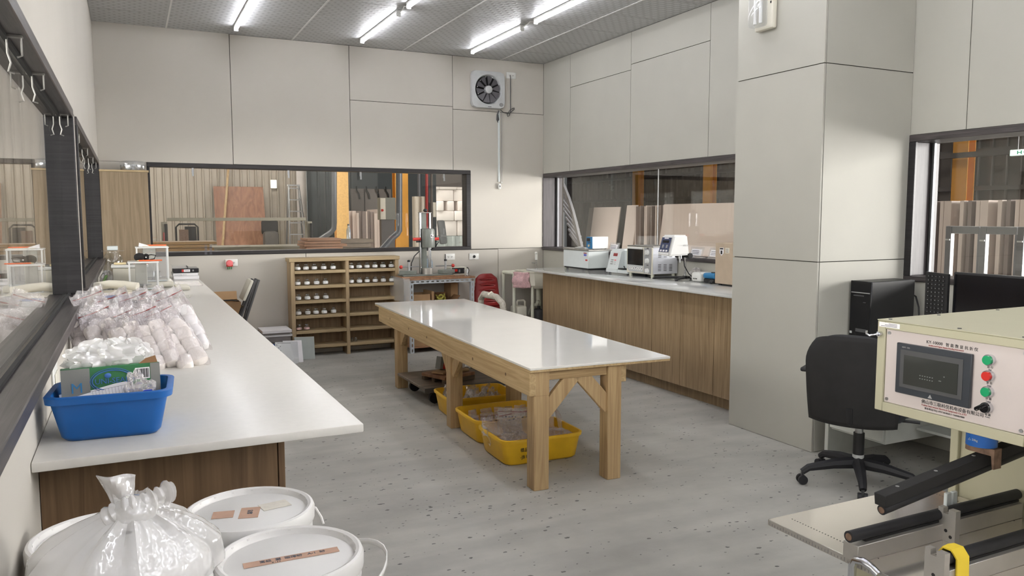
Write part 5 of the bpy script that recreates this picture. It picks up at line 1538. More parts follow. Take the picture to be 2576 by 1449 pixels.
# boxes below
def carton(label, x0, x1, y0, y1, z0, z1, mat='cardboard', flaps=True):
    t = thing('cardboard_box', label, 'box', ((x0 + x1) / 2, (y0 + y1) / 2, z0))
    th = .005
    mb = MB()
    mb.b(x0, x1, y0, y0 + th, z0, z1).b(x0, x1, y1 - th, y1, z0, z1).b(x0, x0 + th, y0 + th, y1 - th, z0, z1).b(x1 - th, x1, y0 + th, y1 - th, z0, z1).b(x0 + th, x1 - th, y0 + th, y1 - th, z0, z0 + th)
    mb.build('carton', mat, t, smooth=0)
    if flaps:
        mb = MB(); mb.box((x1 + .035, (y0 + y1) / 2, z1 + .03), (.09, y1 - y0 - .02, .004), (0, R(-40), 0)); mb.build('flap', mat, t, smooth=0)
        mb = MB(); mb.box(((x0 + x1) / 2, y1 + .012, z1 + .04), (x1 - x0 - .02, .004, .09), (R(-15), 0, 0)); mb.build('flap', 'cardboard_dark', t, smooth=0)
    return t
cA = carton('open cardboard box with blue print behind the left post of the bench', 2.83, 3.03, 8.30, 8.55, .469, .655, flaps=False)
text('lettering', '~AQ~', .05, (2.86, 8.2985, .53), '-y', 'blue_ring', cA)
carton('narrow cardboard box on edge in the middle of the bench', 3.055, 3.085, 8.32, 8.6, .469, .68, flaps=False)
cB = carton('open cardboard box holding a yellow hose on the bench shelf', 3.10, 3.33, 8.30, 8.55, .469, .56, 'cardboard_dark')
hs = []
for k in range(50):
    a = k * .38
    hs.append((3.20 + (.05 + .008 * math.sin(k)) * math.cos(a), 8.42 + .05 * math.sin(a), .55 + .0016 * k + .012 * math.sin(k * 1.3)))
tag(MB().tube(hs, .009, 6).build('hose_coil', 'cream_hose'), 'coil of pale yellow hose in the open box under the bench', 'hose')
carton('tall cardboard box at the back right under the bench', 3.36, 3.45, 8.5, 8.72, .469, .75, flaps=False)
carton('plain cardboard box on the floor under the bench', 2.83, 3.02, 8.29, 8.6, .0691, .30, flaps=False)
carton('brown bag-like cardboard box on the floor right of the plain one', 3.06, 3.28, 8.32, 8.6, .0691, .25, 'cardboard_dark', flaps=False)
carton('cardboard box on the floor between the shelf unit and the bench', 2.765 - .0, 2.772, 8.60, 8.62, .0, .01) if False else None
carton('cardboard box behind the plastic sheet at the left of the bench', 2.835, 2.845, 8.6, 8.61, .469, .5) if False else None

# drill / wear-test stand
pz = BT + .022
st = thing('test_stand', 'grey motorised test stand with red handles and twin columns on the plywood bench', 'test machine', (3.04, 8.45, pz))
PB = pz + .020
MB().b(2.70, 3.34, 8.30, 8.53, pz + .001, PB - .006, .002).build('base_board', 'plywood', st)
MB().b(2.72, 3.32, 8.31, 8.525, PB - .005, PB + .012, .004).build('base_plate', 'hammer_grey', st)
for (cx_, sg) in ((2.80, 1), (3.26, -1)):
    mb = MB(); mb.box((cx_, 8.38, PB + .035), (.19, .09, .044), (0, 0, R(-22 * sg)), .004); mb.build('foot_block', 'hammer_grey', st)
    MB().cyl((cx_ + .01 * sg, 8.38, PB + .058), (cx_ + .01 * sg, 8.38, PB + .155), .013, n=12).build('clamp_post', 'steel', st)
    MB().cyl((cx_ + .01 * sg, 8.38, PB + .155), (cx_ + .01 * sg, 8.38, PB + .175), .018, n=8).cyl((cx_ + .01 * sg, 8.38, PB + .175), (cx_ + .01 * sg, 8.38, PB + (.18 if sg > 0 else .235)), .004, n=6).build('clamp_knob', 'black_plastic', st)
    MB().cyl((cx_ - .07 * sg, 8.38, PB + .10), (cx_ + .13 * sg, 8.38, PB + .10), .006, n=8).build('clamp_bar', 'steel', st)
    MB().ball((cx_ - .082 * sg, 8.38, PB + .10), .021).build('red_ball', 'red_plastic', st)
mb = MB(); mb.prism([(2.98, 8.44), (3.045, 8.44), (3.045, 8.455), (3.0, 8.46), (3.0, 8.52), (2.98, 8.52)], 'z', PB + .012, 1.575); mb.build('main_column', 'hammer_grey', st)
for xx in (2.968, 3.085):
    MB().cyl((xx, 8.43, PB + .012), (xx, 8.43, 1.565), .011, n=12).build('guide_rod', 'chrome', st)
MB().b(2.95, 3.10, 8.415, 8.455, 1.566, 1.576, .001).build('top_plate', 'dull_steel', st)
MB().ball((3.03, 8.43, 1.597), .026, (1, .8, .8)).build('top_knob', 'black_plastic', st)
mb = MB(); mb.lathe([(0, 1.176), (.07, 1.178), (.073, 1.19), (.073, 1.36), (.066, 1.385), (.05, 1.392), (0, 1.392)], (3.045, 8.38, 0), 28); mb.build('motor_housing', 'hammer_grey', st)
mb = MB(); mb.b(3.045, 3.08, 8.304, 8.308, 1.29, 1.325); mb.build('rating_plate', 'paper', st)
MB().b(3.05, 3.06, 8.3025, 8.3038, 1.30, 1.32).b(3.066, 3.076, 8.3025, 8.3038, 1.296, 1.305).build('lettering', 'black_ink', st)
MB().cyl((3.055, 8.38, .955), (3.055, 8.38, 1.178), .014, n=14).build('spindle', 'chrome', st)
MB().cyl((3.03, 8.37, PB + .0125), (3.03, 8.37, .945), .062, n=24).build('anvil', 'alu_bar', st)
for (xa, xb) in ((2.87, 2.958), (3.122, 3.175)):
    MB().cyl((xa, 8.40, 1.272), (xb, 8.40, 1.274), .018, n=12).build('handle_grip', 'red_plastic', st)
MB().b(2.958, 3.122, 8.42, 8.438, 1.24, 1.258, .003).build('carriage', 'dark_grey', st)
MB().b(2.91, 2.96, 8.40, 8.42, 1.235, 1.254, .003).build('bracket', 'dark_grey', st)
MB().tube([(3.11, 8.36, 1.25), (3.16, 8.36, 1.24), (3.13, 8.37, 1.19), (3.08, 8.40, 1.15)], .006, 6).build('cable', 'black_plastic', st)
MB().tube([(2.97, 8.46, 1.14), (2.90, 8.45, 1.08), (2.86, 8.44, 1.0), (2.855, 8.44, .90)], .006, 6).build('cable', 'black_plastic', st)
t = thing('reagent_bottle', 'clear bottle of bluish liquid behind the test stand', 'bottle', (3.13, 8.60, pz))
MB().lathe([(0, .001), (.05, .001), (.056, .01), (.056, .15), (.04, .185), (.028, .195), (.028, .20)], (3.15, 8.685, pz), 20).build('body', 'water_blue', t)
MB().lathe([(.032, .195), (.034, .2), (.034, .225), (0, .227)], (3.15, 8.685, pz), 18).build('cap', 'pale_grey', t)
t = thing('digital_controller', 'dark digital controller with a red display right of the test stand', 'controller', (3.42, 8.45, pz))
MB().b(3.335, 3.53, 8.42, 8.60, pz + .001, pz + .095, .006, 2).build('case', 'off_white', t)
MB().b(3.342, 3.50, 8.414, 8.4195, pz + .022, pz + .088, .002).build('front_panel', 'black_plastic', t)
MB().b(3.352, 3.41, 8.411, 8.4138, pz + .045, pz + .075).build('display', 'red_button', t)
MB().b(3.425, 3.445, 8.411, 8.4138, pz + .055, pz + .067).b(3.425, 3.445, 8.411, 8.4138, pz + .038, pz + .048).build('button', 'grey_plastic', t)
MB().tube([(3.52, 8.5, pz + .09), (3.57, 8.48, pz + .085), (3.585, 8.47, pz + .05), (3.56, 8.46, pz + .015), (3.53, 8.46, pz + .01)], .005, 6).build('cable', 'black_plastic', t)
tag(MB().lathe([(0, .001), (.028, .001), (.034, .075), (.032, .075), (.026, .004), (0, .004)], (3.49, 8.33, pz), 20).build('plastic_cup', 'acrylic'), 'small clear plastic cup in front of the digital controller', 'cup')

# ---- stacked red plastic chairs
for k in range(5):
    t = thing('plastic_chair', ['lowest', 'second', 'third', 'fourth', 'topmost'][k] + ' of the stacked dark red plastic chairs beside the bench', 'chair', (3.755, 8.4, 0), 'stacked red chairs')
    z0 = .045 * k; dy = -.012 * k
    def shell(u, v, z0=z0, dy=dy):
        s_ = 2 * u - 1
        w = .163 - .030 * v - .045 * max(0, v - .86) / .14
        return (3.755 + s_ * w, 8.34 + dy + .035 * s_ * s_ + .05 * v, z0 + .30 + v * .38 - .05 * abs(s_) ** 4 * max(0, v - .8) * 2)
    mb = MB(); mb.grid(shell, 11, 25)
    fs = list(mb.bm.faces)
    drop = [f for i, f in enumerate(fs) if (i // 10) in (3, 7, 11, 15, 19) and 2 <= i % 10 <= 7]
    bmesh.ops.delete(mb.bm, geom=drop, context='FACES_ONLY')
    ob = mb.build('backrest', 'red_stool', t)
    sm_ = ob.modifiers.new('thickness', 'SOLIDIFY'); sm_.thickness = .005; sm_.offset = 1
    mb = MB()
    for q in (3, 7, 11, 15, 19):           # louvre lips over the slots
        a_, b_2 = shell(.2, (q + .9) / 24), shell(.8, (q + .9) / 24)
        mb.tube([(a_[0], a_[1] - .004, a_[2] - .006), (3.755, a_[1] - .022, a_[2] + .002), (b_2[0], b_2[1] - .004, b_2[2] - .006)], .007, 6)
    mb.build('slot_lip', 'red_stool', t)
    mb = MB(); mb.b(3.60, 3.91, 8.345 + dy + .02, 8.70 + dy, z0 + .29, z0 + .302, .006); mb.build('seat', 'red_stool', t)
    for (lx, ly) in ((3.615, 8.40), (3.895, 8.40), (3.615, 8.68), (3.895, 8.68)):
        MB().cyl((lx, ly + dy, z0 if k == 0 else z0 + .22), (lx, ly + dy, z0 + .289), .016, .019, n=8).build('leg', 'red_stool', t)

# ---- laundry sink on pipe legs
sk = thing('utility_sink', 'cream plastic utility sink on pipe legs in the right corner', 'sink', (4.4, 8.45, 0))
for (lx, ly) in ((4.145, 8.42), (4.335, 8.30), (4.145, 8.72), (4.66, 8.30), (4.66, 8.72)):
    MB().cyl((lx, ly, 0), (lx, ly, .835), .019, n=12).build('leg', 'cream_pvc', sk)
MB().cyl((4.335, 8.30, .79), (4.335, 8.30, .85), .026, n=12).build('joint', 'cream_pvc', sk)
MB().cyl((4.145, 8.42, .84), (4.335, 8.30, .84), .02, n=10).cyl((4.145, 8.42, .84), (4.145, 8.72, .84), .02, n=10).cyl((4.145, 8.72, .84), (4.66, 8.72, .84), .02, n=10).cyl((4.335, 8.30, .84), (4.66, 8.30, .84), .02, n=10).build('rim_pipe', 'cream_pvc', sk)
mb = MB()
lp = []
for (w, l, z) in ((.16, .26, .66), (.20, .30, .70), (.215, .31, .858), (.235, .33, .86), (.235, .33, .868), (.205, .30, .868), (.19, .285, .72), (.15, .25, .675)):
    lp.append([mb.bm.verts.new((4.50 + sx * w, 8.46 + sy * l * .72, z)) for (sx, sy) in ((-.8, -1), (.8, -1), (1, -.8), (1, .8), (.8, 1), (-.8, 1), (-1, .8), (-1, -.8))])
for A, B in zip(lp, lp[1:]):
    for i in range(8): mb.bm.faces.new((A[i], A[(i + 1) % 8], B[(i + 1) % 8], B[i]))
mb.bm.faces.new(list(reversed(lp[0]))); mb.bm.faces.new(lp[-1])
mb.build('basin', 'off_white', sk)
MB().cyl((4.50, 8.46, .50), (4.50, 8.46, .66), .03, n=12).tube([(4.50, 8.46, .5), (4.50, 8.5, .44), (4.50, 8.62, .42), (4.5, 8.7, .3)], .022, 8).build('drain', 'cream_pvc', sk)
tw = MB()
tw.grid(lambda u, v: (4.12 + .17 * u + .012 * math.sin(9 * v), 8.405 - .11 * u + .012 * math.sin(8 * u + 2 * v) - .012, .862 - (v * .19 if True else 0) + .004 * math.sin(7 * u)), 12, 10)
o = tw.build('towel', 'towel'); sm_ = o.modifiers.new('thickness', 'SOLIDIFY'); sm_.thickness = .014
tag(o, 'pink terry towel hanging over the sink rail', 'towel')
fa = thing('faucet', 'white tap with a chrome base on the wall above the sink', 'tap', (4.575, 8.7, .93))
MB().cyl((4.575, 8.66, .985), (4.575, 8.66, 1.055), .016, n=12).build('tap_body', 'white_plastic', fa)
MB().ball((4.57, 8.655, 1.07), .018).build('tap_head', 'white_plastic', fa)
MB().cyl((4.575, 8.66, .90), (4.575, 8.66, .985), .010, n=10).cyl((4.575, 8.66, .94), (4.575, YB - .001, .94), .009, n=10).build('pipe', 'chrome', fa)
t = thing('jerrycan', 'white plastic jerrycan with a dark print under the sink', 'canister', (4.27, 8.5, 0))
MB().b(4.185, 4.335, 8.42, 8.62, .001, .44, .03, 3).build('body', 'off_white', t)
MB().tube([(4.205, 8.46, .44), (4.205, 8.46, .49), (4.22, 8.47, .505), (4.30, 8.47, .505), (4.315, 8.46, .49), (4.315, 8.46, .44)], .012, 8).build('handle', 'off_white', t)
MB().b(4.225, 4.29, 8.4175, 8.4195, .26, .33).build('print', 'black_ink', t)
t = thing('jerrycan', 'dark canister in the shade under the right end of the sink', 'canister', (4.52, 8.5, 0))
MB().b(4.47, 4.60, 8.42, 8.60, .001, .38, .03, 3).build('body', 'dark_grey', t)
MB().cyl((4.53, 8.5, .38), (4.53, 8.5, .42), .02, n=10).build('cap', 'black_plastic', t)

# ================================================================== RIGHT COUNTER
KZ = .945
KX, KY0, KY1 = 3.985, 4.377, 7.78
tag(MB().b(KX, XR - .002, KY0, KY1, KZ - .024, KZ, .004, 2).build('worktop', 'quartz_gloss'), 'white quartz worktop of the right counter under the far window', 'worktop')
rc = thing('base_cabinet', 'oak base cabinet with plain doors under the right counter', 'cabinet', (4.4, 6.0, 0))
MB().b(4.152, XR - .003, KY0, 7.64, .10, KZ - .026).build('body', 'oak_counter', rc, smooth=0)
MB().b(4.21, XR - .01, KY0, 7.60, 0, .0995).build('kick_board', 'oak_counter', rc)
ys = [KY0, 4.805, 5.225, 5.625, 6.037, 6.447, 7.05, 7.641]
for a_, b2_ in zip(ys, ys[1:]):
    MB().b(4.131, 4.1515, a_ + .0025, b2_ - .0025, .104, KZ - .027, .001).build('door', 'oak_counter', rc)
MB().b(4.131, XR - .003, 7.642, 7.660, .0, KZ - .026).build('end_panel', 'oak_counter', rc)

# water bath
t = thing('water_bath', 'low white water bath with a steel lid at the far end of the right counter', 'bath', (4.58, 7.5, KZ))
z = KZ
MB().b(4.45, 4.715, 7.22, 7.80 - .04, z + .018, z + .205, .004).build('body', 'cool_white', t)
MB().b(4.445, 4.718, 7.21, 7.765, z + .2055, z + .225, .004).build('lid', 'dull_steel', t)
MB().lathe([(0, 0), (.07, 0), (.072, .010), (.02, .018), (0, .018)], (4.56, 7.56, z + .2255), 20).build('cover_ring', 'steel', t)
MB().b(4.47, 4.52, 7.30, 7.33, z + .2255, z + .24, .003).build('tab', 'white_paint', t)
MB().b(4.449, 4.4497, 7.25, 7.315, z + .145, z + .19).build('sticker', 'paper', t)
MB().b(4.4482, 4.4489, 7.255, 7.27, z + .15, z + .175).b(4.4482, 4.4489, 7.275, 7.29, z + .15, z + .175).b(4.4482, 4.4489, 7.295, 7.31, z + .15, z + .175).build('lettering', 'blue_ink', t)
MB().b(4.4482, 4.4489, 7.25, 7.315, z + .178, z + .189).build('sticker_band', 'red_ink', t)
MB().b(4.449, 4.4497, 7.235, 7.28, z + .10, z + .116).build('sticker', 'red_plastic', t)
MB().b(4.46, 4.71, 7.23, 7.75, z + .004, z + .0175).build('plinth', 'black_plastic', t)
for (xx, yy) in ((4.48, 7.25), (4.48, 7.72), (4.69, 7.25), (4.69, 7.72)): MB().cyl((xx, yy, z + .0003), (xx, yy, z + .0045), .014, n=8).build('foot', 'black_rubber', t)
# temperature controller
t = thing('temperature_controller', 'blue-fronted white controller box standing on the water bath lid', 'controller', (4.58, 7.2, z + .226))
z2 = KZ + .2258
y0, y1 = 7.215, 7.335
MB().b(4.50, 4.70, y0, y1, z2 + .006, z2 + .135, .003).build('case', 'white_paint', t)
MB().b(4.4955, 4.4995, y0 + .002, y1 - .002, z2 + .006, z2 + .135).build('front_panel', 'blue_paint', t)
MB().b(4.494, 4.4953, y0 + .045, y0 + .11, z2 + .085, z2 + .12).build('display', 'book_black', t)
MB().b(4.494, 4.4953, y0 + .03, y0 + .09, z2 + .068, z2 + .077).build('label_strip', 'navy_panel', t)
MB().cyl((4.4953, y0 + .06, z2 + .038), (4.485, y0 + .06, z2 + .038), .014, n=14).build('knob', 'terminal_cream', t)
for col in (.58, .62):
    for k in range(8): MB().b(col, col + .02, y0 - .0012, y0 - .0002, z2 + .035 + k * .01, z2 + .040 + k * .01).build('vent', 'grey_ink', t)
for (xx, yy) in ((4.52, y0 + .02), (4.52, y1 - .02), (4.68, y0 + .02), (4.68, y1 - .02)): MB().cyl((xx, yy, z2), (xx, yy, z2 + .006), .01, n=8).build('foot', 'black_rubber', t)
# moisture / hardness meter with sloping front
t = thing('bench_meter', 'white bench meter with a sloping front and small red display', 'meter', (4.56, 6.85, KZ))
mb = MB(); mb.prism([(4.44, z + .01), (4.71, z + .01), (4.71, z + .245), (4.53, z + .245), (4.495, z + .22), (4.452, z + .05), (4.44, z + .045)], 'y', 6.65, 6.85)
mb.build('body', 'cool_white', t, smooth=20)
mb = MB(); mb.b(4.53, 4.71, 6.46, 6.6495, z + .01, z + .235, .004); mb.build('rear_housing', 'cool_white', t)
MB().b(4.44, 4.5295, 6.46, 6.6495, z + .01, z + .045, .004).build('base', 'cool_white', t)
sl = math.atan2(.043, .17)
def on_slope(y, h, w, hh, d, name, mat):
    c = Vector((4.452 + .043 * h / .17 - .002, y, z + .05 + h))
    mb = MB(); mb.box(c, (d, w, hh), (0, sl, 0)); mb.build(name, mat, t)
on_slope(6.745, .140, .07, .03, .004, 'display', 'red_ink')
for k in range(3):
    on_slope(6.785, .085 - k * .02, .04, .01, .004, 'key', 'grey_plastic')
    on_slope(6.73, .085 - k * .02, .03, .01, .004, 'key', 'pink_plug' if k == 0 else 'pale_grey')
MB().b(4.438, 4.50, 6.53, 6.63, z + .0455, z + .06, .003).build('sample_slot', 'black_plastic', t)
MB().tube([(4.46, 6.53, z + .06), (4.47, 6.57, z + .08), (4.50, 6.60, z + .075)], .005, 6).build('clamp', 'black_plastic', t)
MB().b(4.6, 4.68, 6.4585, 6.4597, z + .205, z + .22).build('lettering', 'grey_ink', t)
for (xx, yy) in ((4.47, 6.49), (4.47, 6.82), (4.69, 6.49), (4.69, 6.82)): MB().cyl((xx, yy, z + .0003), (xx, yy, z + .0098), .012, n=8).build('foot', 'black_rubber', t)
# toaster oven
t = thing('toaster_oven', 'white toaster oven with a dark glass door and three knobs on the right counter', 'oven', (4.56, 6.35, KZ))
y0, y1, xf, xb = 6.03, 6.445, 4.42, 4.722
zb, zt = z + .035, z + .30
MB().b(xf + .012, xb, y0, y1, zb, zt - .012, .006, 2).build('body', 'oven_steel', t)
MB().b(xf + .006, xb + .002, y0 - .004, y1 + .004, zt - .0118, zt, .003).build('top_panel', 'dull_steel', t)
MB().b(xf, xf + .0115, y0 - .003, y1 + .003, zb - .004, zt - .0125, .003).build('front_frame', 'off_white', t)
MB().b(xf - .008, xf - .0003, y0 + .14, y1 - .02, zb + .075, zt - .035, .002).build('door_glass', 'oven_door', t)
MB().b(xf - .022, xf - .001, y0 + .14, y1 - .03, zt - .034, zt - .016, .006).build('door_handle', 'white_plastic', t)
mb = MB()
pl = [(y1 - .015, zb + .075), (y0 + .14, zb + .075), (y0 + .14, zb + .012), (y1 - .06, zb + .012), (y1 - .025, zb + .035)]
mb.prism(pl, 'x', xf - .010, xf - .0002); mb.build('door_lower', 'pale_grey', t)
for k in range(7):
    mb = MB(); mb.lathe([(0, .001), (.014, .001), (.014, 0)], n=12)
    mb.xform(Matrix.Translation((xf - .0105, y1 - .07 - k * .033, zb + .045)) @ Matrix.Rotation(R(-90), 4, 'Y')); mb.build('dial_mark', 'white_paint', t)
    MB().ball((xf - .0118, y1 - .07 - k * .033, zb + .045 + .004 * (k % 2)), .007, (.1, 1, 1), 1).build('dial_symbol', 'black_ink' if k in (2, 3, 6) else 'grey_plastic', t)
MB().b(xf - .004, xf - .0003, y0 + .01, y0 + .125, zb + .004, zt - .016, .003).build('control_strip', 'grey_plastic', t)
for k, zz in enumerate((.205, .125, .03)):
    mb = MB(); mb.lathe([(0, .022), (.016, .022), (.024, .012), (.026, 0)], n=18)
    mb.xform(Matrix.Translation((xf - .0042, y0 + .065, zb + zz)) @ Matrix.Rotation(R(-90), 4, 'Y')); mb.build('knob', 'white_paint', t)
    MB().b(xf - .034, xf - .0264, y0 + .06, y0 + .07, zb + zz - .022, zb + zz + .022, .002).build('knob_grip', 'white_plastic', t)
MB().b(xf - .0055, xf - .0042, y0 + .05, y0 + .08, zb + .238, zb + .25).b(xf - .0055, xf - .0042, y0 + .05, y0 + .08, zb + .08, zb + .088).build('mark', 'dark_grey', t)
for zz in (.16, .03):
    for c_ in range(3):
        for k in range(5): MB().b(xf + .07 + c_ * .065, xf + .105 + c_ * .065, y0 - .0016, y0 - .0001, zb + zz + k * .014, zb + zz + k * .014 + .005).build('vent', 'dark_grey', t)
for (xx, yy) in ((xf + .03, y0 + .03), (xf + .03, y1 - .03), (xb - .03, y0 + .03), (xb - .03, y1 - .03)): MB().cyl((xx, yy, z + .0003), (xx, yy, zb - .0005), .016, n=10).build('foot', 'cream_pvc', t)
# viscometer on a stand
t = thing('viscometer', 'white viscometer head with a navy keypad on a chrome stand over the counter', 'viscometer', (4.5, 5.75, KZ))
mb = MB()
hy0, hy1 = 5.60, 5.80
lo = [(4.30, hy1, z + .235), (4.30, hy0 + .02, z + .225), (4.52, hy0, z + .235), (4.52, hy1, z + .235)]
hi = [(4.355, hy1 - .01, z + .415), (4.355, hy0 + .02, z + .415), (4.50, hy0 + .01, z + .415), (4.50, hy1 - .01, z + .415)]
mb.add(lo + hi, [(0, 1, 2, 3), (7, 6, 5, 4), (0, 4, 5, 1), (1, 5, 6, 2), (2, 6, 7, 3), (3, 7, 4, 0)])
bmesh.ops.bevel(mb.bm, geom=list(mb.bm.edges), offset=.014, segments=3, affect='EDGES')
mb.build('head', 'white_paint', t)
A, B = Vector((4.3055, 0, z + .255)), Vector((4.348, 0, z + .395))
ang = math.atan2(B.x - A.x, B.z - A.z)
mid = (A + B) / 2
def face_box(f, y, hh, w, d, name, mat):
    c = A.lerp(B, f); c = Vector((c.x - .003, y, c.z))
    mb = MB(); mb.box(c, (d, w, hh), (0, ang, 0)); mb.build(name, mat, t)
face_box(.52, hy0 + .105, .135, .135, .004, 'keypad', 'navy_panel')
face_box(.72, hy0 + .105, .024, .09, .006, 'display', 'black_gloss')
face_box(.93, hy0 + .105, .008, .06, .006, 'lettering', 'paper')
for k in range(3): face_box(.14, hy0 + .065 + k * .04, .016, .026, .006, 'key', 'paper')
for k in range(2): face_box(.42, hy0 + .075 + k * .055, .03, .022, .006, 'key', 'grey_plastic')
text('lettering', 'VISCO', .022, (4.44, hy0 + .001, z + .315), '-y', 'grey_plastic', t)
MB().cyl((4.47, 5.68, z + .20), (4.47, 5.68, z + .236), .018, n=12).cyl((4.47, 5.68, z + .165), (4.47, 5.68, z + .20), .008, n=10).build('spindle_hub', 'steel', t)
MB().cyl((4.60, 5.765, z + .02), (4.60, 5.765, z + .40), .009, n=12).build('stand_rod', 'chrome', t)
MB().b(4.50, 4.63, 5.735, 5.80, z + .205, z + .24, .008).build('clamp', 'black_plastic', t)
MB().cyl((4.60, 5.69, z + .222), (4.60, 5.735, z + .222), .026, n=10).build('clamp_knob', 'black_plastic', t)
for (dx, dy) in ((-.21, .19), (-.19, -.12), (.09, .02)):
    MB().tube([(4.60, 5.765, z + .018), (4.60 + dx * .6, 5.765 + dy * .6, z + .018), (4.60 + dx, 5.765 + dy, z + .013)], .012, 8).build('stand_leg', 'black_plastic', t)
    MB().cyl((4.60 + dx, 5.765 + dy, z + .0003), (4.60 + dx, 5.765 + dy, z + .012), .014, n=10).build('levelling_foot', 'black_rubber', t)
MB().cyl((4.60, 5.765, z + .008), (4.60, 5.765, z + .034), .024, n=14).build('stand_hub', 'black_plastic', t)
MB().tube([(4.56, 5.74, z + .21), (4.54, 5.70, z + .13), (4.56, 5.66, z + .06), (4.60, 5.62, z + .012)], .005, 6).build('cable', 'black_plastic', t)
# small gadgets
t = thing('white_pump', 'small white instrument with a dark oval grip beside the steel box', 'instrument', (4.55, 5.5, KZ))
MB().b(4.51, 4.69, 5.44, 5.57, z + .003, z + .085, .02, 3).build('body', 'white_plastic', t)
MB().ball((4.60, 5.437, z + .045), .035, (1.4, .25, .8)).build('grip', 'black_plastic', t)
for k in range(3): MB().cyl((4.510, 5.53 - k * .02, z + .03), (4.506, 5.53 - k * .02, z + .03), .005, n=8).build('socket', 'black_ink', t)
t = thing('blue_scanner', 'small blue and black hand instrument against the steel box', 'instrument', (4.56, 5.33, KZ))
MB().b(4.52, 4.70, 5.27, 5.425, z + .04, z + .088, .018, 3).build('upper_shell', 'blue_paint', t)
MB().b(4.525, 4.695, 5.275, 5.42, z + .001, z + .0395, .012, 2).build('lower_shell', 'black_plastic', t)
MB().b(4.56, 4.62, 5.30, 5.36, z + .0885, z + .096, .003).build('switch', 'dark_grey', t)
MB().ball((4.49, 5.27, z + .018), .017, (1, 1.5, 1)).build('plug', 'black_plastic', t)
heap('plastic_bag', 'clear crumpled bag behind the small white instrument', 'plastic bag', (4.66, 5.68, KZ + .055), (.05, .06, .05), 44, 'thin_film', .4)
t = thing('steel_cabinet', 'tall beige steel instrument box with two stickers beside the pillar', 'instrument box', (4.58, 5.05, KZ))
MB().b(4.47, 4.722, 4.80, 5.205, z + .014, z + .36, .004).build('body', 'sage_box', t)
mb = MB(); mb.prism([(5.15, z + .32), (5.10, z + .32), (5.10, z + .275), (5.125, z + .25), (5.15, z + .275)], 'x', 4.4682, 4.4697); mb.build('shield_sticker', 'paper', t)
MB().b(4.4672, 4.4681, 5.105, 5.145, z + .305, z + .316).b(4.4672, 4.4681, 5.115, 5.135, z + .265, z + .295).build('shield_mark', 'black_ink', t)
MB().b(4.4682, 4.4697, 5.03, 5.08, z + .275, z + .32).build('sticker', 'paper_cream', t)
for k in range(4): MB().b(4.4672, 4.4681, 5.04, 5.075, z + .282 + k * .009, z + .285 + k * .009).build('lettering', 'grey_ink', t)
MB().cyl((4.58, 5.0, z + .3602), (4.58, 5.0, z + .43), .012, n=10).build('top_rod', 'steel', t)
for (xx, yy) in ((4.50, 4.83), (4.50, 5.17), (4.69, 4.83), (4.69, 5.17)): MB().cyl((xx, yy, z + .0003), (xx, yy, z + .0138), .014, n=8).build('foot', 'black_rubber', t)
t = thing('soap_bottle', 'small lime green bottle at the far end of the right counter', 'bottle', (4.66, 7.755, KZ))
MB().lathe([(0, .001), (.02, .001), (.022, .01), (.022, .06), (.012, .085), (.012, .095), (0, .095)], (4.50, 7.755 + .0, KZ), 16).build('body', 'lime_plastic', t)
MB().lathe([(.012, .095), (.013, .1), (.013, .11), (0, .112)], (4.50, 7.755, KZ), 12).build('cap', 'white_plastic', t)
# certificates on the sill
for (yy, lab) in ((5.83, 'clear certificate stand on the window sill left of the steel box'), (5.56, 'clear certificate stand on the window sill behind the steel box'), (7.22, 'clear certificate stand on the window sill behind the bench meter')):
    t = thing('sign_stand', lab, 'sign stand', (XR + .06, yy, FZ0 + .036))
    mb = MB(); mb.box((XR + .05, yy, FZ0 + .036 + .05), (.004, .19, .10), (0, R(18), 0)); mb.build('panel', 'acrylic', t)
    mb = MB(); mb.box((XR + .0455, yy, FZ0 + .036 + .05), (.0015, .14, .06), (0, R(18), 0)); mb.build('card', 'paper', t)
    for k in range(3):
        mb = MB(); mb.box((XR + .0440 + (k - 1) * .004, yy + .01, FZ0 + .036 + .05 + (k - 1) * .014), (.001, .10, .005), (0, R(18), 0)); mb.build('lettering', 'grey_ink', t)
    MB().b(XR + .02, XR + .09, yy - .095, yy + .095, FZ0 + .0355, FZ0 + .038).build('base', 'acrylic', t)

# ================================================================== CENTRE TABLE
tb = thing('wooden_table', 'long low pine table with a glossy white top in the middle of the room', 'table', (1.938, 3.735, 0))
tb.rotation_euler = (0, 0, -R(2.55))
TW, TL_, TZ = .915, 3.56, .702
MB().b(0, TW, 0, TL_, TZ - .014, TZ, .002).build('tabletop', 'table_top', tb, local=True)
MB().b(.002, TW - .002, .002, TL_ - .002, TZ - .026, TZ - .0142).build('underlay', 'pine_y', tb, local=True)
AT = TZ - .0265
MB().b(.002, .040, .012, 3.42, AT - .135, AT, .003).build('apron', 'pine_y', tb, local=True, smooth=0)
MB().b(.592, .630, .03, 3.42, AT - .105, AT, .003).build('apron', 'pine_y', tb, local=True, smooth=0)
MB().b(.125, .50, .030, .068, AT - .055, AT, .003).build('cross_rail', 'pine_x', tb, local=True, smooth=0)
MB().b(.125, .50, 1.44, 1.478, AT - .055, AT, .003).build('cross_rail', 'pine_x', tb, local=True, smooth=0)
MB().b(.125, .50, 3.33, 3.368, AT - .055, AT, .003).build('cross_rail', 'pine_x', tb, local=True, smooth=0)
for ly in (.018, 1.43, 2.87):
    w = .094
    mb = MB(); mb.b(.030, .124, ly, ly + w, 0, AT - .1365, .003).b(.0405, .124, ly, ly + w, AT - .136, AT)
    mb.build('leg', 'pine_v', tb, local=True, smooth=0)
    mb = MB(); mb.b(.501, .5915, ly, ly + w, 0, AT, .003); mb.build('leg', 'pine_v', tb, local=True, smooth=0)
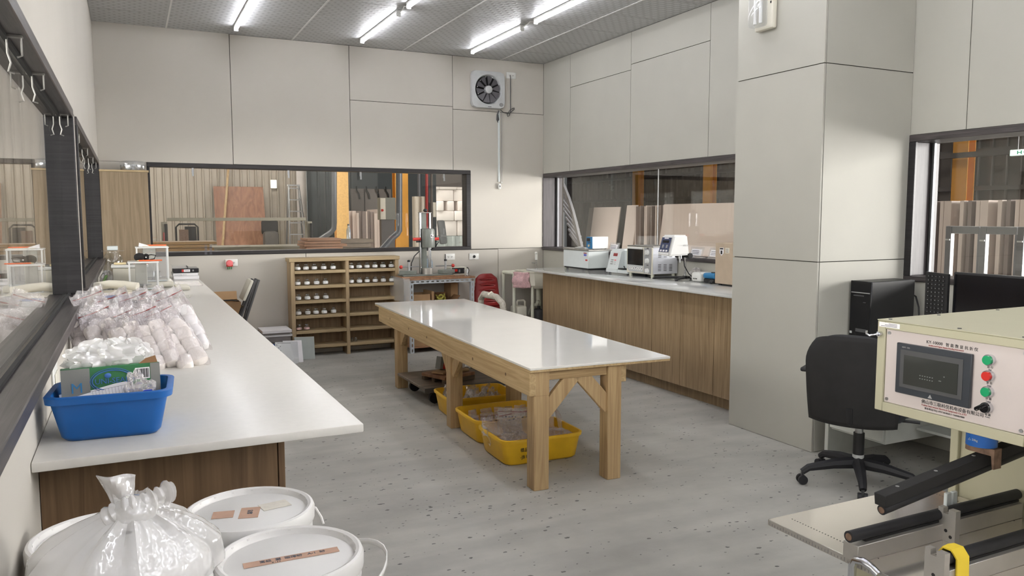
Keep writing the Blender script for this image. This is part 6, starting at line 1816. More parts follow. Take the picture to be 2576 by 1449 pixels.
def brace(p0, p1, thick, wide, normal):
    mb = MB(); p0, p1 = Vector(p0), Vector(p1)
    d = (p1 - p0); L = d.length; d.normalize(); n = Vector(normal); s = d.cross(n)
    M = Matrix((d, n, s)).transposed().to_4x4(); M.translation = (p0 + p1) / 2
    mb.box((0, 0, 0), (L, thick, wide), None, .003); mb.xform(M)
    mb.build('brace', 'pine_v', tb, local=True, smooth=0)
brace((.10, .05, AT - .25), (.30, .05, AT - .03), .032, .085, (0, 1, 0))
brace((.525, .05, AT - .25), (.325, .05, AT - .03), .032, .085, (0, 1, 0))
brace((.060, 1.44, AT - .27), (.060, 1.25, AT - .06), .036, .085, (1, 0, 0))
brace((.060, 1.515, AT - .27), (.060, 1.70, AT - .06), .036, .085, (1, 0, 0))
brace((.075, 2.88, AT - .26), (.075, 2.70, AT - .08), .036, .085, (1, 0, 0))
for ly in (.35, .9, 1.9, 2.4, 3.0):
    mb = MB(); mb.lathe([(0, .0006), (.010, .0006), (.010, 0)], n=10); mb.xform(Matrix.Translation((.0018, ly, AT - .06 - .03 * (ly % .5))) @ Matrix.Rotation(R(-90), 4, 'Y')); mb.build('knot', 'oak_dark_v', tb, local=True)

# ---- yellow tubs under the table
def ytub(label, x, y, rot, L=.545, W=.44, H=.165):
    t = thing('plastic_tub', label, 'tub', (x, y, .001)); t.rotation_euler = (0, 0, R(rot))
    tub(t, L, W, H, 'yellow_tub', rim=.022, taper=.92, rr=.06)
    return t
y1_ = ytub('yellow tub of flat zip bags with handwriting, nearest under the table', 2.275, 4.395, -2)
y2_ = ytub('yellow tub with upright small bags, middle one under the table', 2.315, 4.90, -2)
y3_ = ytub('yellow tub full of crumpled sample bags, farthest under the table', 2.385, 5.545, -4, L=.545, W=.42)
for (s, z_, sz) in (('\u6a23\u54c1 A u', .105, .028), ('-JB P \u53f7', .062, .028)):
    o = ltext('handwriting', s, sz, (-.165, -.2165, z_ - .018), 'black_ink', y1_, align='LEFT')

def flat_bag(label, group, c, w, h, tilt, rot, seed, film='thin_film', puff=.012, zip_='red_ink', ink=True, thing_name='zip_bag'):
    """flat clear zip bag, slightly wavy, standing or lying"""
    rnd = random.Random(seed)
    t = thing(thing_name, label, 'zip bag', c, group)
    t.rotation_euler = (R(tilt), 0, R(rot))
    a1, a2, a3 = rnd.uniform(0, 6), rnd.uniform(0, 6), rnd.uniform(3, 8)
    for sgn in (-1, 1):
        pass
    mb = MB()
    def fn(u, v):
        a = 2 * PI * u
        x = math.cos(a); y = math.sin(a)
        x = math.copysign(abs(x) ** .5, x)
        return (x * w / 2, y * puff * max(.12, math.sin(PI * min(1, v * 1.15))) + .012 * math.sin(a1 + 5 * v) * v + .008 * math.sin(a2 + a3 * x), v * h)
    mb.grid(fn, 16, 9, closed_u=True)
    mb.build('film', film, t, local=True, smooth=60)
    mb = MB(); mb.tube([(x * w / 2, .012 * math.sin(a1 + 5 * .9) * .9 + .008 * math.sin(a2 + a3 * x) - .003, h * .9) for x in (-.96, -.5, 0, .5, .96)], .0014, 4)
    mb.build('zip_strip', zip_, t, local=True)
    if ink:
        yy = .012 * math.sin(a1 + 5 * .78) * .78
        for k in range(5):
            xx = -w * .3 + k * w * .13
            MB().b(xx, xx + w * .05, yy - puff - .012, yy - puff - .0112, h * .74, h * .74 + .004 + .003 * (k % 2)).build('handwriting', 'grey_ink', t, local=True, smooth=0)
    return t
# nearest tub: large flat bags
flat_bag('clear zip bag folded over the left rim of the nearest yellow tub', None, (2.005, 4.50, .185), .17, .11, 188, -95, 3)
flat_bag('wide clear zip bag lying at the left in the nearest yellow tub', None, (2.10, 4.42, .13), .26, .17, -62, -20, 5)
flat_bag('large clear zip bag standing in the middle of the nearest yellow tub', None, (2.26, 4.40, .03), .28, .27, -30, 12, 6)
flat_bag('clear zip bag with a red strip leaning left in the nearest yellow tub', None, (2.16, 4.46, .05), .16, .24, -18, -30, 7)
flat_bag('shiny clear bag sticking up at the right of the nearest yellow tub', None, (2.44, 4.47, .04), .13, .27, -16, -10, 8, ink=False)
flat_bag('pointed clear bag at the far right corner of the nearest yellow tub', None, (2.53, 4.42, .08), .13, .20, -12, 60, 9, ink=False)
heap('plastic_bag', 'crumpled clear film lying at the right in the nearest yellow tub', 'plastic bag', (2.43, 4.36, .12), (.11, .10, .03), 61, 'thin_film', .4)
heap('plastic_bag', 'crumpled clear film at the bottom left of the nearest yellow tub', 'plastic bag', (2.17, 4.36, .10), (.13, .13, .05), 62, 'thin_film', .4)
# middle tub: rows of small filled bags
k = 0
for (x0, y0, n, rown) in ((2.10, 4.86, 5, 'near left row'), (2.12, 5.0, 5, 'far left row'), (2.36, 4.98, 4, 'far right row'), (2.38, 4.84, 3, 'near right row')):
    for i in range(n):
        cx_ = x0 + i * .052
        t = thing('sample_bag', 'small powder bag, %s from left in the %s of the middle yellow tub' % (ordn[i], rown), 'sample bag', (cx_, y0 + random.uniform(-.02, .02), .014), 'small sample bags in the middle yellow tub')
        t.rotation_euler = (R(random.uniform(-14, 4)), R(random.uniform(-6, 6)), R(random.uniform(-25, 25)))
        mb = MB(); mb.box((0, 0, .05), (.046, .038, .095), None, .014, 2); mb.build('powder', 'powder_white', t, local=True)
        mb = MB(); mb.grid(lambda u, v: (.026 * math.copysign(abs(math.cos(2 * PI * u)) ** .6, math.cos(2 * PI * u)), (.022 * (1 - v) + .002) * math.sin(2 * PI * u) + .006 * math.sin(6 * v + k), .05 + v * .10), 10, 5, closed_u=True); mb.build('film', 'bag_film', t, local=True)
        MB().b(-.024, .024, -.002, .003, .128, .130).build('zip_strip', 'red_ink', t, local=True)
        k += 1
# far tub: crumpled bags
rnd = random.Random(77)
for i in range(22):
    x = 2.385 + rnd.uniform(-.20, .20); y = 5.545 + rnd.uniform(-.14, .14); zz = .075 + rnd.uniform(0, .055)
    t = thing('sample_bag', 'small crumpled bag of pale sample in the farthest yellow tub', 'sample bag', (x, y, zz), 'crumpled sample bags in the farthest yellow tub')
    t.rotation_euler = (R(rnd.uniform(-40, 40)), R(rnd.uniform(-40, 40)), R(rnd.uniform(0, 180)))
    mb = crumple(0, 0, .02, .030, .022, .030, 200 + i, .3, 10, 7); mb.build('powder', 'powder_white', t, local=True, smooth=50)
    mb = crumple(0, 0, .035, .036, .014, .055, 300 + i, .45, 12, 8); mb.build('film', 'thin_film', t, local=True, smooth=20)

# ---- platform dolly
dl = thing('platform_dolly', 'worn wooden platform dolly with a cloth-wrapped push handle behind the yellow tubs', 'dolly', (2.46, 6.2, 0))
MB().b(2.08, 2.86, 5.84, 6.56, .128, .152, .004).build('platform', 'dolly_wood', dl)
MB().b(2.075, 2.865, 5.832, 5.839, .115, .154).build('edge_strip', 'dark_grey', dl)
for (wx, wy) in ((2.20, 5.95), (2.20, 6.45), (2.74, 5.95), (2.74, 6.45)):
    wh = MB(); wh.cyl((wx, wy - .016, .046), (wx, wy + .016, .046), .0455, n=18)
    w_ = wh.build('wheel', 'black_rubber', dl)
    MB().b(wx - .02, wx + .02, wy - .024, wy + .024, .095, .127).build('caster_bracket', 'dull_steel', dl)
hp_ = [(2.84, 6.47, .17), (3.105, 7.05, .64), (3.115, 7.07, .71), (3.115, 7.0, .765), (3.115, 6.70, .765), (3.115, 6.57, .715), (3.105, 6.52, .62), (2.84, 5.98, .17)]
MB().tube(hp_, .014, 10).build('push_handle', 'dull_steel', dl)
MB().tube([Vector(p) for p in hp_[1:7]], .030, 10, radii=[.028, .030, .033, .030, .031, .028]).build('cloth_wrap', 'cloth_wrap', dl)
MB().tube([(3.085, 6.83, .775), (3.115, 6.82, .80), (3.14, 6.81, .775), (3.125, 6.82, .735)], .012, 8).build('wrap_tie', 'paper_cream', dl)
for wy in (6.47, 5.96):
    mb = MB(); mb.prism([(2.74, .153), (2.84, .153), (2.85, .24), (2.82, .25)], 'y', wy, wy + .05); mb.build('hinge_bracket', 'dull_steel', dl)
MB().cyl((2.80, 6.01, .185), (2.80, 6.47, .185), .007, n=8).build('hinge_rod', 'dark_grey', dl)
pz_ = .1525
def plank(name, label, c, s, rot, mat):
    mb = MB(); mb.box((0, 0, 0), s, None, .002); o = mb.build(name, mat, None, local=True, smooth=0)
    o.location = c; o.rotation_euler = tuple(R(a) for a in rot)
    return tag(o, label, 'wood block')
pt = thing('wooden_tray', 'brown wooden tray block on the dolly', 'wood block', (2.39, 6.12, pz_)); pt.rotation_euler = (0, 0, R(20))
MB().b(-.17, .17, -.15, .15, .032, .06, .003).build('board', 'plywood', pt, local=True)
for yy in (-.13, 0, .13): MB().b(-.17, .17, yy - .02, yy + .02, 0.0005, .0315, .002).build('batten', 'dolly_wood', pt, local=True)
plank('wood_offcut', 'pale thin offcut on the tray block beside the red carton', (2.33, 6.10, pz_ + .073), (.16, .12, .014), (0, 0, 35), 'cardboard')
plank('wood_offcut', 'flat wood offcut at the right on the dolly tray block', (2.50, 6.12, pz_ + .071), (.12, .10, .018), (0, 0, 10), 'pine_x')
rb = thing('red_carton', 'small grey and red carton standing tilted on the dolly load', 'box', (2.34, 6.14, pz_ + .085)); rb.rotation_euler = (0, R(12), R(25))
MB().b(-.055, .055, -.03, .03, 0, .105, .002).build('carton', 'grey_card', rb, local=True)
MB().b(-.02, .056, -.0315, -.0301, 0.004, .10).build('red_panel', 'red_button', rb, local=True)
mb = MB(); mb.tube([(.018 + .014 * math.cos(2 * PI * i / 16), -.0322, .07 + .014 * math.sin(2 * PI * i / 16)) for i in range(17)], .0014, 4, cap=False); mb.build('round_emblem', 'paper', rb, local=True)
tag(MB().lathe([(0, .001), (.035, .001), (.04, .07), (.037, .07), (.033, .004), (0, .004)], (2.52, 6.16, pz_ + .081), 16).build('paper_cup', 'paper'), 'white paper cup on the dolly load', 'cup')

# ================================================================== PAILS AND WHITE BAG
def pail(label, x, y, z0, group=None, handle_ang=None):
    t = thing('plastic_pail', label, 'pail', (x, y, z0), group)
    H = .405
    MB().lathe([(0, .002), (.128, .002), (.133, .008), (.142, .30), (.143, .305), (.149, .308), (.149, .318), (.144, .320), (.1455, .345), (.150, .347), (.150, .356), (.146, .358), (.147, .392), (.140, .392), (0, .390)], n=48).build('body', 'pail', t, local=True)
    MB().lathe([(.1525, .368), (.155, .372), (.1558, .396), (.152, .405), (.146, .4075), (.139, .405), (.1365, .395), (.134, .392), (.132, .393), (.126, .3955), (0, .3962)], n=48).build('lid', 'pail', t, local=True, smooth=35)
    for k in range(18):
        a = 2 * PI * k / 18
        mb = MB(); mb.b(.1375, .1395, -.003, .003, .394, .4042); mb.xform(Matrix.Rotation(a, 4, 'Z')); mb.build('lid_rib', 'pail', t, local=True)
    if handle_ang is not None:
        a0 = R(handle_ang)
        for sg in (1, -1):
            mb = MB(); mb.b(.147, .162, -.028, .028, .26, .335, .006); mb.xform(Matrix.Rotation(a0 + (0 if sg > 0 else PI), 4, 'Z')); mb.build('handle_boss', 'pail', t, local=True)
    return t
PZ = .4465
under = 'white pail standing on the floor underneath another pail'
pos = dict(a=(.280, 1.655), b=(.240, 1.968), c=(-.080, 1.945), d=(-.028, 1.640))
for kx in 'abcd': pail(under, pos[kx][0], pos[kx][1], .001, 'lower layer of pails')
pA = pail('white pail with one long brown tape strip on its lid, front right of the four', *pos['a'], .4085, None, -40)
pB = pail('white pail with two brown tape labels on its lid, against the bench end', *pos['b'], .4085, None, -12)
pC = pail('white pail half hidden behind the white bag, next to the left wall', *pos['c'], .4085, None, 190)
pD = pail('white pail carrying the tied white bag', *pos['d'], .4085, None, 200)
LZ = .3966
def tape(p, cx_, cy_, w, h, rot, mat, name='tape_label'):
    mb = MB(); mb.b(-w / 2, w / 2, -h / 2, h / 2, LZ, LZ + .0006); mb.xform(Matrix.Translation((cx_, cy_, 0)) @ Matrix.Rotation(R(rot), 4, 'Z')); return mb.build(name, mat, p, local=True, smooth=0)
vx = R(-22)
tape(pA, .004, -.004, .198, .026, -1, 'kraft_tape')
def ztext(p, s, size, x, y, rot, mat='grey_ink'):
    return ltext('handwriting', s, size, (x, y, LZ + .0009), mat, p, Matrix(((1, 0, 0), (0, 1, 0), (0, 0, 1))), 'CENTER', R(rot))
ztext(pA, '\u9ad8\u7d1a  \u58d3  \u78c1\u78da\u7c89   A-1  \u7c89', .0125, .006, -.006, -1)
ztext(pA, 'C 1 0 0', .006, -.03, -.0145, -1)
tape(pB, -.062, .002, .050, .046, -12, 'kraft_tape')
tape(pB, -.002, -.012, .046, .070, -14, 'kraft_tape')
ztext(pB, '\u7c89\n\u7cd6', .014, .0, -.008, -12)
tape(pB, .062, .012, .070, .048, 10, 'faded_tape')
tape(pC, -.035, -.06, .05, .03, 30, 'kraft_tape')
# handles: lowered bail of the front pail, strap ends of the others
mb = MB(); hpts = []
for i in range(15):
    f = i / 14
    a = R(-62 + 128 * f)
    rr = .165 + .045 * math.sin(PI * f)
    hpts.append((rr * math.cos(a), rr * math.sin(a), .345 + .030 * math.sin(PI * f) - .03 * (1 - math.sin(PI * f))))
mb.grid(lambda u, v: (Vector(hpts[min(14, int(round(v * 14)))]) + Vector((0, 0, (u - .5) * .012))), 2, 15)
o = mb.build('bail_handle', 'pail', pA, local=True); sm_ = o.modifiers.new('thickness', 'SOLIDIFY'); sm_.thickness = .003
MB().tube([(.150, .03, .375), (.165, .018, .37), (.175, .0, .35), (.178, -.01, .335)], .003, 6).build('bail_handle', 'pail', pB, local=True)
MB().tube([(-.145, .06, .36), (-.170, .0, .33), (-.175, -.08, .27), (-.168, -.14, .22)], .005, 8).build('bail_handle', 'pail', pD, local=True)

# tied bag of white powder on the pail
gbz = .8065
wbg = thing('powder_sack', 'big tied clear bag of white powder on top of the front left pail', 'bag', (-.028, 1.65, gbz))
wbg.scale = (.90, .92, 1.0)
rnd = random.Random(4)
def sack(u, v, k=1.0, seed=1.0, fold=.0):
    a = 2 * PI * u
    prof = [(0.0, .08), (.06, .150), (.18, .178), (.34, .170), (.5, .135), (.64, .09), (.76, .048), (.86, .026), (1.0, .030)]
    zz = [(0.0, .0), (.06, .004), (.18, .03), (.34, .075), (.5, .11), (.64, .135), (.76, .152), (.86, .166), (1.0, .185)]
    def ip(t, x):
        for (x0, y0), (x1, y1) in zip(t, t[1:]):
            if x <= x1: return y0 + (y1 - y0) * (x - x0) / (x1 - x0)
        return t[-1][1]
    r_ = ip(prof, v) * k
    pl = math.sin(9 * a + seed) * .5 + math.sin(14 * a + 2.3 * seed + 2 * v) * .35 + math.sin(23 * a + 4 * seed) * .2
    r_ *= 1 + fold * pl * (.03 + .22 * v * v) + .05 * math.sin(2 * a + seed) + .04 * math.sin(3 * a)
    lean = .030 * max(0, v - .5)
    return (r_ * math.cos(a) * 1.06 + lean, r_ * math.sin(a), ip(zz, v) * (1.0 if k > .99 else .985) + .004 * pl * v * fold)
mb = MB(); mb.grid(lambda u, v: sack(u, v, 1.0, 1.0, 1.0), 96, 30, closed_u=True); mb.build('film', 'milky_film', wbg, local=True, smooth=30)
def inner(u, v):
    a = 2 * PI * u; f = v
    r_ = .162 * math.sin(PI * .5 * min(1, (1 - f) * 1.25 + .02)) ** .8 * (1 + .05 * math.sin(2 * a + 1) + .04 * math.sin(3 * a))
    if f < .1: r_ = .12 + .04 * f / .1
    return (r_ * math.cos(a), r_ * math.sin(a) * .97, .006 + .105 * f + .004 * math.sin(7 * a) * (1 - f))
mb = MB(); mb.grid(inner, 40, 14, closed_u=True); mb.build('powder', 'powder_white', wbg, local=True, smooth=60)
# knot: twisted rope of film and a loose tail
kp_ = [Vector((-.035, -.02, .150)), Vector((-.01, -.03, .168)), Vector((.02, -.03, .172)), Vector((.05, -.02, .175)), Vector((.075, -.01, .182)), Vector((.095, .0, .180))]
mb = MB(); n = 44
pts = []
for i in range(n):
    f = i / (n - 1) * 4.99; j = int(f); p = kp_[j].lerp(kp_[j + 1], f - j)
    pts.append(p)
mb.tube(pts, .02, 14, radii=[.019 + .004 * math.sin(i * 1.25) + .003 * math.sin(i * .55) for i in range(n)])
mb.build('knot', 'milky_film', wbg, local=True, smooth=60)
mb = MB(); mb.ball((.015, -.02, .158), .042, (1.15, .9, .75), 3, .05); mb.build('knot_collar', 'milky_film', wbg, local=True, smooth=40)
mb = MB(); mb.grid(lambda u, v: (-.005 - .01 * v + (u - .5) * (.04 + .035 * v), .01 + .012 * math.sin(6 * u + 3 * v), .165 + v * .065 - .010 * u * v), 10, 8)
o = mb.build('loose_tail', 'milky_film', wbg, local=True); sm_ = o.modifiers.new('thickness', 'SOLIDIFY'); sm_.thickness = .002

# ================================================================== BENDING TESTER (right foreground)
bt_ = thing('bending_tester', 'beige digital bending strength tester with a touch panel over a steel bed', 'test machine', (2.1, 1.2, 0))
HX, HY1, HY0, HZ0, HZ1 = 1.852, 1.482, .72, .992, 1.2445
mb = MB()
# head shell with the front recess for the panel
mb.b(HX + .010, 2.80, HY0, HY1, HZ0, HZ1 - .002, .004, 2)
mb.build('head', 'machine_beige', bt_)
PY0, PY1, PZ0, PZ1 = 1.075, 1.457, 1.018, 1.221
MB().b(HX, HX + .0098, PY1, HY1, HZ0, HZ1 - .002, .002).b(HX, HX + .0098, HY0, PY0, HZ0, HZ1 - .002, .002).b(HX, HX + .0098, PY0, PY1, HZ0, PZ0, .0015).b(HX, HX + .0098, PY0, PY1, PZ1, HZ1 - .002, .0015).build('front_bezel', 'machine_beige', bt_)
MB().b(HX - .001, 2.80, HY0, HY1 + .001, HZ1 - .0018, HZ1 + .001, .001).build('top_cover', 'machine_beige', bt_)
for (xx, yy) in ((1.875, 1.46), (2.08, 1.462), (2.35, 1.462), (1.875, 1.26), (1.875, 1.10), (2.3, 1.1)):
    MB().cyl((xx, yy, HZ1 + .001), (xx, yy, HZ1 + .0028), .005, n=10).build('screw', 'dark_grey', bt_)
MB().b(HX + .006, HX + .0097, PY0 + .001, PY1 - .001, PZ0 + .001, PZ1 - .001).build('front_plate', 'panel_pink', bt_)
xp = HX + .006
for (yy, zz) in ((PY1 - .010, PZ1 - .010), (PY1 - .010, PZ0 + .010), (PY0 + .010, PZ1 - .010), (PY0 + .010, PZ0 + .010)):
    MB().cyl((xp, yy, zz), (xp - .003, yy, zz), .0045, n=10).build('screw', 'steel', bt_)
SY0, SY1, SZ0, SZ1 = 1.207, 1.417, 1.054, 1.190
hm = MB().b(xp - .010, xp - .0002, SY0, SY1, SZ0, SZ1, .002).build('touch_panel', 'hmi_bezel', bt_)
MB().b(xp - .0112, xp - .0102, SY0 + .02, SY1 - .014, SZ0 + .018, SZ1 - .016).build('panel_inlay', 'dark_grey', hm)
MB().b(xp - .0124, xp - .0114, SY0 + .032, SY1 - .026, SZ0 + .028, SZ1 - .030).build('screen', 'screen_glass', hm)
mb = MB()
for k in range(6):
    for zz in (.050, .058): mb.b(xp - .0132, xp - .0126, SY0 + .098 + k * .007, SY0 + .101 + k * .007, SZ0 + zz, SZ0 + zz + .0022)
mb.b(xp - .0132, xp - .0126, SY0 + .075, SY0 + .082, SZ0 + .054, SZ0 + .056).b(xp - .0132, xp - .0126, SY0 + .066, SY0 + .069, SZ0 + .066, SZ0 + .069)
mb.build('screen_text', 'mid_grey', hm)
mb = MB(); mb.prism([((SY0 + SY1) / 2 - .006, SZ0 + .004), ((SY0 + SY1) / 2 + .006, SZ0 + .004), ((SY0 + SY1) / 2, SZ0 + .014)], 'x', xp - .0112, xp - .0102); mb.build('triangle_mark', 'grey_plastic', hm)
text('lettering', 'HMT-700', .006, (xp - .0112, SY1 - .018, SZ1 - .012), '-x', 'grey_plastic', hm)
text('lettering', 'KY-10000', .0112, (xp - .0004, 1.337, 1.199), '-x', 'black_ink', bt_)
text('lettering', '\u667a \u80fd \u6570 \u663e \u6297 \u6298 \u4eea', .0098, (xp - .0004, 1.283, 1.199), '-x', 'black_ink', bt_, space=1.0)
text('lettering', 'Intellectual Digital display Bending Instrument', .0052, (xp - .0004, 1.330, 1.1925), '-x', 'red_ink', bt_)
text('lettering', '\u4f5b\u5c71\u5e02\u4e09\u8054\u79d1\u4eea\u673a\u7535\u8bbe\u5907\u6709\u9650\u516c\u53f8', .0112, (xp - .0004, 1.343, 1.0395), '-x', 'black_ink', bt_)
text('lettering', 'Foshan Instrument Electrical Equipment Co.,LTD', .0062, (xp - .0004, 1.342, 1.0325), '-x', 'red_ink', bt_)
text('lettering', '\u8054\u7cfb\u7535\u8bdd(TEL): 0757-86486813 13600869888', .0058, (xp - .0004, 1.333, 1.0248), '-x', 'black_ink', bt_)
for k, (zz, m_, s1, s2) in enumerate(((1.183, 'green_button', '\u8fd0 \u884c', 'Run'), (1.144, 'red_button', '\u590d \u4f4d', 'Reset'), (1.105, 'green_button', '\u8ba1 \u7b97', 'Count'), (1.066, 'black_gloss', '\u7535 \u6e90', 'Power'))):
    yy = 1.166
    ring = MB().cyl((xp, yy, zz), (xp - .012, yy, zz), .0135, n=20).build('button_ring', 'chrome', bt_)
    if k < 3: MB().cyl((xp - .0121, yy, zz), (xp - .017, yy, zz), .011, n=20).build('button_cap', m_, ring)
    else:
        MB().cyl((xp - .0121, yy, zz), (xp - .018, yy, zz), .0115, n=20).build('button_cap', m_, ring)
        mb = MB(); mb.box((xp - .022, yy + .004, zz + .003), (.010, .036, .010), (R(-35), 0, 0), .003); mb.build('selector_grip', m_, ring)
    text('lettering', s1, .0066, (xp - .0004, yy, zz - .0205), '-x', 'black_ink', bt_, 'CENTER')
    text('lettering', s2, .0046, (xp - .0004, yy, zz - .0258), '-x', 'grey_ink', bt_, 'CENTER')
MB().b(HX - .0008, HX - .0001, 1.412, 1.476, 1.226, 1.239).build('asset_label', 'paper', bt_)
for k in range(3): MB().b(HX - .0013, HX - .0009, 1.42, 1.47 - .012 * k, 1.2285 + k * .0035, 1.2298 + k * .0035).build('label_text', 'grey_ink', bt_)
MB().cyl((HX, 1.470, 1.206), (HX - .012, 1.470, 1.206), .007, n=12).tube([(HX - .012, 1.470, 1.206), (HX - .022, 1.474, 1.204), (HX - .030, 1.482, 1.201), (HX - .033, 1.490, 1.206), (HX - .028, 1.494, 1.213)], .0028, 8).build('hook', 'chrome', bt_)
# column, base, bed
MB().b(2.20, 2.80, .72, 1.480, .0, HZ0 - .001, .003).build('column', 'machine_beige', bt_)
MB().b(2.185, 2.1995, 1.455, 1.480, .05, HZ0 - .001, .002).build('column_edge', 'machine_beige', bt_)
MB().b(1.57, 2.184, .72, 1.30, .0, .683, .003).build('base_cabinet', 'machine_beige', bt_)
bed = MB().b(1.545, 2.184, .70, 1.56, .684, .700, .0015).build('bed', 'bed_steel', bt_)
MB().b(1.5425, 1.5448, .72, 1.555, .685, .7005).build('ruler_edge', 'alu_bar', bed)
mb = MB()
for k in range(80): mb.b(1.5418, 1.5424, 1.55 - k * .010, 1.5506 - k * .010, .687, .687 + (.010 if k % 5 == 0 else .006))
o = mb.build('ruler_ticks', 'grey_ink', bed); o['kind'] = 'stuff'
mb = MB()
for k in range(30):
    for xx in (1.605, 2.14): mb.cyl((xx, 1.530 - k * .0095, .7001), (xx, 1.530 - k * .0095, .7004), .0018, n=6)
o = mb.build('hole_row', 'black_ink', bed); o['kind'] = 'stuff'
def bar_support(yc, x0, name_):
    mb = MB(); mb.b(x0, 2.18, yc - .022, yc + .022, .7002, .742, .001); mb.build('support_bar', 'alu_bar', bt_)
    MB().b(x0 + .04, 2.18, yc - .010, yc + .012, .7422, .748).build('cradle', 'black_matte', bt_)
    MB().cyl((x0 - .012, yc - .004, .762), (2.18, yc - .004, .762), .0140, n=24).build('roller', 'black_rubber', bt_)
    mb = MB(); mb.cyl((x0 - .0135, yc - .004, .762), (x0 - .0122, yc - .004, .762), .0088, n=20); mb.build('roller_core', 'rust_iron', bt_)
bar_support(1.278, 1.535, 'far')
bar_support(1.098, 1.610, 'near')
def notch_block(x, y):
    mb = MB(); mb.prism([(y - .024, .7002), (y + .024, .7002), (y + .024, .785), (y + .010, .785), (y + .010, .772), (y - .004, .772), (y - .004, .785), (y - .024, .785)], 'x', x, x + .018)
    mb.build('notched_bracket', 'alu_bar', bt_, smooth=0)
    for dz in (.715, .728): MB().cyl((x - .0004, y - .012 + (dz - .715), dz), (x, y - .012 + (dz - .715), dz), .0045, n=10).build('bracket_hole', 'black_ink', bt_)
notch_block(1.588, 1.098); notch_block(1.845, 1.278 - .03)
MB().b(1.93, 1.95, 1.308, 1.318, .7002, .792, .002).b(1.955, 1.975, 1.308, 1.318, .7002, .792, .002).build('stop_clip', 'cool_white', bt_)
yc_ = MB(); yc_.tube([(1.650, 1.116, .705), (1.650, 1.119, .765), (1.650, 1.108, .781), (1.650, 1.088, .781), (1.650, 1.074, .765), (1.650, 1.072, .702)], .004, 6)
for v in yc_.bm.verts: v.co.x = 1.650 + (v.co.x - 1.650) * 6
tag(yc_.build('yellow_cloth', 'yellow_cloth'), 'yellow cloth strip draped over the near roller of the bending tester', 'cloth')
# loading beam, tilted, hung from the load cell
P0, P1 = Vector((1.560, 1.222, .864)), Vector((2.185, 1.222, .944))
d = (P1 - P0).normalized(); tl = math.atan2(d.z, d.x)
mb = MB(); mb.box((P0 + P1) / 2, ((P1 - P0).length, .031, .029), (0, -tl, 0), .001); mb.build('loading_beam', 'black_matte', bt_)
for f in (.10, .32, .55):
    c = P0.lerp(P1, f); mb = MB(); mb.cyl(c + Vector((0, .003, .0147)), c + Vector((0, .003, .0156)), .0045, n=10); mb.build('beam_hole', 'grey_plastic', bt_)
off = Vector((math.sin(tl), 0, -math.cos(tl))) * .026
MB().cyl(P0 + off + d * .004, P1 + off, .0120, n=20).build('loading_roller', 'black_rubber', bt_)
mb = MB(); mb.cyl(P0 + off + d * .0025, P0 + off + d * .0038, .008, n=16); mb.build('roller_core', 'rust_iron', bt_)
MB().cyl((1.935, 1.226, .947), (1.935, 1.226, .9915), .036, n=28).build('load_cell', 'blue_cell', bt_)
mb = MB(); mb.prism([(1.222 - .038, .946), (1.222 + .038, .946), (1.222 + .038, .930), (1.222 + .030, .928), (1.222 - .030, .928), (1.222 - .034, .895), (1.222 - .038, .895)], 'x', 1.922, 1.952); mb.build('beam_clevis', 'rust_iron', bt_, smooth=0)
text('cell_mark', '\u25b3 50kg', .008, (1.899, 1.226, .962), '-x', 'pale_grey', bt_, 'CENTER')
MB().tube([(1.530, 1.262, .45), (1.524, 1.262, .64), (1.520, 1.258, .70), (1.518, 1.248, .716), (1.516, 1.225, .722), (1.516, 1.200, .717), (1.516, 1.182, .708)], .0095, 12).build('chrome_handle', 'chrome', bt_)
MB().tube([(1.530, 1.262, .45), (1.56, 1.262, .44), (1.572, 1.262, .44)], .0095, 12).build('chrome_handle', 'chrome', bt_)

# ================================================================== DESK, COMPUTER, CHAIR
dk = thing('office_desk', 'pale grey steel desk with a drawer pedestal beside the pillar', 'desk', (4.3, 2.8, 0))
MB().b(3.91, 4.715, 1.75, 3.575, .712, .74, .004, 2).build('desktop', 'desk_grey', dk)
pd = MB().b(3.945, 4.60, 3.07, 3.47, .185, .711, .008, 2).build('pedestal', 'desk_grey', dk)
for (z0, z1) in ((.20, .365), (.37, .53), (.535, .70)):
    MB().b(3.928, 3.944, 3.075, 3.465, z0, z1, .004).build('drawer', 'desk_grey', pd)
MB().b(3.96, 4.62, 3.50, 3.53, 0, .711, .003).build('side_panel', 'desk_grey', dk)
MB().b(3.96, 4.62, 1.77, 1.80, 0, .711, .003).build('side_panel', 'desk_grey', dk)
MB().b(4.58, 4.60, 1.80, 3.07, .25, .711).build('modesty_panel', 'desk_grey', dk)
MB().b(4.2, 4.579, 1.81, 3.06, .25, .265).build('foot_shelf', 'desk_grey', dk)
pcx = thing('computer_tower', 'black computer tower standing on the desk by the pillar', 'computer', (4.4, 3.5, .74))
MB().b(4.207, 4.61, 3.418, 3.574, .752, 1.112, .003).build('case', 'black_plastic', pcx)
MB().b(4.200, 4.2068, 3.416, 3.576, .752, 1.113, .003).build('front_bezel', 'black_gloss', pcx)
MB().b(4.1975, 4.1998, 3.425, 3.568, 1.035, 1.041, .001).build('trim_line', 'grey_plastic', pcx)
MB().b(4.1982, 4.1998, 3.47, 3.55, 1.015, 1.022).build('port_row', 'dark_grey', pcx)
MB().b(4.1982, 4.1998, 3.455, 3.475, .975, .980).build('badge', 'dark_grey', pcx)
MB().b(4.1982, 4.1998, 3.445, 3.525, .785, .806).build('nameplate', 'dark_grey', pcx)
MB().b(4.1982, 4.1998, 3.553, 3.570, .770, .785).build('sticker', 'pale_grey', pcx)
for (xx, yy) in ((4.24, 3.44), (4.24, 3.55), (4.57, 3.44), (4.57, 3.55)): MB().cyl((xx, yy, .7403), (xx, yy, .7518), .014, n=8).build('foot', 'black_rubber', pcx)
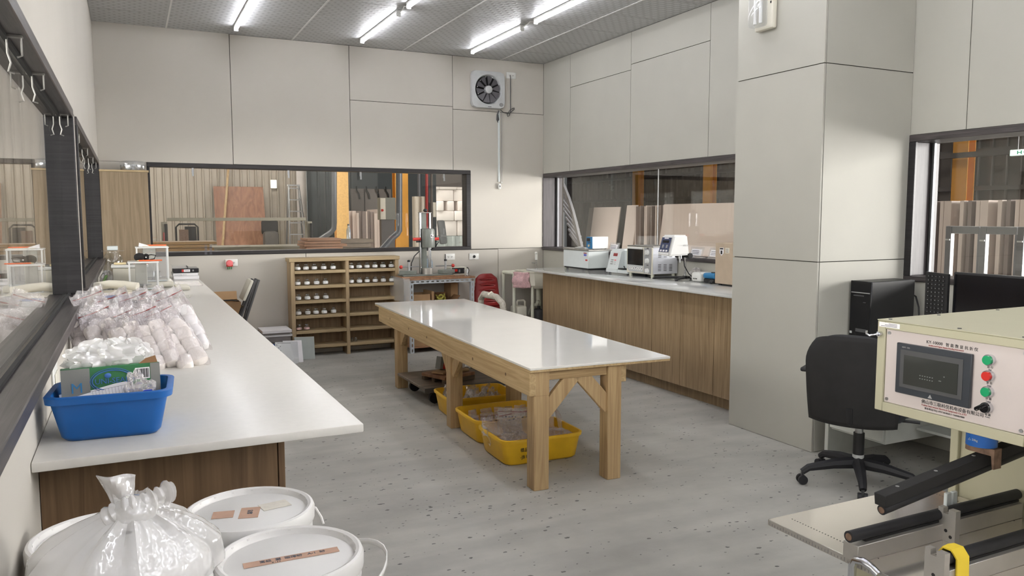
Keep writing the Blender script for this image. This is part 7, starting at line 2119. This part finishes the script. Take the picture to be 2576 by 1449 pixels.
tag(MB().tube([(4.612, 3.45, 1.02), (4.64, 3.43, 1.0), (4.645, 3.41, .93), (4.64, 3.40, .86), (4.66, 3.36, .79), (4.68, 3.30, .748)], .006, 6).tube([(4.612, 3.45, .86), (4.64, 3.43, .85), (4.64, 3.38, .80), (4.66, 3.33, .748)], .005, 6).build('computer_cable', 'black_plastic'),
    'black cables hanging behind the computer tower', 'cable')
mo = thing('monitor', 'large black flat monitor on the desk behind the tester head', 'monitor', (4.34, 2.65, .74))
MB().b(4.315, 4.345, 2.36, 2.953, .845, 1.203, .006, 2).build('housing', 'black_plastic', mo)
MB().b(4.3128, 4.3148, 2.372, 2.941, .862, 1.190).build('screen', 'black_gloss', mo)
MB().b(4.35, 4.38, 2.60, 2.71, .76, 1.0, .004).build('stand_neck', 'black_plastic', mo)
MB().b(4.25, 4.45, 2.54, 2.77, .7405, .758, .006).build('stand_foot', 'black_plastic', mo)
kb = thing('keyboard', 'black keyboard propped upright against the left edge of the monitor', 'keyboard', (4.27, 3.02, .742))
mb = MB(); mb.prism([(3.095, .745), (2.957, .745), (2.957, 1.19), (3.10, 1.197)], 'x', 4.272, 4.292); mb.build('case', 'black_plastic', kb, smooth=0)
key_me = None
for r_ in range(5):
    for c_ in range(17):
        yy = 3.078 - r_ * .0235; zz = 1.172 - c_ * .0235
        if key_me is None:
            mb = MB(); mb.b(-.004, 0, -.0085, .0085, -.0088, .0088, .002); key_me = mb.mesh('key', 'black_matte', smooth=0)
        o = bpy.data.objects.new('key', key_me); COL.objects.link(o); o.parent = kb
        o.location = Vector((4.2718, yy, zz)) - Vector(kb.location)
mb = MB()
for r_ in range(5):
    for c_ in range(17):
        yy = 3.078 - r_ * .0235; zz = 1.172 - c_ * .0235
        mb.b(4.2672, 4.2677, yy - .0018, yy + .0008, zz - .0012, zz + .0018)
o = mb.build('key_legends', 'pale_grey', kb); o['kind'] = 'stuff'

oc = thing('office_chair', 'black swivel office chair with its back to the room at the desk', 'chair', (3.69, 3.045, 0))
oc.rotation_euler = (0, 0, R(29))     # local +x is the way the chair faces
def backshell(u, v):
    w = .235 * (1 - .10 * (1 - v) ** 1.5 - .25 * max(0, v - .72) ** 2 / .08)
    s = 2 * u - 1
    return (-.235 - .02 * v + .055 * s * s - .02 * math.sin(PI * v), -s * w, .395 + v * .485 - .045 * abs(s) ** 3 * max(0, v - .5) * 2 + .03 * abs(s) ** 3 * max(0, .4 - v))
mb = MB(); mb.grid(backshell, 21, 19)
o = mb.build('backrest', 'black_matte', oc, local=True)
sm_ = o.modifiers.new('thickness', 'SOLIDIFY'); sm_.thickness = .035; sm_.offset = 1
edge = [backshell(i / 20, 1) for i in range(21)] + [backshell(1, 1 - i / 18) for i in range(1, 19)] + [backshell(1 - i / 20, 0) for i in range(1, 21)] + [backshell(0, i / 18) for i in range(1, 18)]
MB().tube(edge + [edge[0]], .012, 8).build('edge_piping', 'black_rubber', oc, local=True)
def seatf(u, v):
    a = 2 * PI * u
    se = .55
    c, s = math.cos(a), math.sin(a)
    r_ = [0.02, .86, 1.0, 1.0, .86, .02][min(5, int(round(v * 5)))]
    zz = [.405, .405, .42, .455, .485, .488][min(5, int(round(v * 5)))]
    return (.01 + .245 * r_ * math.copysign(abs(c) ** se, c), .24 * r_ * math.copysign(abs(s) ** se, s), zz - .02 * max(0, c) ** 3)
mb = MB(); mb.grid(seatf, 32, 6, closed_u=True); mb.build('seat', 'black_leather', oc, local=True, smooth=60)
MB().tube([(-.05, 0, .40), (-.20, 0, .395), (-.262, 0, .42), (-.275, 0, .50)], .022, 8).build('back_bracket', 'black_plastic', oc, local=True)
for sy in (-1, 1):
    MB().tube([(.05, sy * .20, .41), (.05, sy * .275, .43), (.03, sy * .28, .60), (-.02, sy * .28, .635), (.16, sy * .28, .645)], .014, 8).build('arm_frame', 'black_plastic', oc, local=True)
    MB().b(-.13, .16, sy * .28 - .025, sy * .28 + .025, .64, .665, .01, 2).build('armrest', 'black_rubber', oc, local=True)
MB().cyl((0, 0, .10), (0, 0, .30), .030, n=18).build('post_cover', 'black_plastic', oc, local=True)
MB().cyl((0, 0, .30), (0, 0, .40), .022, n=16).build('gas_lift', 'steel', oc, local=True)
MB().cyl((0, 0, .155), (0, 0, .175), .031, n=18).build('post_band', 'pale_grey', oc, local=True)
MB().tube([(.0, -.05, .39), (.05, -.25, .39), (.06, -.30, .388)], .008, 6).build('lever', 'black_plastic', oc, local=True)
for k in range(5):
    a = R(72 * k) + R(153) - R(29)
    c, s = math.cos(a), math.sin(a)
    mb = MB()
    mb.tube([(c * .02, s * .02, .125), (c * .14, s * .14, .118), (c * .28, s * .28, .095), (c * .315, s * .315, .07)], .024, 8, radii=[.036, .030, .022, .019])
    mb.build('base_arm', 'black_rubber', oc, local=True)
    px_, py_ = c * .315, s * .315
    cst = MB().cyl((px_ - s * .024, py_ + c * .024, .027), (px_ - s * .006, py_ + c * .006, .027), .0265, n=16).cyl((px_ + s * .006, py_ - c * .006, .027), (px_ + s * .024, py_ - c * .024, .027), .0265, n=16).build('caster', 'black_rubber', oc, local=True)
    MB().cyl((px_ - s * .006, py_ + c * .006, .027), (px_ + s * .006, py_ - c * .006, .027), .01, n=8).cyl((px_, py_, .03), (px_, py_, .07), .008, n=8).build('caster_stem', 'dark_grey', oc, local=True)
